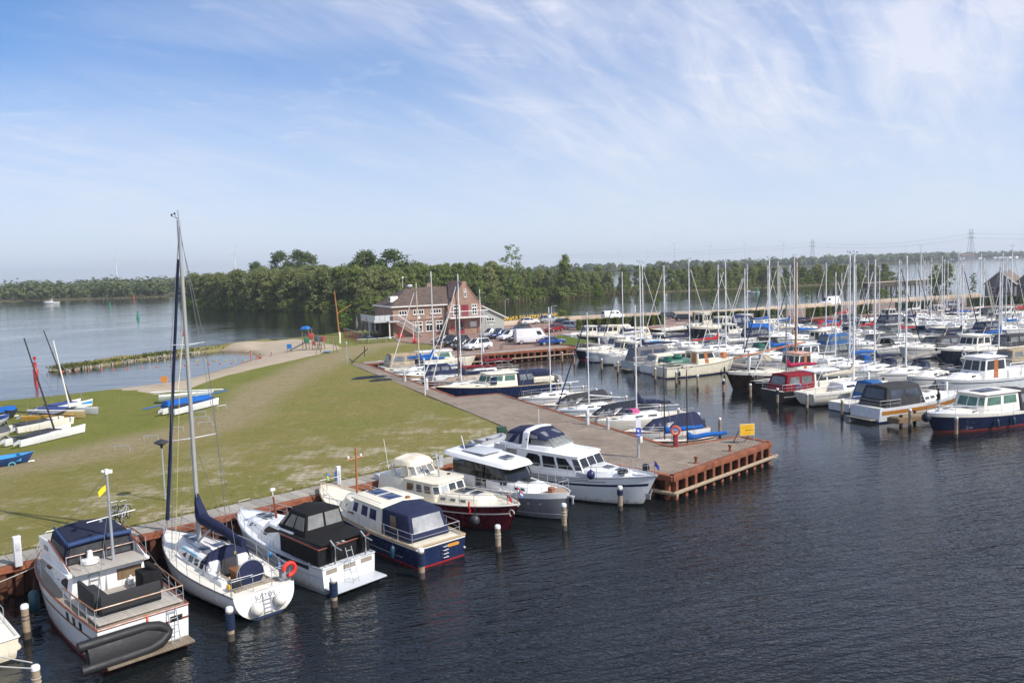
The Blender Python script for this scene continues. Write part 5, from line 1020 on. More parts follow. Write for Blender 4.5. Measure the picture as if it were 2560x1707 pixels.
def fore5():
    r,L=put('dark_red_hulled_cruiser','dark red hulled motor yacht with cream pilothouse and cream bimini, bow to the camera',(-7.6,47.9),(.1,41.0))
    H=Hull(L,3.2,1.08,1.55,tm=.42,ws=.92,p=2.5,q=.8,rake=.75,flare=.30,fl=.05,sheer=2.2); H.build(r,REDHULL,BLACK,.08,GELCREAM,.05,((.66,.71,GELCREAM,.0,.98),)); H.deck(r,CREAM,.12,.07,bul=GELCREAM)
    F=house(r,'trunk_cabin',CREAM,[(3.1,.7),(2.8,.85),(.1,1.18)],[(2.9,.58),(2.65,.70),(.1,1.02)],lambda x:H.zd(x,.1),lambda x:1.50+.02*x,.07,.05)
    for sd in (1,-1):
        for u in (.2,.46,.72): uu=(u,u+.13,.35,.70) if sd>0 else (1-u-.13,1-u,.35,.70); win(F[('s',1,sd)],uu,paint((.10,.09,.07),.2),F['obj'],'porthole',frame=GELCREAM)
    hatch(F['obj'],1.25,.1,1.61,.75,.8); hatch(F['obj'],2.15,.1,1.63,.5,.55)
    W=house(r,'pilothouse',CREAM,[(.55,.98),(.2,1.25),(-2.2,1.30)],[(.25,.90),(-.05,1.16),(-2.2,1.22)],lambda x:H.zd(x,.1),1.98,.05,.05,roofmat=CREAM,over=.06)
    cw=paint((.045,.05,.055),.08)
    for u0,u1 in ((.05,.31),(.37,.63),(.69,.95)): win(W['front'],(u0,u1,.48,.90),cw if u0>.3 else paint((.35,.36,.36),.2),W['obj'],'windscreen',frame=WHITE)
    for sd in (1,-1):
        win(W[('s',0,sd)],(.12,.88,.46,.88),cw,W['obj'],'windscreen',frame=WHITE)
        for k,(u0,u1) in enumerate(((.07,.28),(.38,.56),(.66,.90))): uu=(u0,u1,.46,.88) if sd>0 else (1-u1,1-u0,.46,.88); win(W[('s',1,sd)],uu,(paint((.16,.10,.09),.15),cw,paint((.16,.09,.04),.15))[k],W['obj'],frame=GELCREAM)
    # raised aft steering position with bimini
    A=house(r,'aft_cabin',CREAM,[(-2.2,1.25),(-4.7,1.15)],[(-2.2,1.1),(-4.6,1.0)],H.zd(-3.5,.1),1.95,.04,.05)
    D_=house(r,'fly_screen',CREAM,[(-1.55,.72),(-1.9,.92),(-2.9,.95)],[(-2.0,.62),(-2.25,.82),(-2.75,.90)],2.0,2.60,.02,.05)
    for k in range(3): win(D_['front'],(.04+.32*k,.32+.32*k,.30,.95),glassy((.25,.25,.24),.12),D_['obj'],'windscreen')
    for sd in (1,-1): win(D_[('s',0,sd)],(.1,.9,.3,.95),glassy((.25,.25,.24),.12),D_['obj'],'windscreen')
    b=house(r,'bimini',CREAMCLOTH,[(-2.02,.84),(-2.35,.95),(-3.6,.97)],[(-2.18,.72),(-2.45,.86),(-3.45,.86)],2.62,lambda x:2.88-.05*(x+2.2),.12,.08)
    for x in (-2.35,-3.5):
        for sd in (1,-1): b=MB(); b.hexa([(x+.22,sd*.94,1.98),(x-.1,sd*.94,1.98),(x-.1,sd*.90,1.98),(x+.22,sd*.90,1.98),(x+.15,sd*.95,2.68),(x-.15,sd*.95,2.68),(x-.15,sd*.91,2.68),(x+.15,sd*.91,2.68)]); b.build('canvas_side',CREAMCLOTH,r)
    b=MB(); b.tube([(-3.0,.98,2.0),(-3.5,.98,2.6),(-3.9,.9,2.2)],.018,5); b.tube([(-3.0,-.98,2.0),(-3.5,-.98,2.6),(-3.9,-.9,2.2)],.018,5); b.tube([(-4.6,1.0,1.95),(-4.6,1.0,2.5),(-4.6,-1.0,2.5),(-4.6,-1.0,1.95)],.02,5); b.build('bimini_frame',STEEL,r)
    b=MB(); b.box((-5.3,0,1.45),(.5,1.4,.5)); b.build('stern_locker',LIGHTGREY,r,bev=.05)
    b=MB(); b.tube([(-.62,0,2.05),(-.9,0,3.5)],.055,8,.04); m=b.build('steel_mast',STEEL,r); b=MB(); b.tube([(-.85,.3,3.2),(-.85,-.3,3.2)],.025,6); b.box((-.86,.0,3.3),(.1,.2,.1)); b.box((-.80,.3,2.9),(.03,.3,.7)); b.build('mast_fitting',STEEL,m)
    b=MB(); b.box((-.7,.75,2.08),(.14,.14,.14)); b.build('horn',BLACK,r); b=MB(); b.tube([(-5.2,.2,1.6),(-5.6,.2,3.6)],.015,5); b.build('antenna',WHITE,r)
    H.rail(r,-1.2,4.75,7,.55,.06,close=True)
    ballfender(r,(3.35,-1.36,.72),.26,paint((.035,.035,.04),.4)); b=MB(); b.tube([(2.9,-1.3,1.6),(3.0,-1.42,1.3),(2.95,-1.3,1.2),(3.0,-1.36,.98)],.05,5); b.build('red_rope',RED,r)
    flag(r,(5.0,.12,2.35),((.5,.02,.03),(.7,.7,.7),(.02,.15,.4)),.32,.3,.9,'pennant_flag'); flag(r,(4.6,-.25,2.1),((.55,.02,.03),(.55,.02,.03)),.3,.26,.4,'red_flag')
    b=MB(); b.torus((4.95,-.32,1.12),.17,.035,'y',12,6,.7); b.build('bow_rope',ROPE,r)
    return r
fore5()
def fore6():
    r,L=put('grey_hulled_cruiser','modern cruiser with grey hull, dark glass and overhanging white roof, bow to the camera',(-4.9,50.5),(2.8,42.9))
    GH=paint((.17,.175,.185),.25,0,.08,1.2)
    H=Hull(L+.1,3.2,1.1,1.58,tm=.45,ws=.94,p=2.9,q=.75,rake=.22,flare=.30,fl=.05,sheer=2.); H.build(r,GH,BLACK,.07,None); H.strip(.80,1.0,'gunwale_band',WHITE,r,.006,m=1); H.strip(.22,.25,'spray_rail',LIGHTGREY,r,.02,.3,.98,m=1,transom=False)
    H.deck(r,GELCREAM,.10,.08,bul=WHITE); TB=planks((.42,.28,.17),(.55,.40,.26),.07)
    b=MB(); rows=[]
    for x in (3.9,4.4,4.9,5.2): rows.append([(x,H.b(H.t(x))-.12,H.zd(x,.05)),(x,-H.b(H.t(x))+.12,H.zd(x,.05))])
    b.loft(rows,False); b.build('teak_foredeck',TB,r)
    F=house(r,'coachroof',WHITE,[(3.9,.55),(3.3,.88),(1.3,1.10)],[(3.3,.50),(2.9,.75),(1.3,.98)],lambda x:H.zd(x,.1),lambda x:1.66-.06*(x-1.3),.07,.07)
    hatch(F['obj'],2.35,.05,1.68,.75,.6); hatch(F['obj'],1.65,.55,1.70,.35,.35)
    for sd in (1,-1):
        for u in (.1,.34): uu=(u,u+.14,.35,.7) if sd>0 else (1-u-.14,1-u,.35,.7); win(F[('s',1,sd)],uu,WINDOW,F['obj'],'porthole')
    DG=glassy((.012,.014,.016),.05)
    W=house(r,'glass_cabin',DG,[(2.05,.72),(1.6,1.02),(-2.6,1.15)],[(1.45,.70),(1.1,.98),(-2.6,1.12)],lambda x:H.zd(x,.1)+.3,2.42,.03,.05)
    for sd in (1,-1):
        b=MB(); b.hexa([(1.4,sd*1.12,H.zd(0,.1)),(.2,sd*1.16,H.zd(0,.1)),(.2,sd*1.08,H.zd(0,.1)),(1.4,sd*1.04,H.zd(0,.1)),(1.2,sd*1.10,1.62),(.2,sd*1.14,1.62),(.2,sd*1.06,1.62),(1.2,sd*1.02,1.62)]); b.build('side_panel',WHITE,r,bev=.02)
        b=MB(); b.hexa([(-.7,sd*1.18,H.zd(0,.1)),(-2.6,sd*1.20,H.zd(0,.1)),(-2.6,sd*1.10,H.zd(0,.1)),(-.7,sd*1.08,H.zd(0,.1)),(-.7,sd*1.17,1.70),(-2.6,sd*1.19,1.70),(-2.6,sd*1.10,1.70),(-.7,sd*1.08,1.70)]); b.build('side_panel',WHITE,r,bev=.02)
        b=MB(); b.tube([(1.75,sd*1.0,1.75),(1.35,sd*.98,2.42)],.04,6); b.tube([(-.1,sd*1.12,1.5),(-.1,sd*1.12,2.42)],.05,6); b.build('window_post',BLACK,r)
    Rf=house(r,'roof',WHITE,[(1.95,.92),(1.55,1.12),(-2.9,1.38),(-3.3,1.25)],[(1.75,.86),(1.4,1.02),(-2.8,1.26),(-3.2,1.15)],lambda x:2.42-.07*(x-1.9)*.8,lambda x:2.62-.07*(x-1.9)*.8,.05,.05)
    hatch(Rf['obj'],.75,.05,2.80,.62,.62); b=MB(); b.box((-1.25,0,2.93),(1.9,1.5,.05)); o=b.build('sunroof_panel',LIGHTGREY,Rf['obj'],bev=.02); o.rotation_euler=(0,0,0); b=MB(); b.box((-2.6,.2,3.02),(.6,1.0,.03)); b.build('solar_panel',paint((.02,.04,.08),.15),Rf['obj'],bev=.005)
    b=MB(); b.tube([(-2.1,-.6,3.0),(-2.35,-.6,3.75)],.025,6); b.build('antenna',WHITE,Rf['obj'])
    H.rail(r,-.5,5.0,7,.55,.07,close=True,wires=2)
    f=[H.P(H.t(1.0),.50,-1,.005),H.P(H.t(2.6),.50,-1,.005),H.P(H.t(2.6),.68,-1,.005),H.P(H.t(1.0),.68,-1,.005)]; win(f,(0,1,0,1),BLACK,r,'hull_window',.01)
    f=[H.P(H.t(3.3),.55,-1,.008),H.P(H.t(4.3),.55,-1,.008),H.P(H.t(4.3),.66,-1,.008),H.P(H.t(3.3),.66,-1,.008)]; win(f,(.1,.9,.2,.7),LIGHTGREY,r,'name_lettering',.006)
    b=MB(); b.box((5.45,0,1.35),(.5,.24,.10)); b.box((5.62,0,1.15),(.12,.08,.4)); b.build('anchor_roller',STEEL,r,bev=.02); b=MB(); b.box((4.4,-.3,1.62),(.3,.3,.25)); b.build('windlass',paint((.32,.13,.06),.5),r,bev=.04)
    fender(r,(-3.0,-1.72,.8),.6,.14,FENDER); fender(r,(.2,1.75,.8),.6,.14,FENDER)
    return r
fore6()
def fore7():
    r,L=put('white_flybridge_cruiser','large white cruiser with navy stripes, white arch and navy canopy beside the pier',(-1.9,52.9),(7.8,44.8))
    H=Hull(L,3.6,1.25,1.85,tm=.42,ws=.93,p=2.5,q=.8,rake=.95,flare=.32,fl=.05,sheer=2.2); H.build(r,WHITE,BLACK,.06,paint((.5,.5,.5),.3,.5),.045,((.66,.74,NAVY,.02,.985),(.82,.84,NAVY,.10,.80),(.88,.90,NAVY,.10,.72))); H.deck(r,paint((.66,.68,.69),.5),.10,.07,bul=WHITE)
    F=house(r,'trunk_cabin',WHITE,[(5.0,.45),(4.5,.75),(1.9,1.32)],[(4.7,.38),(4.2,.62),(1.9,1.15)],lambda x:H.zd(x,.1),lambda x:1.86-.08*(x-2.)*.7,.06,.06)
    hatch(F['obj'],3.1,.05,1.88,.5,.5); hatch(F['obj'],3.95,.05,1.83,.5,.5); b=MB(); b.tube([(4.4,-.45,1.86),(4.7,-.55,1.95)],.12,7); b.tube([(4.2,-.6,1.84),(4.5,-.7,1.93)],.12,7); b.build('black_cowl',BLACK,F['obj'])
    S=house(r,'saloon',WHITE,[(2.35,1.18),(1.9,1.40),(-2.6,1.46)],[(1.75,1.12),(1.35,1.30),(-2.6,1.36)],lambda x:H.zd(x,.1),lambda x:2.46+.02*(1.8-x),.06,.06,roofmat=WHITE,over=.07)
    dg=glassy((.018,.02,.024),.06)
    for u0,u1 in ((.03,.32),(.355,.645),(.68,.97)): win(S['front'],(u0,u1,.34,.90),dg,S['obj'],'windscreen')
    for sd in (1,-1):
        win(S[('s',0,sd)],(.1,.9,.34,.9),dg,S['obj'],'windscreen')
        for pts in ([(.02,.36),(.26,.36),(.26,.88),(.10,.88)],[(.31,.36),(.52,.36),(.52,.88),(.31,.88)],[(.57,.42),(.62,.36),(.78,.36),(.84,.6),(.78,.88),(.62,.88),(.57,.8)]): win(S[('s',1,sd)],pts if sd>0 else [(1-u,v) for u,v in pts],dg,S['obj'],off=.015,frame=GREY,fw=.02)
    # flybridge
    C_=house(r,'flybridge_coaming',WHITE,[(.05,1.1),(-.4,1.3),(-4.0,1.38)],[(-.15,1.0),(-.55,1.2),(-4.0,1.3)],2.50,2.86,.0,.06)
    W=house(r,'fly_windscreen',plastic_clear(),[(0,.95),(-.5,1.15),(-1.5,1.2)],[(-.55,.80),(-.95,1.0),(-1.6,1.1)],2.82,3.22,.0,.01)
    b=MB()
    for p in W['top']: 
        pass
    for i in range(5): y=-1.+.5*i; b.tube([(0,y*.95,2.84),(-.55,y*.8,3.24)],.022,5)
    b.build('windscreen_frame',STEEL,r)
    b=MB(); b.box((-1.1,.5,3.0),(.5,.7,.4)); b.build('helm_console',WHITE,r,bev=.06); b=MB(); b.box((-1.6,-.5,3.0),(.5,.9,.5)); b.build('helm_seat',GELCREAM,r,bev=.08)
    # arch
    b=MB(); prof=[(-2.05,1.36,2.5),(-1.95,1.22,3.55),(-1.92,.95,3.74),(-1.92,0,3.82),(-1.92,-.95,3.74),(-1.95,-1.22,3.55),(-2.05,-1.36,2.5)]
    b.loft([[(x-.22,y,z),(x+.22,y,z),(x+.22,y*.93,z-.09),(x-.22,y*.93,z-.09)] for x,y,z in prof]); b.build('arch',WHITE,r,bev=.025); b=MB(); b.ball((-1.8,-1.38,3.2),.05,8,5); b.build('arch_speaker',BLACK,r)
    K=house(r,'front_canopy',NAVYCLOTH,[(-.55,.95),(-.9,1.12),(-1.75,1.2)],[(-.62,.86),(-1.0,1.0),(-1.75,1.1)],3.20,lambda x:3.30+.36*(-.6-x)/1.15,.10,.04); v=glassy((.16,.16,.17),.12)
    for i in range(3): 
        f=[Vector((-.75,-.8+.55*i,3.33)),Vector((-.75,-.35+.55*i,3.33)),Vector((-1.25,-.35+.55*i,3.52)),Vector((-1.25,-.8+.55*i,3.52))]; 
        win(f,(0,1,0,1),v,K['obj'],'canopy_window',.06)
    for sd in (1,-1): win(K[('s',1,sd)],(.1,.7,.15,.7),v,K['obj'],'canopy_window')
    A=house(r,'aft_canopy',NAVYCLOTH,[(-2.1,1.24),(-2.4,1.3),(-3.85,1.28)],[(-2.1,1.1),(-2.4,1.14),(-3.5,1.02)],2.55,lambda x:3.66+.1*(x+2.1),.12,.10)
    for sd in (1,-1): win(A[('s',1,sd)],(.08,.45,.10,.80) if sd>0 else (.55,.92,.10,.80),v,A['obj'],'canopy_window',.015); win(A[('s',1,sd)],(.52,.94,.10,.80) if sd>0 else (.06,.48,.10,.80),v,A['obj'],'canopy_window',.015)
    win(A['back'],(.1,.9,.12,.8),v,A['obj'],'canopy_window',.015)
    b=MB(); b.box((-4.9,0,1.9),(2.0,2.6,1.0)); b.build('aft_cabin',WHITE,r,bev=.06); H.rail(r,-6.1,-3.9,3,.6,.1,stern=True,name='stern_rail')
    b=MB(); b.box((-3.9,-1.40,2.35),(.9,.03,.7)); b.build('side_dodger',LIGHTGREY,r)
    b=MB(); b.tube([(-2.6,.9,3.7),(-2.6,.9,4.6)],.02,5); b.build('antenna',WHITE,r)
    H.rail(r,-2.2,5.9,9,.58,.07,close=True)
    ballfender(r,(3.0,-1.62,1.75),.24,paint((.012,.022,.09),.35)); b=MB(); b.box((2.5,-1.55,1.62),(1.1,.10,.26)); b.build('gangplank',LIGHTGREY,r,bev=.02)
    b=MB(); b.box((5.55,.1,2.15),(.36,.30,.42)); b.build('bow_bag',BLACK,r,bev=.08); flag(r,(6.1,.1,2.6),((.03,.06,.35),(.03,.06,.35)),.3,.3,.6,'blue_flag')
    b=MB(); b.tube([(6.05,-.12,1.0),(5.9,-.2,.55)],.05,6); b.box((5.85,-.22,.62),(.3,.06,.3)); b.build('anchor',STEEL,r)
    t=inflatable(r,'stern_dinghy',paint((.30,.31,.32),.5),2.4,1.3,.2); t.location=(-5.9,0,2.2); t.rotation_euler=(0,0,R(90))
    fender(r,(1.2,-1.95,.7),.6,.13,FENDER)
    return r
fore7()
# partial boat at the left edge
def fore0():
    r,L=put('cream_hulled_boat','cream hulled boat cut off by the left edge of the picture',(-19.0,27.6),(-26.0,34.2))
    H=Hull(9.5,3.2,.85,1.2,tm=.42,ws=.9,p=2.4,q=.85,rake=.8,flare=.3); H.build(r,CREAM,BLACK,.1,GELCREAM,.05); H.deck(r,GELCREAM,.06,.05); b=MB(); b.tube([H.P(t,.45,-1,.06) for t in (.02,.2,.4,.6)],.11,8); b.build('side_float',CREAM,r)
    F=house(r,'cabin',WHITE,[(2.6,.4),(2.,.8),(-2.,1.1)],[(2.1,.35),(1.6,.65),(-2.,.95)],lambda x:H.zd(x),1.6,.06,.05); 
    for sd in (1,-1): win(F[('s',1,sd)],(.2,.8,.3,.75),WINDOW,F['obj'])
    H.rail(r,-3.,4.,5,.55,.07,close=True)
fore0()
# mooring piles of the near row
def pile(x,y,h,label,wrap=0.,dark=False,r0=.135,lean=0.,group=None):
    o=empty('mooring_pile',(x,y,0),rng.random()*6,label,'mooring pile',group); b=MB(); b.lathe([(r0*.98,-1.2),(r0*1.03,.1),(r0,h*.5),(r0*.97,h)],(0,0,0),12); b.build('shaft',PILE,o)
    b=MB(); b.lathe([(r0*1.01,-.6),(r0*1.06,.18),(r0*1.02,.28)],(0,0,0),12); b.build('wet_foot',PILEDARK,o); b=MB(); b.lathe([(r0*1.06,h-.07),(r0*1.06,h+.04),(r0*.8,h+.09),(.02,h+.10)],(0,0,0),12); b.build('white_cap',WHITE,o)
    if wrap:
        b=MB(); z=h-.16
        while z>h-wrap: b.torus((0,0,z),r0*1.06,.035,'z',14,5); z-=.058
        b.build('rope_wrap',BLUEROPE,o)
    else: b=MB(); b.torus((0,0,h-.35),r0*1.02,.02,'z',12,5); b.torus((0,0,h-.5),r0*1.02,.02,'z',12,5); b.build('rope_turn',ROPE if rng.random()<.5 else DARK,o)
    return o
for px,py,top,z,lab,wr in ((68,1595,1515,0,'bare wooden mooring pile with white cap left of the trawler yacht',0),(93,1726,1668,0,'wooden mooring pile with white mooring lines at the bottom left corner',.0),(578,1600,1522,0,'mooring pile wrapped in navy rope off the stern of the tall sailing yacht',.75),(836,1515,1447,0,'mooring pile wrapped in navy rope off the stern of the white cruiser with black canopy',.72),(1055,1445,1374,0,'mooring pile wrapped in navy rope off the stern of the navy hulled cruiser',.72),(1246,1378,1316,0,'bare mooring pile off the bow of the dark red hulled yacht',0),(1411,1325,1262,0,'bare mooring pile off the bow of the grey hulled cruiser',0),(1551,1275,1218,0,'mooring pile with black buffer off the side of the large white cruiser',.45)):
    p=G(px,py,0); dt=ray(px,top); h=CAM_H+dt.z*(p.y/dt.y); pile(p.x,p.y,h,lab,wr)
def rope(name,a,b_,sag,label,mat=None,r=.018,n=10):
    b=MB(); a=Vector(a); c=Vector(b_); b.tube([a.lerp(c,i/n)-Vector((0,0,sag*4*(i/n)*(1-i/n))) for i in range(n+1)],r,5); return tag(b.build(name,mat or ROPE),label,'rope')
p=G(93,1726,0); rope('mooring_line',(p.x,p.y-.15,1.05),(p.x-7,p.y+2.2,1.5),.1,'upper white mooring line running left from the corner pile',paint((.6,.56,.5),.8),.022); rope('mooring_line',(p.x,p.y-.15,.85),(p.x-7,p.y+1.2,1.1),.1,'lower white mooring line running left from the corner pile',paint((.6,.56,.5),.8),.022)
rope('mooring_line',quay(-22.5,.1),(-22.8,31.8,1.05),.15,'grey mooring line from the quay to the cream hulled boat',None,.02)
# ================================================================ the marina basin
GRP='boats moored in the marina basin'
def mboat(kind,a,b,L,B,o,label,head='E',name=None,west=True,yaw=0.):
    "a = outer end of the berth (its west end if west else its east end); head E/W = where the bow points"
    ac=a+L/2 if west else a-L/2; p=mar(ac,b); rz=MAR_ANG+(math.pi if head=='W' else 0)+yaw
    r=empty(name or ('sailing_boat' if kind=='s' else 'motor_boat'),p,rz,label,'sailboat' if kind=='s' else 'motorboat',GRP)
    H=(sloop if kind=='s' else cruiser)(r,L,B,o); return r,H
BEIGECLOTH=fabric((.50,.45,.36)); WHITECLOTH=fabric((.62,.60,.56)); GREENCLOTH=fabric((.02,.12,.08)); DGREYCLOTH=fabric((.045,.045,.048)); MIDBLUE=fabric((.03,.11,.28)); GREYHULL=paint((.36,.39,.40),.25); BROWNHULL=paint((.030,.018,.013),.3); CURTAIN=glassy((.08,.17,.13),.12); OILWOOD=paint((.42,.13,.03),.35,0,.2,5.); GREENP=paint((.03,.13,.09),.5)
s,m='s','m'
# --- small boats along the paved quay, bows to the wall
mboat(s,1.2,26.2,8.4,2.6,dict(mast=9.6,bare=1,hood=None,mr=.06,deck=GELCREAM,spread=((.5,.6),)),'white sloop with bare boom at the step of the paved quay','W')
def covered(a,b,L,cov,label,hull=GELCREAM,boot=BLACK):
    r=empty('covered_motor_boat',mar(a+L/2,b),MAR_ANG+math.pi,label,'motorboat',GRP); H=Hull(L,2.4,.75,1.0,tm=.42,ws=.9,p=2.3,q=.85,rake=.6,flare=.28,n=14); H.build(r,hull,boot,.22,WOOD,.03); H.deck(r,GELCREAM,.04,.04)
    K=house(r,'tarpaulin',cov,[(L*.30,.35),(L*.12,1.02),(-L*.46,1.08)],[(L*.14,.12),(L*.02,.42),(-L*.40,.55)],H.zd(0),lambda x:1.62-.05*x,.12,.08)
    v=glassy((.20,.20,.21),.15)
    for sd in (1,-1): win(K[('s',1,sd)],(.06,.26,.2,.7) if sd>0 else (.74,.94,.2,.7),v,K['obj'],'canopy_window',.015); win(K[('s',0,sd)],(.25,.8,.15,.7),v,K['obj'],'canopy_window',.015)
    H.rail(r,L*.1,L*.42,2,.35,.1,close=True); outboard(r,-L*.5,0,.75); return r
covered(1.3,21.8,7.4,DGREYCLOTH,'open boat under a dark grey tarpaulin between two white sloops at the paved quay')
mboat(s,1.3,18.6,7.8,2.5,dict(mast=9.4,bare=1,mr=.06,bdrop=.5,hull=paint((.62,.67,.70),.28),deck=paint((.60,.64,.68),.4),boomlen=3.2,spread=((.5,.6),)),'pale blue-grey sloop with bare white boom between two tarpaulin-covered boats','W')
covered(1.2,15.2,7.6,fabric((.022,.026,.038)),'open boat under a blackish tarpaulin left of the tall white power pedestal')
r,H=mboat(s,1.2,11.6,9.,2.8,dict(mast=10.2,cover=NAVYCLOTH,mr=.07,deck=GELCREAM,hull=GELCREAM,band=GELCREAM,spread=((.5,.6),),hood=None,bdrop=.3),'cream sloop with pink foredeck hatch bag and navy boom cover','W')
b=MB(); b.box((1.0,0,1.55),(.7,.75,.5)); b.build('pink_bag',paint((.55,.10,.25),.7),r,bev=.08); b=MB(); b.box((1.42,0,1.45),(.5,.5,.5)); b.build('navy_bag',NAVYCLOTH,r,bev=.1)
r=covered(1.2,7.6,7.2,NAVYCLOTH,'open white boat under a navy tarpaulin beside the orange lifebuoy stand',WHITE)
def dinghy(a,b,L,mz,label):
    r=empty('sailing_dinghy',mar(a+L/2,b),MAR_ANG+math.pi,label,'sailboat',GRP); H=Hull(L,2.,.55,.75,tm=.42,ws=.75,p=2.,q=.9,rake=.3,flare=.2,n=14); H.build(r,paint((.45,.43,.36),.4),BLACK,.15,WOOD,.03,((.8,.9,DARK,.02,.97),)); H.deck(r,GELCREAM,.03,.03,(-L*.42,L*.14,.62,.35),TEAK)
    mast_set(r,L*.22,.6,mz-.6,.05,paint((.05,.03,.02),.5),(),(.8,0),.6,L*.48,.8,None,None,None); boom(r,L*.21,1.15,L*.55,0,paint((.05,.03,.02),.5),.05); boom_cover(r,L*.22,1.1,L*.6,BLUECLOTH,.45,.28,.2,-.05,.25); return r
dinghy(1.4,4.9,5.6,6.1,'open dinghy with dark mast and blue sail cover beside the navy tarpaulin'); dinghy(1.4,2.2,5.6,6.0,'open dinghy with dark mast and blue sail cover nearest the pier head')
for i in range(11): pile_b=6.2+2.66*i; q=mar(9.05,pile_b); pile(q.x,q.y,1.35,'dark pile with white cap in the row off the paved quay',0,r0=.11,group='piles off the paved quay')
# --- narrow quay leg
r,H=mboat(m,-3.8,35.6,13.2,3.7,dict(hull=NAVY,boot=BLACK,rub=paint((.45,.33,.2),.6),sup=CREAM,stripes=(),glass=CURTAIN,wx=(1.6,-2.2),wh=1.2,canopy=NAVYCLOTH,cx=-4.6,ch=.3,zs=.95,zb=1.5,mast=None),'navy hulled cruiser with cream cabin, green-curtained windows and navy canopy at the walkway','W')
b=MB(); b.hexa([(-4.0,1.6,1.15),(-6.5,1.55,1.15),(-6.5,-1.55,1.15),(-4.0,-1.6,1.15),(-4.0,1.6,1.75),(-6.5,1.55,1.7),(-6.5,-1.55,1.7),(-4.0,-1.6,1.75)]); b.build('aft_cabin',CREAM,r,bev=.06); b=MB(); b.hexa([(-4.1,1.3,1.8),(-6.4,1.3,1.8),(-6.4,-1.3,1.8),(-4.1,-1.3,1.8),(-4.1,1.3,2.3),(-6.4,1.3,2.3),(-6.4,-1.3,2.3),(-4.1,-1.3,2.3)]); b.build('aft_dodger',NAVYCLOTH,r,bev=.04); b=MB(); b.box((.6,1.42,1.75),(.7,.08,.8)); b.build('door',NAVY,r)
t=empty('grey_inflatable',(0,0,0),0,'grey inflatable dinghy hung on the stern of the navy hulled cruiser','dinghy'); inflatable(t,'tube',paint((.42,.42,.41),.5),2.7,1.4,.22); q=mar(9.9,35.6,1.0); t.matrix_world=Matrix.Translation(q)@Matrix.Rotation(MAR_ANG+math.pi/2,4,'Z')@Matrix.Rotation(R(70),4,'X')
r,H=mboat(s,-3.6,40.6,10.4,3.2,dict(hull=REDHULL,boot=WHITE,band=GELCREAM,mast=10.9,mastmat=paint((.09,.05,.035),.5),cover=MAROONCLOTH,deck=paint((.36,.30,.22),.6),cabin=paint((.30,.22,.15),.5),mr=.09,boomlen=4.6),'dark red traditional yacht with brown mast and maroon sail cover at the walkway','W')
mboat(s,-3.4,38.2,8.4,2.6,dict(mast=13.0,cover=NAVYCLOTH,mr=.07,boomlen=4.6),'white sloop with long navy boom cover beside the navy hulled cruiser','W')
covered(-3.6,46.2,7.6,NAVYCLOTH,'white motor boat under a navy canopy by the white pedestals of the walkway',WHITE,WHITE)
t=empty('upturned_tender',mar(.6,43.6,1.35),MAR_ANG,'white hard dinghy carried upside down beside the maroon sail cover','dinghy',None); Hd=Hull(3.4,1.5,-.55,-.6,ws=.7,p=2.,q=.9,rake=.2,n=12); Hd.strip(-.2,1.,'hull',WHITE,t,m=4)
for x in (.3,-.7): f=[Vector((x+.35,-.72,.25)),Vector((x-.35,-.72,.25)),Vector((x-.35,-.66,.45)),Vector((x+.35,-.66,.45))]
b=MB(); b.box((0,0,-.62),(2.6,.9,.12)); b.build('roof_panel',WHITE,t,bev=.05)
r,H=mboat(m,-3.4,50.6,7.4,2.7,dict(hull=paint((.42,.20,.03),.3),sup=WHITE,type='open',canopy=NAVYCLOTH,stripes=((.6,.72,WHITE,.02,.97),),wx=(.6,-1.),wh=1.1),'small cabin boat with ochre hull and navy cockpit tent at the walkway','W')
mboat(s,-3.2,54.,9.2,2.9,dict(mast=12.0,mastmat=paint((.60,.50,.34),.5),cover=BLUECLOTH,mr=.08),'sloop with cream mast and bright blue boom cover near the inner corner','W')
mboat(s,-2.0,56.6,9.6,3.,dict(mast=13.3,cover=BLUECLOTH,mr=.09,hood=NAVYCLOTH,hull=paint((.10,.20,.36),.3)),'blue hulled sloop with white mast and blue boom cover near the inner corner','E')
r,H=mboat(m,-2.6,60.,13.4,3.7,dict(hull=CREAM,sup=CREAM,band=CREAM,glass=CURTAIN,wx=(3.4,-1.6),wh=1.35,canopy=TANCLOTH,ch=.3,zs=1.1,zb=1.6,roof=WHITE),'long cream cruiser with white roof and tan aft tent in the inner corner','E')
mboat(s,3.4,48.4,8.2,2.7,dict(mast=11.,cover=MAROONCLOTH,mr=.06,boomlen=4.),'small white sloop with maroon boom cover in the middle of the inner basin','W')
# --- first jetty, west side
def jetty(a,b0,b1,w_,label):
    r=empty('jetty',mar(a,b0),math.atan2(MBV.y,MBV.x),label,'jetty'); n=int((b1-b0)/3); L=(b1-b0)/n; me=MB(); me.box((L/2,0,.62),(L-.03,w_,.1)); me=me.mesh('deck_section',planks((.25,.21,.16),(.36,.31,.25),.14,0),bev=.01)
    for i in range(n): link('deck_section',me,r,(i*L,0,0))
    b=MB(); b.box(((b1-b0)/2,0,.4),(b1-b0,w_*.8,.3)); b.build('float_beam',PILEDARK,r)
    for i in range(0,n+1,2):
        b=MB(); b.tube([(i*L,w_*.55,-.5),(i*L,w_*.55,1.5)],.11,8); b.build('jetty_pile',PILEDARK,r)
    for i in range(1,n,3):
        b=MB(); b.box((i*L,-.35,1.15),(.22,.22,1.0)); b.build('power_pedestal',WHITE,r,bev=.02)
    return r
jetty(36.6,-4,86,1.7,'first timber jetty of the marina, nearest the paved pier'); jetty(71.2,2,84,1.7,'second timber jetty of the marina, right of the middle'); jetty(105.6,20,80,1.7,'third timber jetty of the marina, at the far right')
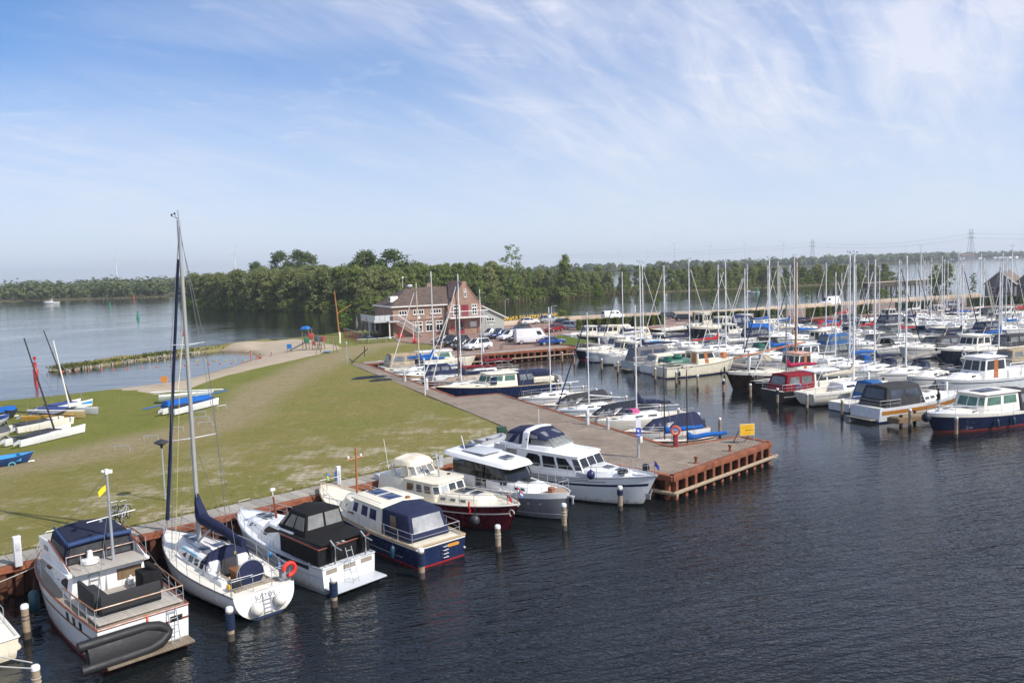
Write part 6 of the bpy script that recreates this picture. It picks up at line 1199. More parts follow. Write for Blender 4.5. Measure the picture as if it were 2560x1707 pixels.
r=empty('finger_pontoon',mar(23.,1.9),MAR_ANG,'wooden finger pontoon with tyre-black beam beside the navy hulled cruiser at right','pontoon'); b=MB(); b.box((6.4,0,.62),(13,.95,.14)); b.build('deck',planks((.22,.17,.10),(.33,.27,.18),.14,0),r,bev=.02); b=MB(); b.box((6.4,-.5,.42),(13.2,.1,.3)); b.box((-.15,0,.42),(.12,1.1,.4)); b.build('edge_beam',paint((.20,.13,.07),.8,0,.4,2.),r)
for i in range(6): b=MB(); b.tube([(.3+2.4*i,.35 if i%2 else -.35,-.6),(.3+2.4*i,.35 if i%2 else -.35,.9)],.13,8); b.build('pontoon_pile',RUSTDARK,r)
r,H=mboat(m,22.3,-1.5,12.6,3.7,dict(hull=paint((.012,.018,.05),.18,0,.1),boot=paint((.20,.025,.02),.4),sup=GELCREAM,stripes=((.82,1.,GELCREAM,0,.99),),glass=CURTAIN,wx=(2.0,-2.6),wh=1.3,solar=1,ch=.30,zs=1.1,zb=1.62,fend=1,fx=(-3.4,-1.0,.8),canopy=DGREYCLOTH,cx=-4.7,deck=paint((.55,.57,.58),.6)),'big navy hulled motor yacht with cream wheelhouse and green windows, a person on its bow','W','motor_yacht')
b=MB(); b.tube([(3.1,0,1.7),(2.7,0,3.4)],.06,8,.04); b.build('steel_mast',STEEL,r); ballfender(r,(6.25,.0,1.25),.33,paint((.012,.016,.03),.6),'bow_fender')
BOWPERSON=mar(22.3+1.5,-1.4,1.55)
r,H=mboat(m,22.7,4.6,11.4,3.5,dict(hull=paint((.62,.64,.68),.25),sup=WHITE,type='open',canopy=DGREYCLOTH,stripes=((.52,.80,paint((.38,.17,.035),.25),.02,.96),),wx=(.2,-1.),cx=-4.9,wh=1.5,plat=TEAK,zs=1.2,zb=1.55,ch=.45,vinyl=glassy((.05,.06,.08),.12)),'white motor yacht with dark grey canopy and varnished orange hull band','E','motor_yacht')
r,H=mboat(m,24.2,8.8,7.6,2.7,dict(hull=paint((.60,.61,.60),.3),sup=GELCREAM,type='open',canopy=MIDBLUE,cx=-1.2,wx=(1.4,-.2),wh=1.5,ch=.5,fend=-1,fx=(-1.5,)),'small white boat with a blue cuddy tent left of the dark grey canopy','E')
r,H=mboat(s,23.6,12.4,10.8,3.4,dict(mast=13.7,cover=BEIGECLOTH,mr=.11,hood=None,fend=-1,ring=paint((.05,.2,.4),.5),srake=.5,hull=GELCREAM,boot=BLACK,band=paint((.30,.36,.40),.3),spread=((.45,.9),(.7,.7)),zs=1.25,zb=1.5),'white sailing yacht with thick mast and cream boom cover, stern to the open water','E','sailing_yacht')
r,H=mboat(m,23.2,16.1,11.2,3.3,dict(hull=BLACK,boot=BLACK,sup=GELCREAM,stripes=((.5,.53,WHITE,.02,.97),),wx=(2.6,-1.3),wh=1.3,canopy=fabric((.20,.014,.022)),roof=WHITE,ch=.3,zs=1.1,zb=1.4,frame=DARK),'black hulled launch with bright red aft canopy and cream cabin','E','canal_launch')
r,H=mboat(s,24.0,19.9,11.,3.2,dict(hull=BLACK,boot=BLACK,mast=9.6,mastmat=paint((.30,.31,.32),.4,.5),cover=fabric((.35,.02,.06)),deck=paint((.40,.38,.34),.6),cabin=paint((.05,.05,.06),.5),band=WHITE,stripes=((.86,.92,LIGHTGREY,.55,.97),),spread=()),'black hulled flat-bottomed sailboat with crimson sail cover','W')
r,H=mboat(m,24.2,24.,14.,3.9,dict(hull=BROWNHULL,boot=BROWNHULL,sup=CREAM,stripes=((.86,1.,GELCREAM,0,.99),),wx=(-1.2,-3.6),wh=1.75,ch=.25,zs=1.3,zb=2.0,door=OILWOOD,deck=paint((.42,.41,.38),.6),frame=paint((.35,.10,.05),.5),roof=paint((.55,.30,.22),.5)),'dark brown sailing barge with cream rails, wheelhouse and tall wooden mast','W','sailing_barge')
b=MB(); b.tube([(-2.6,0,1.4),(-2.7,0,13.6)],.13,9,.07); b.build('wooden_mast',paint((.32,.14,.05),.5,0,.2,3.),r); b=MB(); b.tube([(6.3,.5,3.4),(-4.6,-.6,4.3)],.085,8); b.build('lowered_spar',OILWOOD,r); b=MB(); b.tube([(3.9,0,1.6),(3.9,0,3.9)],.13,9); b.build('bow_post',LIGHTGREY,r); ballfender(r,(1.6,2.05,1.0),.2,ORANGE); b=MB(); b.tube([(2.2,.4,3.5),(-1.5,1.7,1.6)],.04,6); b.build('sprit',paint((.35,.25,.15),.7),r); b=MB(); b.hexa([(2.6,.3,2.9),(1.0,.3,2.6),(1.0,-.1,2.6),(2.6,-.1,2.9),(2.5,.3,3.5),(1.2,.3,3.4),(1.2,-.1,3.4),(2.5,-.1,3.5)]); b.build('stowed_foresail',BEIGECLOTH,r,bev=.1)
r,H=mboat(m,24.4,36.2,11.2,3.5,dict(hull=CREAM,sup=CREAM,band=paint((.20,.22,.22),.4),stripes=((.86,.92,paint((.18,.20,.20),.4),.0,.98),),wx=(2.2,-1.0),wh=1.3,ch=.35,door=OILWOOD,zs=1.3,zb=1.75,roof=GELCREAM,fend=-1,fx=(-4.,2.8)),'cream trawler with green aft tarpaulin and varnished wooden door','E','trawler')
b=MB(); b.hexa([(-2.2,1.4,1.75),(-4.9,1.4,1.7),(-4.9,-1.4,1.7),(-2.2,-1.4,1.75),(-2.2,1.3,2.15),(-4.8,1.3,2.1),(-4.8,-1.3,2.1),(-2.2,-1.3,2.15)]); b.build('green_dodger',GREENP,r,bev=.05); b=MB(); b.ball((-3.2,-.3,2.3),.6,10,6,.55); b.ball((-4.1,.3,2.2),.5,10,6,.5); b.build('green_tarpaulin',GREENCLOTH,r); b=MB(); b.box((4.1,.2,2.0),(.6,.6,.6)); b.build('orange_locker',paint((.5,.14,.03),.5),r,bev=.04)
mboat(m,25.2,40.2,10.,3.1,dict(sup=GELCREAM,type='wheelhouse',wx=(1.2,-1.4),wh=1.0,band=paint((.2,.3,.4),.3),canopy=GELCREAM and CREAMCLOTH),'low white cruiser with cream tent behind the cream trawler','E')
mboat(m,25.0,44.0,10.6,3.3,dict(hull=paint((.40,.44,.44),.2),sup=GELCREAM,type='open',canopy=fabric((.16,.15,.145)),wx=(1.,-1.),cx=-4.9,wh=1.55,zs=1.2,zb=1.6,vinyl=glassy((.05,.06,.09),.1),plat=TEAK),'grey-green speed cruiser under a big grey canopy','E')
r,H=mboat(s,24.6,47.6,11.6,3.5,dict(mast=13.6,cover=NAVYCLOTH,mr=.1,band=paint((.55,.58,.60),.3),hull=paint((.66,.67,.66),.28),zs=1.35,zb=1.6,boomlen=5.,spread=((.45,.9),(.7,.7))),'large white yacht with dark name letters on its bow and navy boom cover','W','sailing_yacht')
f=[H.P(H.t(4.9),.5,1,.012),H.P(H.t(2.4),.5,1,.012)]; d=(f[1]-f[0]); textobj('boat_name','IMAGINE',.5,paint((.10,.11,.12),.5),r,(f[0]+f[1])/2+Vector((0,.05,0)),(R(82),0,math.atan2(d.y,d.x)))
mboat(m,24.8,51.2,11.,3.4,dict(sup=GELCREAM,wx=(.6,-2.2),wh=1.3,canopy=fabric((.10,.30,.52)),band=paint((.30,.34,.38),.3)),'white cruiser with light blue aft tent bow to the open basin','W')
mboat(m,25.0,54.6,10.4,3.3,dict(sup=CREAM,hull=paint((.60,.66,.70),.28),wx=(.3,-2.2),wh=1.35,frame=GELCREAM,canopy=NAVYCLOTH),'pale grey-blue cruiser with cream cabin bow to the open basin','W')
mboat(m,25.2,58.2,11.4,3.5,dict(hull=paint((.010,.016,.035),.2),boot=paint((.3,.02,.03),.4),sup=GELCREAM,wx=(-.2,-2.4),wh=1.5,band=GELCREAM,stripes=((.84,1.,GELCREAM,0,.99),)),'dark blue hulled cruiser with red waterline nearest the grass corner','W')
for i,bb in enumerate((-3.6,.4,6.6,10.6,14.3,18.,22.,26.2,30.,34.,38.2,42.,45.8,49.4,53.,56.4,60.3)): q=mar(22.3 if bb>3 else 22.9,bb); pile(q.x,q.y,1.5,'dark mooring pile standing off the first jetty',.5 if i in(4,6) else 0,r0=.12,group='piles off the first jetty')
# --- first jetty, east side
E_=48.6
r,H=mboat(m,50.,9.6,12.6,3.7,dict(sup=WHITE,hull=paint((.58,.60,.60),.3),wx=(1.4,-2.2),wh=1.8,ch=.55,zs=1.25,zb=1.7,door=OILWOOD,radar=None,well=None),'white steel cruiser with flat white roof and orange door behind the navy yacht','W','motor_yacht',False)
b=MB(); 
for sd in (1,-1): b.tube([(-5.9,sd*1.4,1.3),(-5.9,sd*1.4,2.6),(-4.2,sd*1.5,2.6)],.03,5); b.tube([(-4.2,sd*1.5,1.3),(-4.2,sd*1.5,2.6)],.03,5)
b.tube([(-5.9,1.4,2.6),(-5.9,-1.4,2.6)],.03,5); b.build('aft_rail',WHITE,r); b=MB(); b.hexa([(-2.4,1.5,1.2),(-6.,1.45,1.2),(-6.,-1.45,1.2),(-2.4,-1.5,1.2),(-2.4,1.4,1.95),(-5.9,1.35,1.9),(-5.9,-1.35,1.9),(-2.4,-1.4,1.95)]); b.build('aft_cabin',WHITE,r,bev=.05)
east=[(m,13.6,9.6,dict(sup=GELCREAM,wx=(-.6,-2.6),wh=1.,ch=.6,type='open',hull=WHITE),'low white express cruiser beside the white steel cruiser','W'),
(s,17.0,10.6,dict(mast=13.5,cover=fabric((.27,.25,.22)),mr=.1,hood=NAVYCLOTH,boomlen=5.2,bdrop=-.5),'white sloop with grey-beige boom cover slanting up to the right','W'),
(s,20.8,10.2,dict(mast=13.2,cover=NAVYCLOTH,mr=.09,hood=NAVYCLOTH),'white sloop with navy boom cover left of the grey-beige cover','W'),
(s,24.6,10.4,dict(mast=13.9,cover=BLUECLOTH,mr=.1,tent=None,hood=BLUECLOTH),'white sloop with bright blue boom cover and blue sprayhood over the channel','W'),
(s,28.6,9.8,dict(mast=11.8,cover=None,bare=1,mr=.08,furl=WHITECLOTH),'white sloop with white furled foresail and bare boom','E'),
(m,32.8,11.4,dict(sup=WHITE,wx=(1.,-2.4),wh=1.5,glass=glassy((.05,.055,.06),.08),canopy=None,ch=.4),'white cruiser with wide dark windscreen bow to the left','W'),
(s,37.2,10.4,dict(mast=13.6,cover=BLUECLOTH,mr=.1,hood=MIDBLUE,boomlen=4.8),'white sloop with blue boom cover behind the wooden barge mast','W'),
(s,41.8,11.2,dict(mast=12.4,cover=None,bare=1,mr=.08,hood=GREENCLOTH,hull=paint((.55,.55,.52),.28)),'pale grey sloop with dark green sprayhood behind the cream trawler','W'),
(s,45.6,10.6,dict(mast=13.4,cover=WHITECLOTH,mr=.1,boomlen=4.8),'white sloop with white boom cover swept up the mast','W'),
(s,49.6,10.6,dict(mast=13.0,cover=fabric((.38,.03,.035)),mr=.09,boomlen=4.6),'white sloop with bright red boom cover','E'),
(m,53.4,9.,dict(sup=GELCREAM,type='open',canopy=NAVYCLOTH,wx=(.6,-1.)),'small cream cruiser with navy tent right of the grey canopy','W'),
(s,56.6,10.2,dict(mast=13.8,cover=NAVYCLOTH,mr=.1,boomlen=5.),'white sloop with long navy boom cover above the grey canopy','E'),
(s,60.4,10.,dict(mast=13.1,cover=fabric((.20,.19,.18)),mr=.1,furl=WHITECLOTH),'white sloop with grey boom cover and white furled foresail','W'),
(m,64.2,9.6,dict(sup=GELCREAM,wx=(.8,-1.6),wh=1.1,canopy=NAVYCLOTH),'cream cruiser with two round navy tent windows','W'),
(s,68.4,10.,dict(mast=13.4,cover=WHITECLOTH,mr=.1,furl=WHITECLOTH),'white sloop with slanting white foresail roll, far end of the first jetty','E'),
(s,72.6,9.4,dict(mast=12.2,cover=NAVYCLOTH,mr=.09,furl=NAVYCLOTH),'white sloop with dark furled foresail, far end of the first jetty','W')]
for k,bb,L,o,lab,hd in east: mboat(k,E_-rng.uniform(0,.6),bb,L,L*.31,o,lab,hd,None,False)
# --- far end berths on the west of the first jetty and along the far quay
mboat(m,38.6,74.4,10.6,3.3,dict(sup=GELCREAM,wx=(.6,-2.),wh=1.3,canopy=CREAMCLOTH),'cream cabin cruiser in front of the clipped hedge, nearest the grass corner','W')
mboat(m,37.4,79.2,11.4,3.4,dict(sup=CREAM,hull=paint((.02,.02,.025),.3),wx=(.8,-2.),wh=1.4,stripes=((.8,1.,GELCREAM,0,.99),),canopy=CREAMCLOTH),'dark hulled cruiser with cream tent moored below the hedge','W')
mboat(m,37.0,84.,10.,3.2,dict(sup=GELCREAM,wx=(.8,-1.8),wh=1.3,canopy=NAVYCLOTH),'white cruiser with navy tent close under the hedge','W')
for a_,b_,L,lab,o in ((54,79.5,15.,'large dark hulled motor vessel with cream wheelhouse in front of the rusty far quay',dict(hull=BLACK,boot=paint((.2,.02,.02),.4),sup=CREAM,wx=(4.4,2.),wh=2.2,stripes=((.86,1.,GELCREAM,0,.99),))),(57.5,75.2,14.6,'large dark hulled motor yacht with navy tent and cream bow, before the dark vessel',dict(hull=paint((.012,.014,.02),.3),sup=CREAM,wx=(1.,-1.6),wh=1.6,canopy=NAVYCLOTH,stripes=((.80,1.,CREAM,.3,.99),),vinyl=glassy((.2,.22,.25),.1))),(70.5,79.,14.,'brown hulled long motor vessel moored at the far quay',dict(hull=paint((.10,.075,.05),.4),sup=GELCREAM,wx=(-2.,-4.6),wh=1.5,canopy=MIDBLUE,stripes=((.84,1.,GELCREAM,0,.99),)))): mboat(m,a_,b_,L,4.,o,lab,'E' if a_!=57.5 else 'W','motor_vessel')
# --- second jetty, west side
west2=[(m,17.8,9.2,dict(hull=WHITE,sup=GELCREAM,type='open',canopy=TANCLOTH,stripes=((.72,.86,BLACK,.02,.97),),wx=(1.,-1.)),'white boat with black band and tan canopy at the right edge','E'),
(s,21.8,9.6,dict(mast=12.4,cover=None,bare=1,mr=.09,srake=.4,ring=WHITE,hull=GELCREAM),'white sloop with rounded pale stern beside the tan canopy boat','E'),
(m,26.4,12.4,dict(hull=paint((.022,.03,.045),.25),sup=GELCREAM,wx=(.8,-2.4),wh=1.5,glass=glassy((.01,.01,.012),.06),stripes=((.86,1.,GELCREAM,0,.99),)),'slate blue hulled cruiser with white wheelhouse and black windows','W'),
(m,31.6,11.2,dict(sup=GELCREAM,hull=paint((.66,.65,.62),.28),type='open',canopy=DGREYCLOTH,wx=(.4,-1.),band=paint((.12,.11,.10),.4)),'white cruiser with charcoal canopy and dark rubbing strake','W'),
(s,36.6,10.4,dict(mast=13.0,cover=None,bare=1,mr=.09,hood=BLACKCLOTH),'white sloop with black sprayhood at the second jetty','E'),
(m,40.6,9.8,dict(sup=WHITE,type='open',canopy=GREYCLOTH,wx=(.8,-1.)),'white motor boat with pale grey boat tent at the second jetty','W'),
(m,45.,9.6,dict(sup=WHITE,hull=GREYHULL,type='open',canopy=MIDBLUE,wx=(.8,-1.),plat=TEAK),'grey hulled boat with mid blue canopy and red lifebuoy','E'),
(m,49.4,10.2,dict(sup=CREAM,hull=CREAM,wx=(.6,-1.6),wh=1.2,boot=NAVY),'cream motor boat with open aft deck left of the grey hulled boat','E'),
(s,53.8,9.8,dict(mast=13.0,cover=BLUECLOTH,mr=.09),'white sloop with turquoise-blue sail cover in the middle of the marina','W'),
(s,58.,10.2,dict(mast=13.2,cover=BEIGECLOTH,mr=.09,hull=paint((.10,.09,.08),.4)),'dark brown hulled sloop with beige boom cover','W'),
(m,62.,9.4,dict(sup=GELCREAM,type='open',canopy=NAVYCLOTH,wx=(.8,-1.)),'white boat with navy tent before the blue-tarpaulin sloop','E'),
(s,66.,10.4,dict(mast=12.8,cover=BLUECLOTH,mr=.09,tent=BLUECLOTH),'white sloop under a blue boom tent near the far quay','W'),
(m,70.2,9.6,dict(sup=GELCREAM,wx=(.8,-1.6),wh=1.2),'white wheelhouse cruiser near the far quay at the second jetty','E')]
for k,bb,L,o,lab,hd in west2: mboat(k,58.4+rng.uniform(0,.7),bb,L,L*.31,o,lab,hd)
# --- farther berths: copies of a few boats
PROTO=[]
for k,L,o,nm in ((s,10.,dict(mast=13.2,cover=BLUECLOTH,mr=.1),'white sloop with blue boom cover'),(s,9.6,dict(mast=12.6,cover=NAVYCLOTH,mr=.1,hood=NAVYCLOTH),'white sloop with navy boom cover'),(m,10.,dict(sup=GELCREAM,type='open',canopy=NAVYCLOTH,wx=(.8,-1.)),'white boat with navy canopy'),(s,10.4,dict(mast=13.8,cover=WHITECLOTH,mr=.1,furl=WHITECLOTH),'white sloop with white sail cover'),(m,10.4,dict(sup=GELCREAM,wx=(.8,-2.),wh=1.3),'white wheelhouse cruiser'),(m,9.4,dict(sup=GELCREAM,type='open',canopy=DGREYCLOTH,wx=(.8,-1.),hull=GELCREAM),'cream boat with charcoal canopy'),(s,9.8,dict(mast=13.0,bare=1,mr=.09,hull=NAVY),'navy hulled sloop with bare boom'),(m,10.8,dict(hull=paint((.02,.09,.20),.3),sup=GELCREAM,type='open',canopy=fabric((.30,.02,.03)),wx=(.8,-1.)),'blue hulled boat with red canopy'),(s,9.,dict(mast=11.4,cover=fabric((.38,.03,.035)),mr=.09),'white sloop with red sail cover')):
    r=empty('sailing_boat' if k==s else 'motor_boat',(0,0,-50),0,nm,'sailboat' if k==s else 'motorboat',GRP); (sloop if k==s else cruiser)(r,L,L*.31,o); PROTO.append((r,L,nm))
used=[False]*len(PROTO); rr2=random.Random(21); ORD=['first','second','third','fourth','fifth','sixth','seventh','eighth','ninth','tenth','eleventh','twelfth','thirteenth','fourteenth','fifteenth','sixteenth','seventeenth','eighteenth','nineteenth','twentieth']
rows=[(72.4,26,80,'behind the second jetty',True),(93.4,40,80,'before the third jetty',True),(106.8,46,80,'behind the third jetty',True),(122.,58,84,'in the outermost row',True)]
for a0,b0,b1,where,_ in rows:
    n=int((b1-b0)/3.15); lastp=-1
    for i in range(n):
        bb=b1-3.15*(i+.5); pick=lambda: rr2.choices(range(len(PROTO)),(3,3,1.6,3,1.4,1.4,2,.8,1.6))[0]; j=pick()
        while j==lastp: j=pick()
        lastp=j
        src,L,nm=PROTO[j]; o=src if not used[j] else copy_tree(src); used[j]=True
        o.location=mar(a0+L/2+rr2.uniform(0,1.2),bb); o.rotation_euler=(0,0,MAR_ANG+(math.pi if rr2.random()<.5 else 0)); sc=rr2.uniform(.9,1.08); o.scale=(sc,sc,sc*rr2.uniform(.93,1.06))
        o['label']='%s, %s from shore %s'%(nm,ORD[i],where)
assert all(used)
# ================================================================ clubhouse, cars, street furniture
BRICK=paving((.285,.145,.105),(.235,.115,.085),1.1,0,.5,.02,(.26,.20,.16))
def brick_mat():
    m=bpy.data.materials.new('brickwork'); m.use_nodes=True; N=nodes(m.node_tree); tc=N('ShaderNodeTexCoord'); sp=N('ShaderNodeSeparateXYZ',{0:tc.outputs['Object']})
    s=N('ShaderNodeMath',{0:sp.outputs[0],1:sp.outputs[1]},operation='ADD'); cb=N('ShaderNodeCombineXYZ',{0:s.outputs[0],1:sp.outputs[2],2:0.})
    br=N('ShaderNodeTexBrick',{'Vector':cb.outputs[0],'Color1':(.345,.20,.145,1),'Color2':(.285,.155,.11,1),'Mortar':(.30,.24,.19,1),'Scale':1.,'Mortar Size':.008,'Brick Width':.22,'Row Height':.065})
    n=N('ShaderNodeTexNoise',{'Vector':tc.outputs['Object'],'Scale':.7,'Detail':6.,'Roughness':.65}); r=N('ShaderNodeMapRange',{0:n.outputs[0],1:.3,2:.7,3:.78,4:1.18})
    mx=N('ShaderNodeMix',{0:1.,6:br.outputs[0],7:r.outputs[0]},data_type='RGBA',blend_type='MULTIPLY'); b=N('ShaderNodeBsdfPrincipled',{'Base Color':mx.outputs[2],'Roughness':.9}); N('ShaderNodeOutputMaterial',{0:b.outputs[0]}); return m
BRK=brick_mat(); ROOFM=paint((.115,.083,.064),.8,0,.35,1.2,.6,9.,.3); TRIM=paint((.74,.72,.67),.5); SIDING=planks((.36,.38,.34),(.44,.46,.42),.18,2); GALV=paint((.52,.54,.56),.45,.6,.1)
def clubhouse():
    r=empty('clubhouse',mar(11.7,101.5,QZ),MAR_ANG,'brick clubhouse with brown hipped roof, gable wing and white balconies','building')
    Lm,Dp,He,Hr=10.4,12.,5.65,8.9          # local x along the facade, -y is towards the camera, depth +y
    b=MB(); b.box((Lm/2,Dp/2,He/2),(Lm,Dp,He)); b.build('wall',BRK,r,smooth=False)
    o=.35; yc=Dp/2
    b=MB(); A=[(-o,-o),(Lm+3.5,-o),(Lm+3.5,Dp+o),(-o,Dp+o)]; x0=4.6
    b.add([(-o,-o,He-.05),(Lm+3.5,-o,He-.05),(Lm+3.5,Dp+o,He-.05),(-o,Dp+o,He-.05),(x0,yc,Hr),(Lm+3.5,yc,Hr)],[(0,1,5,4),(2,3,4,5),(3,0,4),(0,3,2,1),(1,2,5)]); rf=b.build('roof',ROOFM,r,smooth=False)
    b=MB(); b.box(((Lm)/2-.1,-o-.02,He-.06),(Lm+.5,.16,.22)); b.box((-o-.02,yc,He-.06),(.16,Dp+2*o,.22)); b.build('gutter',TRIM,r)
    b=MB(); b.box((1.15,3.2,He+1.25),(1.5,1.3,1.1)); d=b.build('dormer',TRIM,rf); b=MB(); b.box((.38,3.2,He+1.25),(.05,.8,.7)); b.build('dormer_window',WINDOW,d)
    for x,y in ((9.6,yc+1.2),): b=MB(); b.box((x,y,Hr+.1),(.9,.6,1.2)); b.build('chimney',BRK,rf)
    b=MB(); b.box((5.3,yc,Hr+.3),(.9,.9,.5)); b.build('roof_vent',GALV,rf,bev=.05); b=MB(); b.tube([(4.0,yc,Hr),(4.0,yc,Hr+1.9)],.04,6); b.ball((4.0,yc,Hr+1.9),.22,8,6); b.build('weather_ball',WHITE,rf)
    def window(x,z,w_,h,n,y=-.0,par=None,bar=True,ax='x'):
        par=par or r; b=MB(); b.box((x,y-.03,z),(w_,.10,h)); f=b.build('window',TRIM,par); pw=(w_-.12*(n+1))/n
        for i in range(n): b=MB(); b.box((x-w_/2+.12+pw/2+i*(pw+.12),y-.07,z-(.18*h if bar else 0)),(pw,.05,h*(.56 if bar else .74))); b.build('pane',WINDOW,f)
        if bar:
            for i in range(n): b=MB(); b.box((x-w_/2+.12+pw/2+i*(pw+.12),y-.07,z+h*.34),(pw,.05,h*.18)); b.build('pane',WINDOW,f)
        b=MB(); b.box((x,y-.08,z-h/2-.05),(w_+.2,.16,.1)); b.build('sill',TRIM,f)
    for x,n,w_ in ((1.9,3,1.6),(4.9,4,2.1),(8.3,4,2.1)): window(x,4.45,w_,.85,n,bar=False)
    for x in (4.9,6.9,8.9): window(x,1.75,1.4,1.9,2)
    b=MB(); b.box((Lm/2,-.03,2.95),(Lm,.06,.1)); b.build('brick_band',paint((.12,.06,.045),.9),r)
    # lettering
    b=MB(); b.lathe([(.01,-.32),(.2,-.24),(.26,-.08),(.2,.1),(.06,.3),(.01,.38)],(0,0,0),12); d=b.build('drop_emblem',paint((.8,.8,.8),.5),r); d.location=(5.0,-.07,3.42); d.scale=(1,.15,1)
    textobj('lettering','Lou van Loo',.62,paint((.8,.78,.74),.5),r,(7.9,-.07,3.42),(R(90),0,0),.02,shear=.25)
    # gable wing
    gx0,gx1=Lm,Lm+6.8; gm=(gx0+gx1)/2; gy=-.9
    b=MB(); P=[(gx0,He-.55),(gx1,He-.55),(gm+.45,Hr+.25),(gm+.45,Hr+.9),(gm-.45,Hr+.9),(gm-.45,Hr+.25)]; pr=[(gx0,0),(gx1,0)]+P[1:]+[P[0]]
    k=len(pr); b.add([(x,gy,z) for x,z in pr]+[(x,gy+7.5,z) for x,z in pr],[tuple(range(k)),tuple(range(2*k-1,k-1,-1))]+[(i,(i+1)%k,k+(i+1)%k,k+i) for i in range(k)]); gw=b.build('gable_wing',BRK,r,smooth=False)
    b=MB(); b.add([(gx0-.3,gy+.25,He-.6),(gx0-.3,yc,He-.6),(gm,yc,Hr+.35),(gm,gy+.25,Hr+.35),(gx1+.3,gy+.25,He-.6),(gx1+.3,Dp,He-.6),(gm,Dp,Hr+.35)],[(0,1,2,3),(3,6,5,4)]); b.build('wing_roof',ROOFM,r,smooth=False)
    for s_,xx in ((-1,gx0),(1,gx1)): b=MB(); b.tube([(xx+s_*.1,gy-.02,He-.55),(gm+s_*.42,gy-.02,Hr+.3)],.10,5); b.build('verge_trim',paint((.33,.2,.15),.8),gw)
    window(gx0+1.7,4.5,1.35,1.9,2,gy,gw); window(gx1-1.5,4.5,1.1,1.9,2,gy,gw); window(gm+.1,7.6,.5,1.5,1,gy,gw)
    b=MB(); b.box((gm+.0,gy-.05,4.3),(1.3,.1,2.2)); b.build('red_door',paint((.22,.015,.03),.4),gw)
    b=MB(); b.box((gm-1.2,gy-.05,1.25),(1.9,.1,2.5)); dd=b.build('entrance_door',paint((.28,.018,.03),.4),gw)
    for x in (gm-1.65,gm-.75): b=MB(); b.box((x,gy-.11,1.4),(.6,.03,1.6)); b.build('door_pane',WINDOW,dd)
    b=MB(); b.box((gm+1.6,gy-.05,1.7),(1.3,.08,1.0)); b.build('notice_board',TRIM,gw); b=MB(); b.box((gm-2.6,gy-.06,1.3),(.4,.1,1.2)); b.build('wall_sign',paint((.5,.05,.03),.5),gw)
    def railing(pts,h,par,n,nm='balustrade',solid=False):
        b=MB(); b.tube(pts and [(x,y,z+h) for x,y,z in pts],.04,6)
        for i in range(len(pts)-1):
            a=Vector(pts[i]); c=Vector(pts[i+1]); m_=max(int((c-a).length/.16),1)
            for j in range(m_+1): q=a.lerp(c,j/m_); b.tube([q,q+Vector((0,0,h))],.014,4)
        o_=b.build(nm,GALV,par); return o_
    b=MB(); b.box((gm+.2,gy-.9,3.1),(7.6,1.8,.22)); bal=b.build('balcony',TRIM,r); railing([(gx0-.3,gy,3.2),(gx0-.3,gy-1.75,3.2),(gx1+.5,gy-1.75,3.2),(gx1+.5,gy,3.2)],1.1,bal,8)
    for x in (gx0+.8,gx1+.2): b=MB(); b.tube([(x,gy-1.5,0),(x,gy-1.5,3.0)],.09,8); b.build('balcony_column',GALV,bal)
    # lean-to
    b=MB(); lx0,lx1=gx1,gx1+4.9; b.add([(lx0,-.2,0),(lx1,-.2,0),(lx1,-.2,2.6),(lx0,-.2,5.0),(lx0,6,0),(lx1,6,0),(lx1,6,2.6),(lx0,6,5.0)],[(0,1,2,3),(7,6,5,4),(1,5,6,2),(3,2,6,7)]); le=b.build('lean_to',SIDING,r,smooth=False)
    b=MB(); b.hexa([(lx0,-.6,5.05),(lx1+.7,-.6,2.32),(lx1+.7,6.3,2.32),(lx0,6.3,5.05),(lx0,-.6,5.25),(lx1+.7,-.6,2.52),(lx1+.7,6.3,2.52),(lx0,6.3,5.25)]); b.build('lean_to_roof',TRIM,le); window(lx0+2.,2.35,1.7,.65,3,-.2,le,False); b=MB(); b.box((lx0+2.2,-.25,1.3),(.9,.05,.15)); b.build('name_plate',TRIM,le)
    # west terrace deck on posts with stair
    b=MB(); b.box((-1.8,4.6,2.98),(3.6,9.6,.22)); b.box((-.2,-.75,2.98),(2.0,1.5,.22)); dk=b.build('roof_terrace',paint((.46,.46,.45),.6),r); 
    pn=paint((.50,.51,.52),.5)
    for i in range(8): b=MB(); b.box((-3.55,.5+1.2*i,3.65),(.05,1.12,1.05)); b.build('railing_panel',pn,dk)
    for i in range(3): b=MB(); b.box((-3.0+.95*i,-.15,3.65),(.88,.05,1.05)); b.build('railing_panel',pn,dk)
    railing([(-1.1,-1.45,3.08),(.75,-1.45,3.08)],1.05,dk,1)
    for x,y in ((-1.1,-1.2),(-3.3,9.),(-3.3,4.5)): b=MB(); b.tube([(x,y,0),(x,y,2.9)],.12,8); b.box((x,y,.15),(.5,.5,.3)); b.build('terrace_post',TRIM,dk)
    b=MB(); b.hexa([(.75,-1.45,2.85),(5.0,-1.45,.05),(5.0,-.45,.05),(.75,-.45,2.85),(.75,-1.45,3.05),(5.0,-1.45,.25),(5.0,-.45,.25),(.75,-.45,3.05)]); st=b.build('outside_stair',GALV,r)
    b=MB()
    for y in (-1.45,-.45):
        b.tube([(.75,y,4.05),(5.0,y,1.2)],.04,6)
        for i in range(22): f=i/21; b.tube([(lerp(.75,5,f),y,lerp(2.95,.1,f)),(lerp(.75,5,f),y,lerp(4.05,1.2,f))],.014,4)
    b.build('stair_railing',GALV,st)
    b=MB(); b.box((-2.2,5.5,1.3),(.15,7.,2.6)); b.build('dark_glazing',WINDOW,r)
    b=MB(); b.tube([(gx0-.6,-.1,.0),(gx0-.6,-.1,5.4)],.06,6); b.build('drain_pipe',GALV,r)
clubhouse()
CARPARTS={}
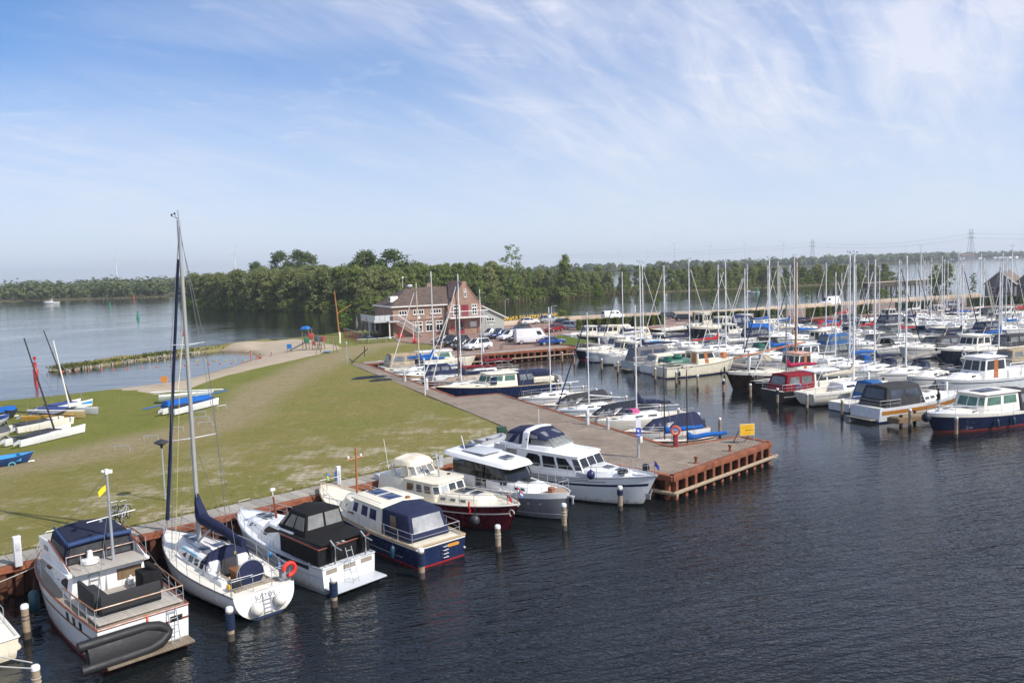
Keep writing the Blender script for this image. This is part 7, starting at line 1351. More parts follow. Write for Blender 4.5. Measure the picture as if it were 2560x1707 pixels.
def car(px,py,head,col,label,kind='hatch',z=QZ):
    p=G(px,py,z); r=empty({'van':'delivery_van','sport':'sports_car','camper':'camper_van'}.get(kind,'parked_car'),(p.x,p.y+.9,z),head,label,'van' if kind in('van','camper') else 'car','vehicles parked by the clubhouse and flood wall')
    L,W,h1,h2=dict(hatch=(4.1,1.75,.92,1.46),suv=(4.5,1.85,1.02,1.68),sport=(4.3,1.8,.85,1.28),van=(5.6,2.0,1.15,2.45),camper=(5.0,1.95,1.1,2.0),wagon=(4.6,1.8,.92,1.48))[kind]
    pm=paint(col,.22,.0 if max(col)>.5 or max(col)<.05 else .4,.04,1.5,spec=.7)
    prof=[(L/2-.03,.32),(L/2,.55),(L/2-.12,.74),(L/2-.95,h1-.03),(L/2-1.2,h1),(-L/2+.3,h1+.03),(-L/2+.03,h1-.1),(-L/2,.5),(-L/2+.08,.3)]
    if kind in('van','camper'): prof=[(L/2-.03,.34),(L/2,.6),(L/2-.1,.95),(L/2-.75,h1+.1),(-L/2+.02,h1+.1),(-L/2,.5),(-L/2+.05,.34)]
    b=MB(); k=len(prof); b.add([(x,-W/2,z_) for x,z_ in prof]+[(x,W/2,z_) for x,z_ in prof],[tuple(range(k)),tuple(range(2*k-1,k-1,-1))]+[(i,(i+1)%k,k+(i+1)%k,k+i) for i in range(k)]); b.build('body',pm,r,bev=.07)
    xf,xr=(L/2-1.15,-L/2+.1); tf,tr=(L/2-1.95,-L/2+.55)
    if kind in('van','camper'): xf,xr,tf,tr=L/2-.72,-L/2+.02,L/2-1.5,-L/2+.08
    if kind=='sport': tf,tr=L/2-1.9,-L/2+1.2
    gl=house(r,'windows' if kind not in('van','camper') else 'cargo_body',WINDOW if kind not in('van','camper') else pm,[(xf,W*.40),(xf-.35,W*.46),(xr,W*.45)],[(tf,W*.34),(tf-.25,W*.39),(tr,W*.37)],h1-.04,h2-.04,.03,.03)
    if kind in('van','camper'):
        win(gl['front'],(.06,.94,.12,.85),WINDOW,gl['obj'],'windscreen')
        for sd in (1,-1): win(gl[('s',1,sd)],((.02,.2,.25,.72) if sd>0 else (.8,.98,.25,.72)),WINDOW,gl['obj'],'side_window')
        if kind=='camper':
            for sd in (1,-1): win(gl[('s',1,sd)],((.3,.6,.4,.8) if sd>0 else (.4,.7,.4,.8)),paint((.10,.13,.06),.2),gl['obj'],'side_window'); win(gl['back'],(.1,.9,.3,.85),WINDOW,gl['obj'],'rear_window')
    else:
        b=MB(); b.hexa([(tf-.02,-W*.36,h2-.07),(tr,-W*.37,h2-.07),(tr,W*.37,h2-.07),(tf-.02,W*.36,h2-.07),(tf-.05,-W*.33,h2),(tr+.05,-W*.34,h2),(tr+.05,W*.34,h2),(tf-.05,W*.33,h2)]); b.build('roof',pm,r,bev=.03)
        for sd in (1,-1):
            for xa,xb in ((xf,tf),(-.15,-.25),(xr+.25,tr+.12)): b=MB(); b.tube([(xa,sd*W*.455,h1-.02),(xb,sd*W*.375,h2-.03)],.045,5); b.build('pillar',pm,r)
    key=kind
    if key not in CARPARTS:
        rw=.33 if kind!='van' else .36
        t=MB(); rings=[]
        for y,q in ((-.1,rw*.75),(-.11,rw*.95),(-.06,rw),(.06,rw),(.11,rw*.95),(.1,rw*.75)): rings.append([(q*math.cos(2*math.pi*i/16),y,q*math.sin(2*math.pi*i/16)) for i in range(16)])
        t.loft(rings); rm=MB(); rm.loft([[(rw*.68*math.cos(2*math.pi*i/14),y,rw*.68*math.sin(2*math.pi*i/14)) for i in range(14)] for y in (-.115,.115)]); CARPARTS[key]=(t.mesh('tyre',BLACK),rm.mesh('rim',paint((.5,.5,.5),.3,.7)),rw)
    tm,rm,rw=CARPARTS[key]
    for x in (L/2-.8,-L/2+.8):
        for sd in (1,-1): o=link('wheel',tm,r,(x,sd*(W/2-.1),rw)); link('rim',rm,o,(0,sd*.012,0))
    for sd in (1,-1):
        b=MB(); b.box((L/2-.16,sd*(W/2-.28),.70),(.22,.36,.16)); b.build('headlight',paint((.7,.72,.74),.1),r,bev=.03)
        b=MB(); b.box((-L/2+.04,sd*(W/2-.2),.82),(.1,.26,.22)); b.build('tail_light',paint((.35,.01,.01),.2),r,bev=.02)
        b=MB(); b.box((xf-.35,sd*(W/2+.06),h1+.08),(.12,.2,.14)); b.build('mirror',pm,r,bev=.03)
    b=MB(); b.box((L/2-.02,0,.5),(.03,.5,.11)); b.build('licence_plate',YELLOW,r); b=MB(); b.box((-L/2+.0,0,.6),(.03,.5,.11)); b.build('licence_plate',YELLOW,r)
    return r
HW=MAR_ANG+math.pi; HE=MAR_ANG
car(1110,861,HW+.25,(.008,.008,.01),'black hatchback at the left end of the front parking row'); car(1140,866,HW+.25,(.01,.012,.012),'black estate second from the left in the front parking row','suv'); car(1160,874,HW+.25,(.012,.018,.035),'dark blue car half hidden behind the white car in the front row'); car(1193,875,HW+.25,(.72,.72,.72),'white family car at the right end of the front parking row','suv')
car(1229,845,HW+.2,(.45,.47,.48),'silver off-roader at the left of the second parking row','suv'); car(1250,847,HW+.2,(.02,.04,.12),'dark blue hatchback between the silver and the white car'); car(1277,851,HW+.2,(.74,.74,.74),'white off-roader left of the white van','suv'); car(1297,855,HW+.2,(.02,.02,.022),'dark car squeezed in beside the white van'); car(1331,860,HE-.2,(.72,.70,.72),'tall white delivery van in the parking row','van'); car(1378,863,HE-.15,(.015,.07,.30),'bright blue sports car on the grass corner','sport')
car(1324,811,HE-.1,(.72,.72,.68),'small cream-white car below the yellow letters'); car(1374,807,HE-.1,(.42,.46,.45),'pale silver estate in front of the flood wall','suv'); car(1413,815,HE-.3,(.01,.015,.015),'black car in front of the flood wall','wagon'); car(1433,825,HE-.9,(.40,.43,.47),'silver-grey off-roader beside the hedge end','suv'); car(1386,830,HW+.4,(.30,.015,.02),'red car in the back parking row'); car(1300,830,HW,(.02,.025,.03),'dark grey car behind the white off-roader')
car(1534,799,HE-.1,(.72,.72,.72),'white camper van with side windows behind the hedge','camper'); car(1676,797,HE,(.015,.02,.03),'dark blue car right of the first hedge','wagon'); car(1716,803,HE-.5,(.012,.014,.02),'black car at the start of the second hedge','wagon'); car(2078,765,HW,(.72,.72,.72),'white van with red roof load on the road by the flood wall','van'); car(2385,768,HE,(.40,.42,.45),'silver car before the flood wall at the right','wagon')
# flood wall with letters
def wall():
    pts=[G(1254,815,QZ),G(1380,803,QZ),G(1600,793,QZ),G(1820,784,QZ),G(1960,773,QZ),G(2200,757,QZ),G(2457,741,QZ)]
    W=paint((.52,.42,.31),.85,0,.12,.8,.2,10); r=empty('flood_wall',(0,0,0),0,'long low beige flood wall along the channel','wall')
    for i in range(len(pts)-1):
        A,B=pts[i],pts[i+1]; d=B-A; n=max(int(d.length/6),1)
        for j in range(n):
            a=A.lerp(B,j/n); c=A.lerp(B,(j+1)/n); e=(c-a); nn=Vector((-e.y,e.x,0)).normalized()*.22; sh=e.normalized()*.015; b=MB(); a=a+sh; c=c-sh
            b.hexa([(a.x,a.y,QZ-.2),(c.x,c.y,QZ-.2),(c.x+nn.x,c.y+nn.y,QZ-.2),(a.x+nn.x,a.y+nn.y,QZ-.2),(a.x,a.y,QZ+.95),(c.x,c.y,QZ+.95),(c.x+nn.x,c.y+nn.y,QZ+.95),(a.x+nn.x,a.y+nn.y,QZ+.95)]); b.build('wall_panel',W,r,bev=.02)
    A,B=pts[0],pts[1]; d=(B-A).normalized(); ang=math.atan2(d.y,d.x); nn=Vector((-d.y,d.x,0))
    # yellow letters stand on the wall and face the channel: read from behind here
    mid=A.lerp(G(1400,801,QZ),.5)+nn*.12+Vector((0,0,1.38)); o=empty('yellow_letters',mid,ang+math.pi,'yellow capital letters standing on the flood wall, seen from behind','sign'); t=textobj('letters','JACHTHAVEN DE KNAR',1.15,paint((.70,.42,.04),.5),o,(0,0,0),(R(90),0,0),.05)
    w_=t.dimensions.x; L=(G(1400,801,QZ)-A).length*.93; t.scale=(L/w_,1.,1.)
wall()
# lamps, pedestals, signs
def lamp(px,py,h,label,head='plain',mat=None,z=QZ):
    p=G(px,py,z); r=empty('lamp_post',(p.x,p.y,z),0,label,'lamp post'); b=MB(); b.tube([(0,0,0),(0,0,h)],.06,8,.04); b.build('pole',mat or GALV,r)
    b=MB()
    if head=='dish': b.lathe([(.05,h-.1),(.08,h+.05),(.40,h+.22),(.36,h+.27),(.06,h+.40),(.02,h+.42)],(0,0,0),16); b.build('lamp_shade',DARK,r)
    elif head=='arm': b.tube([(0,0,h-.02),(.55,0,h+.08)],.03,6); b.box((.75,0,h+.08),(.5,.18,.09)); b.build('lamp_head',LIGHTGREY,r)
    else: b.lathe([(.045,h),(.12,h+.05),(.12,h+.3),(.02,h+.36)],(0,0,0),10); b.build('lamp_head',LIGHTGREY,r)
    return r
lamp(413,1247,2.95,'lamp post with a flat dark dish on the lawn beside the tall mast','dish'); lamp(1063,988,3.3,'slim white lamp post on the lawn edge of the walkway','plain',WHITE); lamp(1264,804,5.,'tall grey lamp post by the clubhouse lean-to','arm'); lamp(868,909,2.6,'short pole with a white cap on the lawn near the playground','plain'); lamp(1380,826,4.6,'lamp post among the cars in the back parking row','arm',WHITE); lamp(1034,851,3.,'slim lamp post at the foot of the outside stair','plain',WHITE)
def pedestal(px,py,h,w_,label,coil=None,mat=None):
    p=G(px,py,QZ); r=empty('power_pedestal',(p.x,p.y,QZ),math.atan2(QD.y,QD.x),label,'power pedestal'); b=MB(); b.box((0,0,h/2),(w_,w_*.8,h)); b.build('housing',mat or paint((.60,.61,.63),.45),r,bev=.015); b=MB(); b.box((0,0,h+.03),(w_*1.08,w_*.9,.06)); b.build('cap',WHITE,r,bev=.01); b=MB(); b.box((0,-w_*.42,h*.7),(w_*.6,.03,h*.28)); b.build('socket_panel',LIGHTGREY,r,bev=.006)
    if coil:
        for i in range(4): b=MB(); b.torus((-w_*.6,0,h*.35+.12*i),.07,.035,'y',10,5); b.build('blue_coil',paint((.02,.10,.35),.6),r)
pedestal(47,1414,1.25,.28,'white power pedestal at the left edge of the near quay'); pedestal(847,1210,1.0,.24,'power pedestal with blue hose coil behind the navy hulled cruiser',1); pedestal(1469,1061,1.05,.24,'white power pedestal on the paved quay between two tarpaulin-covered boats'); pedestal(1520,1073,.85,.2,'lower grey pedestal beside the cream sloop with the pink bag',None,LIGHTGREY); pedestal(1012,953,.95,.24,'white power pedestal on the walkway by the ochre hulled boat'); pedestal(1067,974,1.1,.26,'white power pedestal on the walkway before the dark red yacht'); pedestal(1208,880,1.3,.22,'white post on the far walkway beside the red-white ring')
p=G(1596,1143,QZ); r=empty('sign_post',(p.x,p.y,QZ),R(8),'grey post with white and blue sign on the paved pier','sign'); b=MB(); b.tube([(0,0,0),(0,0,2.5)],.085,10); b.build('post',GALV,r); b=MB(); b.box((0,-.10,2.2),(.34,.03,.55)); b.build('white_sign',paint((.72,.72,.74),.4),r); b=MB(); b.box((0,-.10,1.62),(.34,.03,.55)); s1=b.build('blue_sign',paint((.06,.10,.48),.4),r); b=MB(); b.ball((-.04,-.12,1.7),.09,8,5); b.box((0,-.12,1.46),(.26,.01,.06)); b.build('sign_symbol',paint((.6,.6,.75),.5),s1); b=MB(); b.box((.16,-.09,1.15),(.18,.14,.42)); b.build('small_box',WHITE,r,bev=.02)
p=G(1690,1117,QZ); r=empty('lifebuoy_stand',(p.x,p.y,QZ),R(-15),'orange lifebuoy on a red post at the corner of the paved quay','lifebuoy'); b=MB(); b.box((0,0,.45),(.28,.16,.9)); b.build('red_post',paint((.40,.05,.06),.5),r,bev=.02); b=MB(); b.box((-.16,.02,.45),(.05,.2,.92)); b.build('dark_side',DARK,r); b=MB(); b.torus((0,-.1,1.12),.27,.075,'y',22,8); b.build('ring',paint((.70,.12,.05),.5),r); b=MB(); b.box((0,-.06,1.12),(.36,.05,.14)); b.build('white_plate',WHITE,r)
p=G(1868,1108,QZ); r=empty('yellow_sign',(p.x,p.y,QZ),R(10),'yellow notice board with a black arrow on the end of the pier','sign'); b=MB(); b.box((0,0,.92),(.98,.04,.72)); bd=b.build('board',paint((.78,.46,.02),.45,0,.06),r); b=MB(); b.box((0,.01,.92),(1.06,.03,.80)); b.build('frame',paint((.6,.55,.4),.5),r)
for x in (-.5,.5): b=MB(); b.tube([(x,.03,0),(x,.03,1.3)],.025,6); b.build('leg',GALV,r)
b=MB(); b.tube([(-.45,.05,1.1),(-.7,.6,.0)],.025,6); b.build('strut',DARK,r); b=MB(); b.tube([(.2,.05,.6),(.1,.6,.0)],.025,6); b.build('strut',DARK,r)
b=MB(); b.box((.16,-.022,.90),(.5,.006,.035)); b.add([(-.18,-.025,.90),(-.06,-.025,.95),(-.06,-.025,.85)],[(0,1,2)]); b.build('arrow',paint((.05,.03,.01),.5),bd)
for z_,w_ in ((1.17,.62),(1.06,.70),(.76,.55),(.66,.60)): b=MB(); b.box((-.02,-.022,z_),(w_,.004,.035)); b.build('text_line',paint((.62,.30,.02),.5),bd)
p=G(1254,1090,QZ); r=empty('green_cabinet',(p.x,p.y,QZ),MAR_ANG,'dark green electrical cabinet at the lawn edge behind the large white cruiser','cabinet'); b=MB(); b.box((0,0,.32),(.62,.4,.64)); b.build('housing',paint((.015,.055,.03),.4),r,bev=.02); b=MB(); b.box((0,0,.67),(.68,.46,.05)); b.build('lid',paint((.02,.07,.04),.4),r,bev=.01)
for px,py in ((1825,1128),(1740,1158)): p=G(px,py,QZ); r=empty('mooring_bollard',(p.x,p.y,QZ),0,'rusty iron bollard on the pier front, %s of two'%('right' if px>1800 else 'left'),'bollard'); b=MB(); b.lathe([(.12,0),(.08,.06),(.08,.28),(.14,.34),(.12,.42),(.02,.44)],(0,0,0),10); b.build('bollard_body',RUST,r); b=MB(); b.box((0,0,.01),(.34,.34,.03)); b.build('base_plate',RUST,r)
# bicycles
def bicycle(px,py,rz,label,col):
    p=G(px,py,QZ-.04); r=empty('bicycle',(p.x,p.y,QZ-.04),rz,label,'bicycle'); fm=paint(col,.3)
    for x in (-.52,.52): b=MB(); b.torus((x,0,.34),.32,.022,'y',18,6); wv=b.build('wheel',BLACK,r); b=MB(); [b.tube([(x,0,.34),(x+.31*math.cos(a),0,.34+.31*math.sin(a))],.004,3) for a in [i*math.pi/5 for i in range(10)]]; b.build('spokes',STEEL,wv)
    b=MB(); 
    for a,c in (((-.52,.34),(-.12,.30)),((-.12,.30),(-.22,.82)),((-.52,.34),(-.2,.72)),((-.2,.72),(.36,.78)),((-.12,.30),(.38,.66)),((.34,.92),(.52,.34))): b.tube([(a[0],0,a[1]),(c[0],0,c[1])],.02,6)
    b.build('frame',fm,r); b=MB(); b.tube([(.2,.28,.98),(.36,.0,1.0),(.2,-.28,.98)],.014,6); b.tube([(.34,0,.9),(.36,0,1.0)],.014,6); b.build('handlebar',STEEL,r); b=MB(); b.box((-.24,0,.87),(.26,.15,.06)); b.build('saddle',DARK,r,bev=.025); b=MB(); b.tube([(-.12,-.1,.3),(-.05,.12,.22)],.02,5); b.build('pedal',DARK,r); b=MB(); b.box((-.5,0,.70),(.42,.14,.02)); b.build('rear_rack',STEEL,r)
bicycle(292,1305,R(100),'left of two bicycles parked on the lawn behind the trawler yacht',(.05,.05,.055)); bicycle(314,1302,R(98),'right of two bicycles parked on the lawn behind the trawler yacht',(.35,.36,.38)); bicycle(1253,876,R(70),'lone bicycle with yellow seat bag on the far walkway',(.10,.10,.08))
# buoys on the grass, anchor, wooden mast
def navbuoy(px,py,label,sc):
    p=G(px,py,QZ); r=empty('red_buoy',(p.x,p.y,QZ-.05),0,label,'buoy'); r.scale=(sc,sc,sc); m_=paint((.62,.025,.02),.4); b=MB(); b.lathe([(.3,0),(.45,.1),(.35,.3),(.75,.45),(.78,.62),(.3,.75),(.26,1.2)],(0,0,0),16); b.build('float',m_,r)
    b=MB(); [b.tube([(.24*math.cos(a),.24*math.sin(a),1.2),(.1*math.cos(a),.1*math.sin(a),1.75)],.025,5) for a in (0,1.57,3.14,4.71)]; b.lathe([(.02,1.7),(.16,1.75),(.16,2.1),(.02,2.15)],(0,0,0),10); b.build('top_cage',m_,r)
navbuoy(1001,845,'large red navigation buoy displayed below the outside stair',.8); navbuoy(1037,857,'smaller red navigation buoy displayed right of the stair foot',.66)
p=G(898,906,1.3); r=empty('iron_anchor',(p.x,p.y,1.3),R(20),'big dark stocked anchor displayed on the lawn by the walkway','anchor'); b=MB(); b.tube([(-.9,0,.15),(1.1,0,1.7)],.07,8); b.build('shank',BLACK,r); b=MB(); b.tube([(-1.1,-.9,.1),(-.9,0,.12),(-1.1,.9,.5)],.07,7); b.build('arms',BLACK,r); b=MB(); b.tube([(.75,-.3,2.2),(.85,.5,.75)],.05,6); b.build('stock',BLACK,r); b=MB(); b.torus((1.18,0,1.78),.13,.03,'x',10,5); b.build('ring',BLACK,r)
p=G(850,858,1.3); r=empty('wooden_flag_mast',(p.x,p.y,1.3),R(25),'tall orange wooden mast with a slanting yard near the playground','mast'); ow=paint((.42,.17,.05),.5,0,.2,2.); b=MB(); b.tube([(0,0,0),(-.25,0,5.),(-.55,0,9.2)],.14,9,.07); b.build('pole',ow,r); b=MB(); b.tube([(-.2,0,5.2),(2.3,.2,6.6)],.06,7,.04); b.build('yard',ow,r); b=MB(); b.lathe([(.16,0),(.16,1.9),(.13,1.95)],(0,0,0),9); b.build('white_foot',TRIM,r)
# closed parasols, terrace tables, row of posts
for i,px in enumerate((886,899,912,926)):
    p=G(px,846,1.35); r=empty('closed_parasol',(p.x,p.y+3,1.3),0,'closed mauve parasol on the clubhouse terrace, %s from the left'%ORD[i],'parasol','closed parasols on the terrace'); b=MB(); b.tube([(0,0,0),(0,0,3.9)],.04,6); b.build('pole',GALV,r); b=MB(); b.lathe([(.18,1.2),(.30,1.5),(.24,2.4),(.12,3.4),(.03,3.9)],(0,0,0),9); b.build('furled_canopy',fabric((.20,.16,.19)),r); b=MB(); b.box((0,0,.06),(.7,.7,.12)); b.build('foot',GREY,r)
for i,(px,py) in enumerate(((905,858),(930,857),(955,855),(975,853))):
    p=G(px,py,1.35); r=empty('terrace_table',(p.x,p.y,1.32),MAR_ANG,'white terrace table below the roof terrace, %s from the left'%ORD[i],'table','tables on the terrace'); b=MB(); b.box((0,0,.74),(1.6,.8,.05)); b.build('table_top',paint((.5,.5,.49),.5),r); [MB().box((x,y,.36),(.06,.06,.72)).build('leg',GREY,r) for x in (-.7,.7) for y in (-.32,.32)]
for i in range(12):
    px=858+3.6*i; p=G(px,846+1.1*i,1.3); r=empty('fence_post',(p.x,p.y+1,1.2),0,'reddish brown fence post in the row left of the parasols','post','row of reddish posts'); b=MB(); b.tube([(0,0,0),(0,0,1.9)],.08,7); b.build('shaft',paint((.13,.045,.04),.8),r); b=MB(); b.lathe([(.09,1.88),(.09,1.96),(.02,2.0)],(0,0,0),7); b.build('cap',GREY,r)
# playground
def playground():
    c=G(770,876,1.15); U=7.2/88   # metres per photo pixel there
    r=empty('play_tower',(c.x,c.y,1.1),R(-12),'wooden climbing tower with blue roof, red and green panels on the sand','playground'); wd=paint((.22,.17,.12),.8,0,.3,4.)
    for x,y,h in ((-.6,-.5,3.9),(.5,-.5,3.6),(-.6,.6,3.9),(.5,.6,3.6),(1.5,-.5,2.6),(1.5,.6,2.6),(2.6,-.5,2.4),(2.6,.6,2.4)): b=MB(); b.tube([(x,y,-.3),(x,y,h)],.07,7); b.build('post',wd,r)
    def pan(x,z,w_,h,col,y=-.56,nm='panel'): b=MB(); b.box((x,y,z),(w_,.05,h)); b.build(nm,paint(col,.5),r,bev=.01)
    b=MB(); b.hexa([(-.8,-.7,3.5),(.3,-.7,3.5),(.3,.8,3.5),(-.8,.8,3.5),(-.6,-.5,3.95),(.1,-.5,3.95),(.1,.6,3.95),(-.6,.6,3.95)]); b.build('blue_roof',paint((.01,.15,.45),.5),r); pan(.1,1.75,.9,.8,(.05,.22,.12)); pan(.9,2.45,.95,.9,(.55,.09,.09)); pan(1.4,1.3,.5,.7,(.45,.06,.07)); pan(2.05,1.95,1.0,.9,(.08,.12,.17)); pan(3.0,2.0,.7,.8,(.50,.07,.08)); b=MB(); b.box((0,0,1.2),(1.2,1.2,.06)); b.box((2.0,0,1.0),(1.3,1.2,.06)); b.build('platform',wd,r)
    b=MB(); b.hexa([(-.6,-.4,1.2),(-3.,-.4,.1),(-3.,.4,.1),(-.6,.4,1.2),(-.6,-.4,1.35),(-3.,-.4,.25),(-3.,.4,.25),(-.6,.4,1.35)]); b.build('slide',paint((.25,.26,.24),.4),r)
    s_=empty('basket_swing',(G(816,886,1.1).x,G(816,886,1.1).y,1.1),R(-12),'wooden basket swing with round blue seat beside the climbing tower','swing')
    for x in (-1.1,1.3):
        for y in (-.9,.9): b=MB(); b.tube([(x+(.25 if x>0 else -.25),y,-.2),(x,0,2.6)],.06,7); b.build('leg',wd,s_)
    b=MB(); b.tube([(-1.3,0,2.6),(1.5,0,2.6)],.06,7); b.build('top_beam',wd,s_); b=MB(); b.torus((.1,0,.45),.55,.06,'z',18,6); b.lathe([(.02,.40),(.5,.42),(.5,.45),(.02,.44)],(.1,0,0),16); b.build('basket_seat',paint((.03,.20,.38),.5),s_); b=MB(); [b.tube([(.1+.5*x,.5*y,.45),(.1+.3*x,0,2.6)],.012,4) for x in (-1,1) for y in (-1,1)]; b.build('rope',ROPE,s_)
    p=G(724,884,1.); r=empty('play_sign',(p.x,p.y,1.),0,'square blue play sign on two posts on the sand','sign'); b=MB(); b.box((0,0,1.15),(.75,.06,.75)); b.build('board',paint((.01,.16,.5),.5),r); [MB().tube([(x,.05,-.2),(x,.05,1.5)],.04,6).build('post',wd,r) for x in (-.33,.33)]
playground()
# ================================================================ lawn boats, people, far things
def catamaran(S,Bw,label,col=WHITE,mast=None,mtop=None,gap=1.9,tramp=GREY,rud=True,band=None,hull2=None,mastmat=None):
    "beach catamaran on the grass; S, Bw = stern and bow pixels of the near hull"
    a=G(*S,1.45); c=G(*Bw,1.45); d=c-a; L=d.length; r=empty('beach_catamaran',((a.x+c.x)/2,(a.y+c.y)/2,1.38),math.atan2(d.y,d.x),label,'catamaran','beach catamarans on the lawn')
    for k,y in enumerate((0,gap)):
        H=Hull(L,.44,.34,.44,tm=.35,ws=.55,p=2.4,q=.9,rake=.06,flare=.1,fl=.35,sheer=1.,n=16); q=bpy.data.objects.new('hull',None); b=MB(); ks=[-.35,-.1,.2,.55,.85,1.]
        for sd in (1,-1): b.loft([[H.P(t,kk,sd)+Vector((0,y,.15)) for kk in ks] for t in H.ts()],False)
        b.loft([[H.P(t,1.,1)+Vector((0,y,.15)) for t in H.ts()],[H.P(t,1.,0)+Vector((0,y,.19)) for t in H.ts()],[H.P(t,1.,-1)+Vector((0,y,.15)) for t in H.ts()]],False); b.loft([[H.P(0,kk,1)+Vector((0,y,.15)) for kk in ks],[H.P(0,kk,-1)+Vector((0,y,.15)) for kk in ks]],False); h=b.build('hull',col if not(k and hull2) else hull2,r,angle=50)
        if band and k==0: b=MB(); b.loft([[H.P(t,kk,-1,.012)+Vector((0,0,.15)) for kk in (.15+.3*(1-(t-.7)/.3),.75)] for t in (.7,.8,.9,.99)],False); b.build('blue_band',band,h)
        if rud: b=MB(); b.hexa([(-L/2-.55,y-.02,.2),(-L/2,y-.02,.3),(-L/2,y+.02,.3),(-L/2-.55,y+.02,.2),(-L/2-.5,y-.02,.42),(-L/2,y-.02,.6),(-L/2,y+.02,.6),(-L/2-.5,y+.02,.42)]); b.build('rudder',paint((.45,.46,.47),.5),r)
    for x in (L*.12,-L*.40): b=MB(); b.tube([(x,0,.62),(x,gap,.62)],.05,6); b.build('cross_beam',DARK,r)
    b=MB(); b.hexa([(L*.12,.15,.60),(-L*.40,.15,.60),(-L*.40,gap-.15,.60),(L*.12,gap-.15,.60),(L*.12,.15,.63),(-L*.40,.15,.63),(-L*.40,gap-.15,.63),(L*.12,gap-.15,.63)]); b.build('trampoline',tramp,r)
    for x in (L*.2,-L*.25): b=MB(); b.box((x,gap/2,.02),(.08,gap+.3,.08)); b.build('cradle',GALV,r)
    if mast:
        base=Vector((L*.12,gap/2,.66)); P=r.location; ca,sa=math.cos(r.rotation_euler.z),math.sin(r.rotation_euler.z)
        bw=Vector((P.x+base.x*ca-base.y*sa,P.y+base.x*sa+base.y*ca,P.z+base.z)); ry=ray(*mtop); t=bw.y/ry.y; tp=Vector((ry.x*t,bw.y,CAM_H+ry.z*t)); v=tp-bw; loc=Vector((v.x*ca+v.y*sa,-v.x*sa+v.y*ca,v.z)); b=MB(); b.tube([base,base+loc*.5,base+loc],.075,8,.05); m_=b.build('mast',mastmat or BLACK,r)
        b=MB(); b.tube([base+loc*.75,Vector((-L*.2,0,.6))],.01,4); b.tube([base+loc*.75,Vector((-L*.2,gap,.6))],.01,4); b.tube([base+loc*.75,Vector((L*.46,gap/2,.6))],.01,4); b.build('stays',CABLE,m_)
    return r
DK=paint((.02,.018,.022),.4)
catamaran((50,1116),(214,1076),'white catamaran with raked black mast nearest on the lawn',WHITE,1,(60,845),1.5,paint((.03,.03,.035),.7),mastmat=DK)
catamaran((42,1082),(186,1056),'white catamaran without mast beside the raked black mast',GELCREAM,None,None,1.5,paint((.04,.045,.05),.7))
catamaran((56,1052),(187,1050),'yellow catamaran with grey cover in the left group',paint((.62,.36,.06),.35),None,None,1.6,paint((.20,.20,.22),.7),hull2=paint((.55,.42,.20),.4))
catamaran((70,1036),(215,1040),'white catamaran with upturned bows behind the yellow one',WHITE,1,(133,851),1.5,paint((.02,.05,.22),.7),False,mastmat=paint((.7,.68,.62),.5))
catamaran((128,1031),(232,1011),'white catamaran with cyan bow stripe and raked black mast near the water',WHITE,1,(109,826),1.6,paint((.03,.06,.25),.7),band=paint((.01,.30,.65),.4),mastmat=DK)
def dinghyboat(S,Bw,label,col,cover=None,covn='cover',trolley=True,name='sailing_dinghy',inner=None,cat='dinghy',W=1.5,zz=1.75):
    a=G(*S,zz); c=G(*Bw,zz); d=c-a; L=d.length; r=empty(name,((a.x+c.x)/2,(a.y+c.y)/2,zz-.1),math.atan2(d.y,d.x),label,cat,'dinghies on the lawn')
    H=Hull(L,W,.36,.46,tm=.42,ws=.78,p=2.,q=.9,rake=.25,flare=.2,fl=.25,n=14); H.strip(-.6,1.,'hull',col,r,m=5)
    if cover: 
        F=house(r,covn,cover,[(L*.47,.06),(L*.2,W*.42),(-L*.49,W*.42)],[(L*.40,.03),(L*.15,W*.16),(-L*.46,W*.2)],lambda x:H.z(H.t(x))-.06,lambda x:.72,.06,.05)
    else: H.deck(r,inner or GELCREAM,.03,.02,(-L*.44,L*.2,W*.34,.3),inner or GELCREAM)
    if trolley:
        for y in (-.55,.55): b=MB(); b.torus((0,y,-.18),.2,.06,'y',12,6); w_=b.build('trolley_wheel',paint((.10,.30,.38),.5) if 'blue dinghy' in label else DARK,r)
        b=MB(); b.tube([(0,-.55,-.18),(0,.55,-.18)],.03,6); b.tube([(0,0,-.18),(L*.5,0,-.2)],.03,6); b.build('trolley',GALV,r)
    return r
dinghyboat((-40,1160),(85,1140),'blue dinghy with light blue inside on a trolley at the left edge',paint((.02,.06,.19),.35),inner=paint((.06,.30,.55),.4),zz=1.62)
dinghyboat((-30,1040),(46,1030),'dinghy under a bright blue cover at the left edge',paint((.05,.05,.07),.5),BLUECLOTH); dinghyboat((-30,1062),(20,1044),'white dinghy with blue inside below the blue cover at the left edge',WHITE,None,inner=paint((.02,.06,.22),.5)); dinghyboat((-30,1094),(28,1082),'white dinghy hull low in the grass at the left edge',GELCREAM,paint((.06,.065,.07),.7))
p0,p1=G(-20,1024,2.1),G(184,1040,2.1); b=MB(); b.tube([p0,p1],.06,8); tag(b.build('stored_mast',DK),'long dark mast laid flat across the left catamarans','mast')
dinghyboat((397,996),(535,985),'white dinghy hull nearest the water in the right group',paint((.60,.66,.68),.4)); r=dinghyboat((410,1021),(536,1000),'dinghy under a blue cover in the right group on the lawn',paint((.02,.08,.32),.5),BLUECLOTH)
catamaran((436,1036),(547,1008),'white catamaran in front of the blue cover in the right group',WHITE,None,None,1.3,paint((.03,.03,.035),.7))
for a,c,col,rad,lab,cm in (((378,981),(558,973),2.15,.07,'long white mast laid over the right group of dinghies',WHITE),((357,1023),(569,975),2.0,.06,'long blue-wrapped mast slanting over the right group of dinghies',paint((.02,.11,.36),.6))):
    b=MB(); b.tube([G(*a,col),G(*c,col)],rad,8); tag(b.build('stored_mast',cm),lab,'mast')
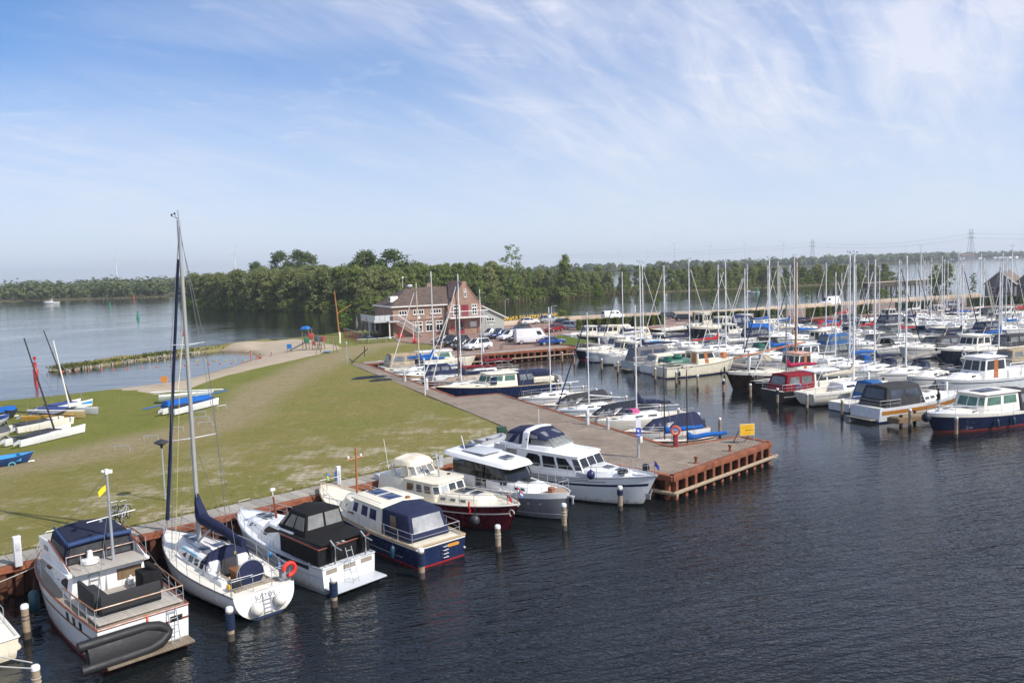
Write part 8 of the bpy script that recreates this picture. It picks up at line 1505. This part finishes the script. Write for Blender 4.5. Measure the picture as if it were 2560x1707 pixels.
p=G(445,972,1.3); t=ray(459,826)*(p.y/ray(459,826).y); b=MB(); r=empty('white_mast',(p.x,p.y,1.2),0,'upright white mast with a red tip behind the right dinghies','mast'); v=Vector((t.x-p.x,0,CAM_H+t.z-1.2)); b.tube([(0,0,0),v*.9],.05,7,.04); b.build('pole',paint((.68,.66,.6),.5),r); b=MB(); b.tube([v*.9,v],.065,7); b.build('red_tip',RED,r)
for i,(px,py,w_,rz) in enumerate(((378,1102,34,-.05),(306,1128,34,-.02),(497,1040,32,.1),(505,1053,33,.1),(514,1067,33,.1),(443,1080,30,0.),(555,1024,22,.9))):
    p=G(px,py,1.3); q=G(px+w_/2,py,1.3); W=(q-p).length*2; r=empty('boat_rack',(p.x,p.y,1.28),rz,'low galvanised boat rack on the lawn, %s in the scatter'%ORD[i],'rack','empty boat racks on the lawn'); b=MB(); b.tube([(-W/2,0,.42),(W/2,0,.42)],.03,6); b.build('rail',GALV,r); [MB().tube([(x,0,-.1),(x,0,.42)],.03,6).build('leg',GALV,r) for x in (-W/2,W/2)]
# --- people
def person(loc,rz,label,top,legs,hair,skin=(.45,.27,.19),h=1.62,pose='stand',cat='person'):
    r=empty('person',loc,rz,label,cat); s=h/1.75
    if pose=='stand': J=dict(pel=(0,0,.95),ch=(0,0,1.22),nk=(.01,0,1.46),hd=(.03,0,1.56),tp=(.03,0,1.70),sl=(0,.19,1.40),el=(-.04,.27,1.14),wl=(.10,.25,.93),hl=(.15,.24,.86),sr=(0,-.19,1.40),er=(-.04,-.27,1.14),wr=(.10,-.25,.93),hr=(.15,-.24,.86),hpl=(0,.10,.90),kl=(.03,.12,.50),al=(-.02,.13,.09),fl=(.16,.15,.04),hpr=(0,-.10,.90),kr=(.03,-.13,.50),ar=(-.02,-.15,.09),fr=(.16,-.17,.04))
    else: J=dict(pel=(0,0,.12),ch=(-.06,0,.42),nk=(-.08,0,.66),hd=(-.06,0,.76),tp=(-.05,0,.90),sl=(-.07,.19,.60),el=(-.18,.28,.36),wl=(-.2,.3,.12),hl=(-.2,.3,.05),sr=(-.07,-.19,.60),er=(.05,-.27,.4),wr=(.22,-.2,.42),hr=(.3,-.18,.42),hpl=(.05,.1,.12),kl=(.42,.14,.34),al=(.72,.14,.08),fl=(.84,.15,.06),hpr=(.05,-.1,.12),kr=(.44,-.14,.20),ar=(.80,-.14,.07),fr=(.92,-.15,.08))
    rad=dict(pel=.135,ch=.155,nk=.055,hd=.095,tp=.085,sl=.075,el=.05,wl=.035,hl=.035,sr=.075,er=.05,wr=.035,hr=.035,hpl=.10,kl=.068,al=.045,fl=.04,hpr=.10,kr=.068,ar=.045,fr=.04)
    ed=[('pel','ch'),('ch','nk'),('nk','hd'),('hd','tp'),('ch','sl'),('sl','el'),('el','wl'),('wl','hl'),('ch','sr'),('sr','er'),('er','wr'),('wr','hr'),('pel','hpl'),('hpl','kl'),('kl','al'),('al','fl'),('pel','hpr'),('hpr','kr'),('kr','ar'),('ar','fr')]
    names=list(J); me=bpy.data.meshes.new('body'); me.from_pydata([Vector(J[n])*s for n in names],[(names.index(a),names.index(b)) for a,b in ed],[])
    o=bpy.data.objects.new('body',me); C.objects.link(o); o.parent=r
    md=o.modifiers.new('s','SKIN'); sv=me.skin_vertices[0].data
    for i,n in enumerate(names): sv[i].radius=(rad[n]*s,rad[n]*s*(1.25 if n in('ch','pel') else 1)); sv[i].use_root=(n=='pel')
    md.use_smooth_shade=True; o.modifiers.new('sub','SUBSURF').levels=1; o.modifiers['sub'].render_levels=1
    m=bpy.data.materials.new('clothing'); m.use_nodes=True; N=nodes(m.node_tree); tc=N('ShaderNodeTexCoord'); sp=N('ShaderNodeSeparateXYZ',{0:tc.outputs['Object']})
    def lt(v): return N('ShaderNodeMath',{0:sp.outputs[2],1:v*s},operation='GREATER_THAN').outputs[0]
    zl,zn=(.92,1.47) if pose=='stand' else (.2,.66)
    c=N('ShaderNodeMix',{0:lt(zl),6:(*legs,1),7:(*top,1)},data_type='RGBA').outputs[2]; c=N('ShaderNodeMix',{0:lt(zn),6:c,7:(*skin,1)},data_type='RGBA').outputs[2]
    if pose=='stand': c=N('ShaderNodeMix',{0:lt(.07),6:(.05,.03,.03,1),7:c},data_type='RGBA').outputs[2]
    bs=N('ShaderNodeBsdfPrincipled',{'Base Color':c,'Roughness':.8}); N('ShaderNodeOutputMaterial',{0:bs.outputs[0]}); me.materials.append(m)
    hp=Vector(J['tp'])*s; b=MB(); b.ball((hp.x-.015,hp.y,hp.z-.03*s),.105*s,12,8,1.05); b.build('hair',paint(hair,.7),r)
    sk=paint(skin,.6); b=MB(); b.ball((hp.x+.095*s,hp.y,hp.z-.07*s),.02*s,6,4); b.build('nose',sk,r)
    for k in ('hl','hr'):
        p=Vector(J[k])*s; b=MB()
        for i in range(4): y=(i-1.5)*.019*s; b.tube([p+Vector((0,y,0)),p+Vector((.03*s,y,-.04*s)),p+Vector((.02*s,y,-(.075+.008*(1-abs(i-1.5)))*s))],.009*s,5)
        b.tube([p+Vector((.01,.03*s*(1 if k=='hl' else -1)*-1,.01)),p+Vector((.05*s,.03*s*(1 if k=='hl' else -1)*-1,-.03*s))],.010*s,5); b.build('fingers',sk,r)
    return r
person(BOWPERSON,MAR_ANG+math.pi-.9,'person in a dark jacket and light jeans standing on the bow of the navy yacht',(.012,.013,.018),(.30,.34,.40),(.03,.02,.015),h=1.78)
for px,py,ps,tp,lg,lab in ((628,900,'stand',(.45,.22,.15),(.5,.08,.05),'bather in orange-red shorts standing at the water edge'),(650,897,'sit',(.6,.12,.08),(.4,.25,.18),'sunbather in red sitting on the sand beside the water'),(678,893,'sit',(.35,.2,.25),(.4,.25,.2),'sunbather sitting farther right on the sand')): p=G(px,py,.5); person((p.x,p.y,.38),R(200),lab,tp,lg,(.06,.035,.02),h=1.6,pose=ps)
# --- water marks
def markbuoy(px,py,h,col,label,shape='cone'):
    p=G(px,py,0); r=empty('channel_buoy',(p.x,p.y,0),0,label,'buoy'); b=MB(); b.lathe([(h*.2,-.3),(h*.2,.1*h),(h*.15,.22*h),(.07*h,.75*h),(.03,.8*h)] if shape=='cone' else [(h*.11,-.3),(h*.11,.35*h),(h*.07,.4*h),(h*.07,.72*h),(.02,.74*h)],(0,0,0),12); b.build('float',paint(col,.4),r); b=MB(); b.tube([(0,0,.7*h),(0,0,h)],.05,6); b.lathe([(.14*h,.85*h),(.02,1.02*h)] if shape=='cone' else [(.07*h,.85*h),(.07*h,h)],(0,0,0),8); b.build('top_mark',paint(col,.4),r)
markbuoy(345,796,2.8,(.01,.20,.10),'green cone buoy in the left channel, nearer one'); markbuoy(275,767,2.6,(.01,.20,.10),'green cone buoy in the left channel, farther one'); markbuoy(335,748,3.2,(.45,.02,.02),'red buoy before the pile row on the left far shore','can'); markbuoy(90,942,2.9,(.50,.02,.02),'red pillar buoy on a dark base behind the left catamarans','can'); markbuoy(1892,735,3.,(.02,.22,.14),'green buoy in the channel behind the marina masts'); markbuoy(1294,753,1.6,(.7,.7,.68),'white ball buoy in the channel right of the clubhouse')
def ballline(pts,n,col,lab,grp):
    for i in range(n):
        q=along([G(*p,0)[:2] for p in pts],(i+.5)/n); b=MB(); b.ball((0,0,.05),.12,9,6); o=b.build('bathing_buoy',paint(col,.5)); o.location=(q.x,q.y,0); tag(o,lab,'buoy',grp)
ballline([(142,930),(300,922),(480,912),(620,906)],15,(.62,.10,.06),'orange ball of the bathing line in the sheltered bay','orange bathing line'); ballline([(365,902),(480,902),(625,902)],12,(.62,.45,.06),'yellow ball of the second bathing line in the sheltered bay','yellow bathing line')
p=G(412,972,.9); r=empty('beach_sign',(p.x,p.y,.8),0,'small orange sign on a post at the beach','sign'); b=MB(); b.box((0,0,1.2),(.75,.04,.7)); b.build('board',paint((.65,.25,.04),.5),r); b=MB(); b.tube([(0,.04,0),(0,.04,1.4)],.03,6); b.build('post',GALV,r)
r=empty('motor_boat',G(128,759,0),R(-165),'small white motor boat under way on the left channel','motorboat',None); cruiser(r,9.,2.9,dict(sup=WHITE,type='wheelhouse',wx=(1.,-1.),wh=1.4))
r=empty('motor_boat',G(1880,733,0),R(175),'white speedboat leaving a wake on the far channel','motorboat',None); cruiser(r,6.,2.2,dict(sup=WHITE,type='open',wx=(1.,-1.)))
def pilerow(a,c,n,h,lab,grp):
    A,B=G(*a,0),G(*c,0)
    for i in range(n): p=A.lerp(B,i/(n-1)); o=empty('dolphin_pile',(p.x,p.y,0),rng.random()*3,lab,'mooring pile',grp); b=MB(); b.tube([(-.25,0,-.6),(0,0,h)],.2,7); b.build('shaft',PILEDARK,o); b=MB(); b.tube([(.5,.2,-.6),(.1,.1,h*.9)],.2,7); b.build('raking_pile',PILEDARK,o)
pilerow((236,750),(410,742),20,1.7,'dark pile in the row along the left far shore','left pile row'); pilerow((2030,744),(2300,726),22,2.6,'double dark dolphin in the row behind the flood wall','dolphin row')
A,B=G(2165,716,0),G(2345,704,0); d=B-A; r=empty('breakwater',(A.x,A.y,0),math.atan2(d.y,d.x),'low breakwater with beige cap at the end of the far wood','breakwater'); b=MB(); b.box((d.length/2,0,.5),(d.length,3.,1.8)); b.build('wall',PILEDARK,r); b=MB(); b.box((d.length/2,0,1.5),(d.length+.4,3.6,.25)); b.build('cap',paint((.42,.35,.26),.8),r)
# --- grey sheds at the right edge
def shed(px0,px1,py,hw,hr,label):
    a=G(px0,py,1.5); c=G(px1,py,1.5); d=c-a; L=d.length; r=empty('wooden_shed',(a.x,a.y,1.3),math.atan2(d.y,d.x),label,'building'); sd_=planks((.13,.13,.135),(.19,.19,.19),.2,0,.8)
    b=MB(); b.add([(0,0,0),(L,0,0),(L,0,hw),(L/2,0,hr),(0,0,hw),(0,14,0),(L,14,0),(L,14,hw),(L/2,14,hr),(0,14,hw)],[(0,1,2,3,4),(9,8,7,6,5),(1,6,7,2),(0,4,9,5)]); b.build('wall',sd_,r,smooth=False)
    b=MB(); b.add([(-.6,-.4,hw-.35),(L/2,-.4,hr+.12),(L+.6,-.4,hw-.35),(-.6,14.4,hw-.35),(L/2,14.4,hr+.12),(L+.6,14.4,hw-.35)],[(0,1,4,3),(1,2,5,4)]); rf=b.build('roof',paint((.20,.155,.125),.85,0,.3,1.),r,smooth=False)
    for x0,x1 in ((-.6,L/2),(L+.6,L/2)): b=MB(); b.tube([(x0,-.45,hw-.3),(x1,-.45,hr+.17)],.12,5); b.build('barge_board',TRIM,rf)
    for x,z_ in ((L*.27,hw*.55),(L*.72,hw*.55)): b=MB(); b.box((x,-.04,z_),(.9,.08,.9)); w_=b.build('window',TRIM,r); b=MB(); b.box((x,-.08,z_),(.7,.05,.7)); b.build('pane',WINDOW,w_)
    b=MB(); b.box((L/2,-.05,1.3),(1.8,.1,2.6)); b.build('door',paint((.10,.03,.03),.6),r); b=MB(); b.box((L/2,-.04,hr*.72),(.7,.08,1.1)); w_=b.build('loft_window',TRIM,r); b=MB(); b.box((L/2,-.08,hr*.72),(.5,.05,.9)); b.build('pane',WINDOW,w_)
shed(2462,2536,739,3.6,6.9,'grey wooden shed with white barge boards, left of the two at the right edge'); shed(2543,2640,737,4.,8.6,'taller grey wooden shed cut off by the right edge')
# --- wind turbines
def turbine(px,hub,dist,hh,rr_,label,a0=1.4):
    d=ray(px,hub); t=dist/d.y; x=d.x*t; z=CAM_H+d.z*t; r=empty('wind_turbine',(x,dist,0),0,label,'wind turbine','wind turbines on the horizon'); wm=paint((.72,.72,.72),.5); b=MB(); b.tube([(0,0,0),(0,0,z)],hh*.028,10,hh*.014); b.build('tower',wm,r); b=MB(); b.box((0,0,z),(hh*.03,hh*.08,hh*.035)); b.build('nacelle',wm,r,bev=.3)
    for k in range(3):
        a=a0+k*2*math.pi/3; u=Vector((math.cos(a),0,math.sin(a))); v=Vector((-u.z,0,u.x)); o=Vector((0,-hh*.05,z)); w_=hh*.018; b=MB(); b.hexa([o+v*w_,o-v*w_,o-v*w_+Vector((0,.4,0)),o+v*w_+Vector((0,.4,0)),o+u*rr_+v*w_*.3,o+u*rr_-v*w_*.1,o+u*rr_+Vector((0,.2,0))-v*w_*.1,o+u*rr_+Vector((0,.2,0))+v*w_*.3]); b.build('blade',wm,r)
turbine(289,648,2950,86,34,'large wind turbine left of the tall sailing mast',1.5); turbine(587,634.6,2735,86,33,'large wind turbine right of the tall sailing mast',1.35)
for i,(px,hy) in enumerate(((180,692),(337,684),(11,700),(101,700),(482,676),(517,682),(1481,634),(1547,631),(1617,628),(1686,611),(1775,614),(1862,612),(1958,607),(2070,615),(2164,614),(2264,615))):
    hz=707-.0292*px; dd=88/max(hz-hy,4)*2066*1.; dd=min(dd,9000); turbine(px,hy,dd,88,38,'small distant wind turbine, %s from the left on the horizon'%ORD[sorted([180,337,11,101,482,517,1481,1547,1617,1686,1775,1862,1958,2070,2164,2264]).index(px)],.5+i*.7)
# --- pylons and cables
def pylon(px,top,dist,label):
    d=ray(px,top); t=dist/d.y; x=d.x*t; z=CAM_H+d.z*t; r=empty('power_pylon',(x,dist,0),0,label,'pylon'); pm=paint((.22,.23,.24),.6); b=MB(); w0,w1=z*.10,z*.035
    for sx in (-1,1):
        for sy in (-1,1): b.tube([(sx*w0,sy*w0,0),(sx*w1,sy*w1,z*.72),(sx*w1*1.3,sy*w1*.4,z)],z*.006,4)
    n=9
    for i in range(n):
        f0,f1=i/n*.72,(i+1)/n*.72; a0=lerp(w0,w1,f0/.72); a1=lerp(w0,w1,f1/.72)
        for s_ in (-1,1): b.tube([(-a0*s_,-a0,z*f0),(a1*s_,-a1,z*f1)],z*.004,3)
    b.build('lattice_tower',pm,r); tips=[]
    for f,wd in ((.70,.16),(.84,.13)): b=MB(); b.tube([(-z*wd,0,z*f),(0,0,z*f+z*.03),(z*wd,0,z*f)],z*.006,4); b.tube([(-z*wd,0,z*f),(z*wd,0,z*f)],z*.005,4); b.build('cross_arm',pm,r); tips+=[Vector((x-z*wd,dist,z*f)),Vector((x+z*wd,dist,z*f))]
    return tips
t1=pylon(2428,572,2250,'tall lattice pylon on the far right shore'); t0=pylon(2031,598,2900,'smaller lattice pylon above the far wood')
t2=[v+Vector((900,-250,0)) for v in t1]; tm=[v+Vector((-900,900,0)) for v in t0]
for nm,A_,B_,lab in (('power_line',t0,t1,'sagging power cable between the two pylons'),('power_line',t1,t2,'sagging power cable right of the tall pylon'),('power_line',tm,t0,'sagging power cable left of the smaller pylon')):
    for k in range(4): o=rope(nm,A_[k],B_[k],16,lab,paint((.30,.32,.34),.6),.13,14); o['group']='power cables'; o['category']='cable'
# --- far waterfront houses and boats
for i,(px0,px1,py,h,rc,wc) in enumerate(((2303,2345,642,13,(.30,.10,.06),(.10,.09,.09)),(2350,2395,641,13,(.32,.11,.07),(.09,.085,.085)),(2398,2433,641,12,(.30,.10,.06),(.10,.09,.085)),(2270,2302,644,7,(.6,.6,.6),(.65,.65,.63)),(2196,2218,648,7,(.32,.12,.07),(.3,.26,.22)),(2224,2246,647,7,(.32,.12,.07),(.32,.28,.24)))):
    d=ray(px0,py); t=2320/d.y; e=ray(px1,py); t2_=2320/e.y; x0,x1=d.x*t,e.x*t2_; r=empty('waterfront_block',(x0,2320,0),0,['dark waterside apartment block with red roof, left of three','dark waterside apartment block with red roof, middle of three','dark waterside apartment block with red roof, below the pylon','low white hall on the far shore','low red-roofed row house on the far shore, left one','low red-roofed row house on the far shore, right one'][i],'building'); W=x1-x0
    b=MB(); b.box((W/2,0,h*.4),(W,22,h*.8)); b.build('wall',paint(wc,.8),r); b=MB(); b.hexa([(-1,-12,h*.8),(W+1,-12,h*.8),(W+1,12,h*.8),(-1,12,h*.8),(1,-2,h),(W-1,-2,h),(W-1,2,h),(1,2,h)]); b.build('roof',paint(rc,.8),r)
    n=max(int(W/5),2)
    for k in range(n):
        for z_ in ((h*.2,h*.5) if h>10 else (h*.35,)): b=MB(); b.box(((k+.5)*W/n,-11.1,z_),(W/n*.5,.2,h*.14)); b.build('window',paint((.3,.32,.34),.3),r)
rr3=random.Random(5)
for i in range(26):
    px=rr3.uniform(2060,2540); d=ray(px,lerp(656,644,(px-2060)/480)); t=2230/d.y; r=empty('far_boat',(d.x*t,2230+rr3.uniform(-60,40),0),rr3.uniform(-.4,.4),'tiny white boat moored along the distant far shore','boat','tiny boats on the far shore'); b=MB(); b.hexa([(-5,-1.5,0),(4,-1.5,0),(4,1.5,0),(-5,1.5,0),(-5,-1.7,1.6),(6,-.6,2.),(6,.6,2.),(-5,1.7,1.6)]); b.build('hull',WHITE,r); b=MB(); b.hexa([(-3,-1.2,1.6),(2,-1.2,1.7),(2,1.2,1.7),(-3,1.2,1.6),(-2.6,-1.,3.4),(1,-1.,3.4),(1,1.,3.4),(-2.6,1.,3.4)]); b.build('cabin',WHITE,r)

def tarp(px,py,L,W,h,label,col,seed):
    p=G(px,py,1.34); rr=random.Random(seed); b=MB(); rows=[]
    for i in range(9):
        u=i/8; rows.append([(lerp(-L/2,L/2,u)+rr.uniform(-.05,.05),lerp(-W/2,W/2,j/5)*(.65+.35*math.sin(math.pi*(u*.9+.05)))+rr.uniform(-.04,.04),(h*math.sin(math.pi*j/5)*(.5+.5*math.sin(math.pi*u))+rr.uniform(0,.05)) if 0<i<8 else .0) for j in range(6)])
    b.loft(rows,False); o=b.build('folded_tarpaulin',fabric(col)); o.location=(p.x,p.y,1.33); o.rotation_euler=(0,0,R(25)); tag(o,label,'tarpaulin')
tarp(925,944,4.4,1.3,.22,'long dark blue tarpaulin heap on the lawn beside the walkway',(.02,.026,.04),1); tarp(952,951,2.8,1.0,.2,'shorter dark tarpaulin heap on the lawn nearer the walkway edge',(.024,.03,.04),2)
# ================================================================ air
def haze():
    m=bpy.data.materials.new('haze'); m.use_nodes=True; N=nodes(m.node_tree)
    v=N('ShaderNodeVolumePrincipled',{'Color':(.90,.95,1.,1),'Density':.00015,'Anisotropy':.2}); N('ShaderNodeOutputMaterial',{1:v.outputs[0]})
    b=MB(); b.hexa([(-9200,-300,-2.),(9200,-300,-2.),(9200,14200,-2.),(-9200,14200,-2.),(-9200,-300,190),(9200,-300,190),(9200,14200,190),(-9200,14200,190)]); tag(b.build('haze',m,smooth=False,weld=False),'thin pale summer haze over the whole scene','haze',kind='stuff')
haze()
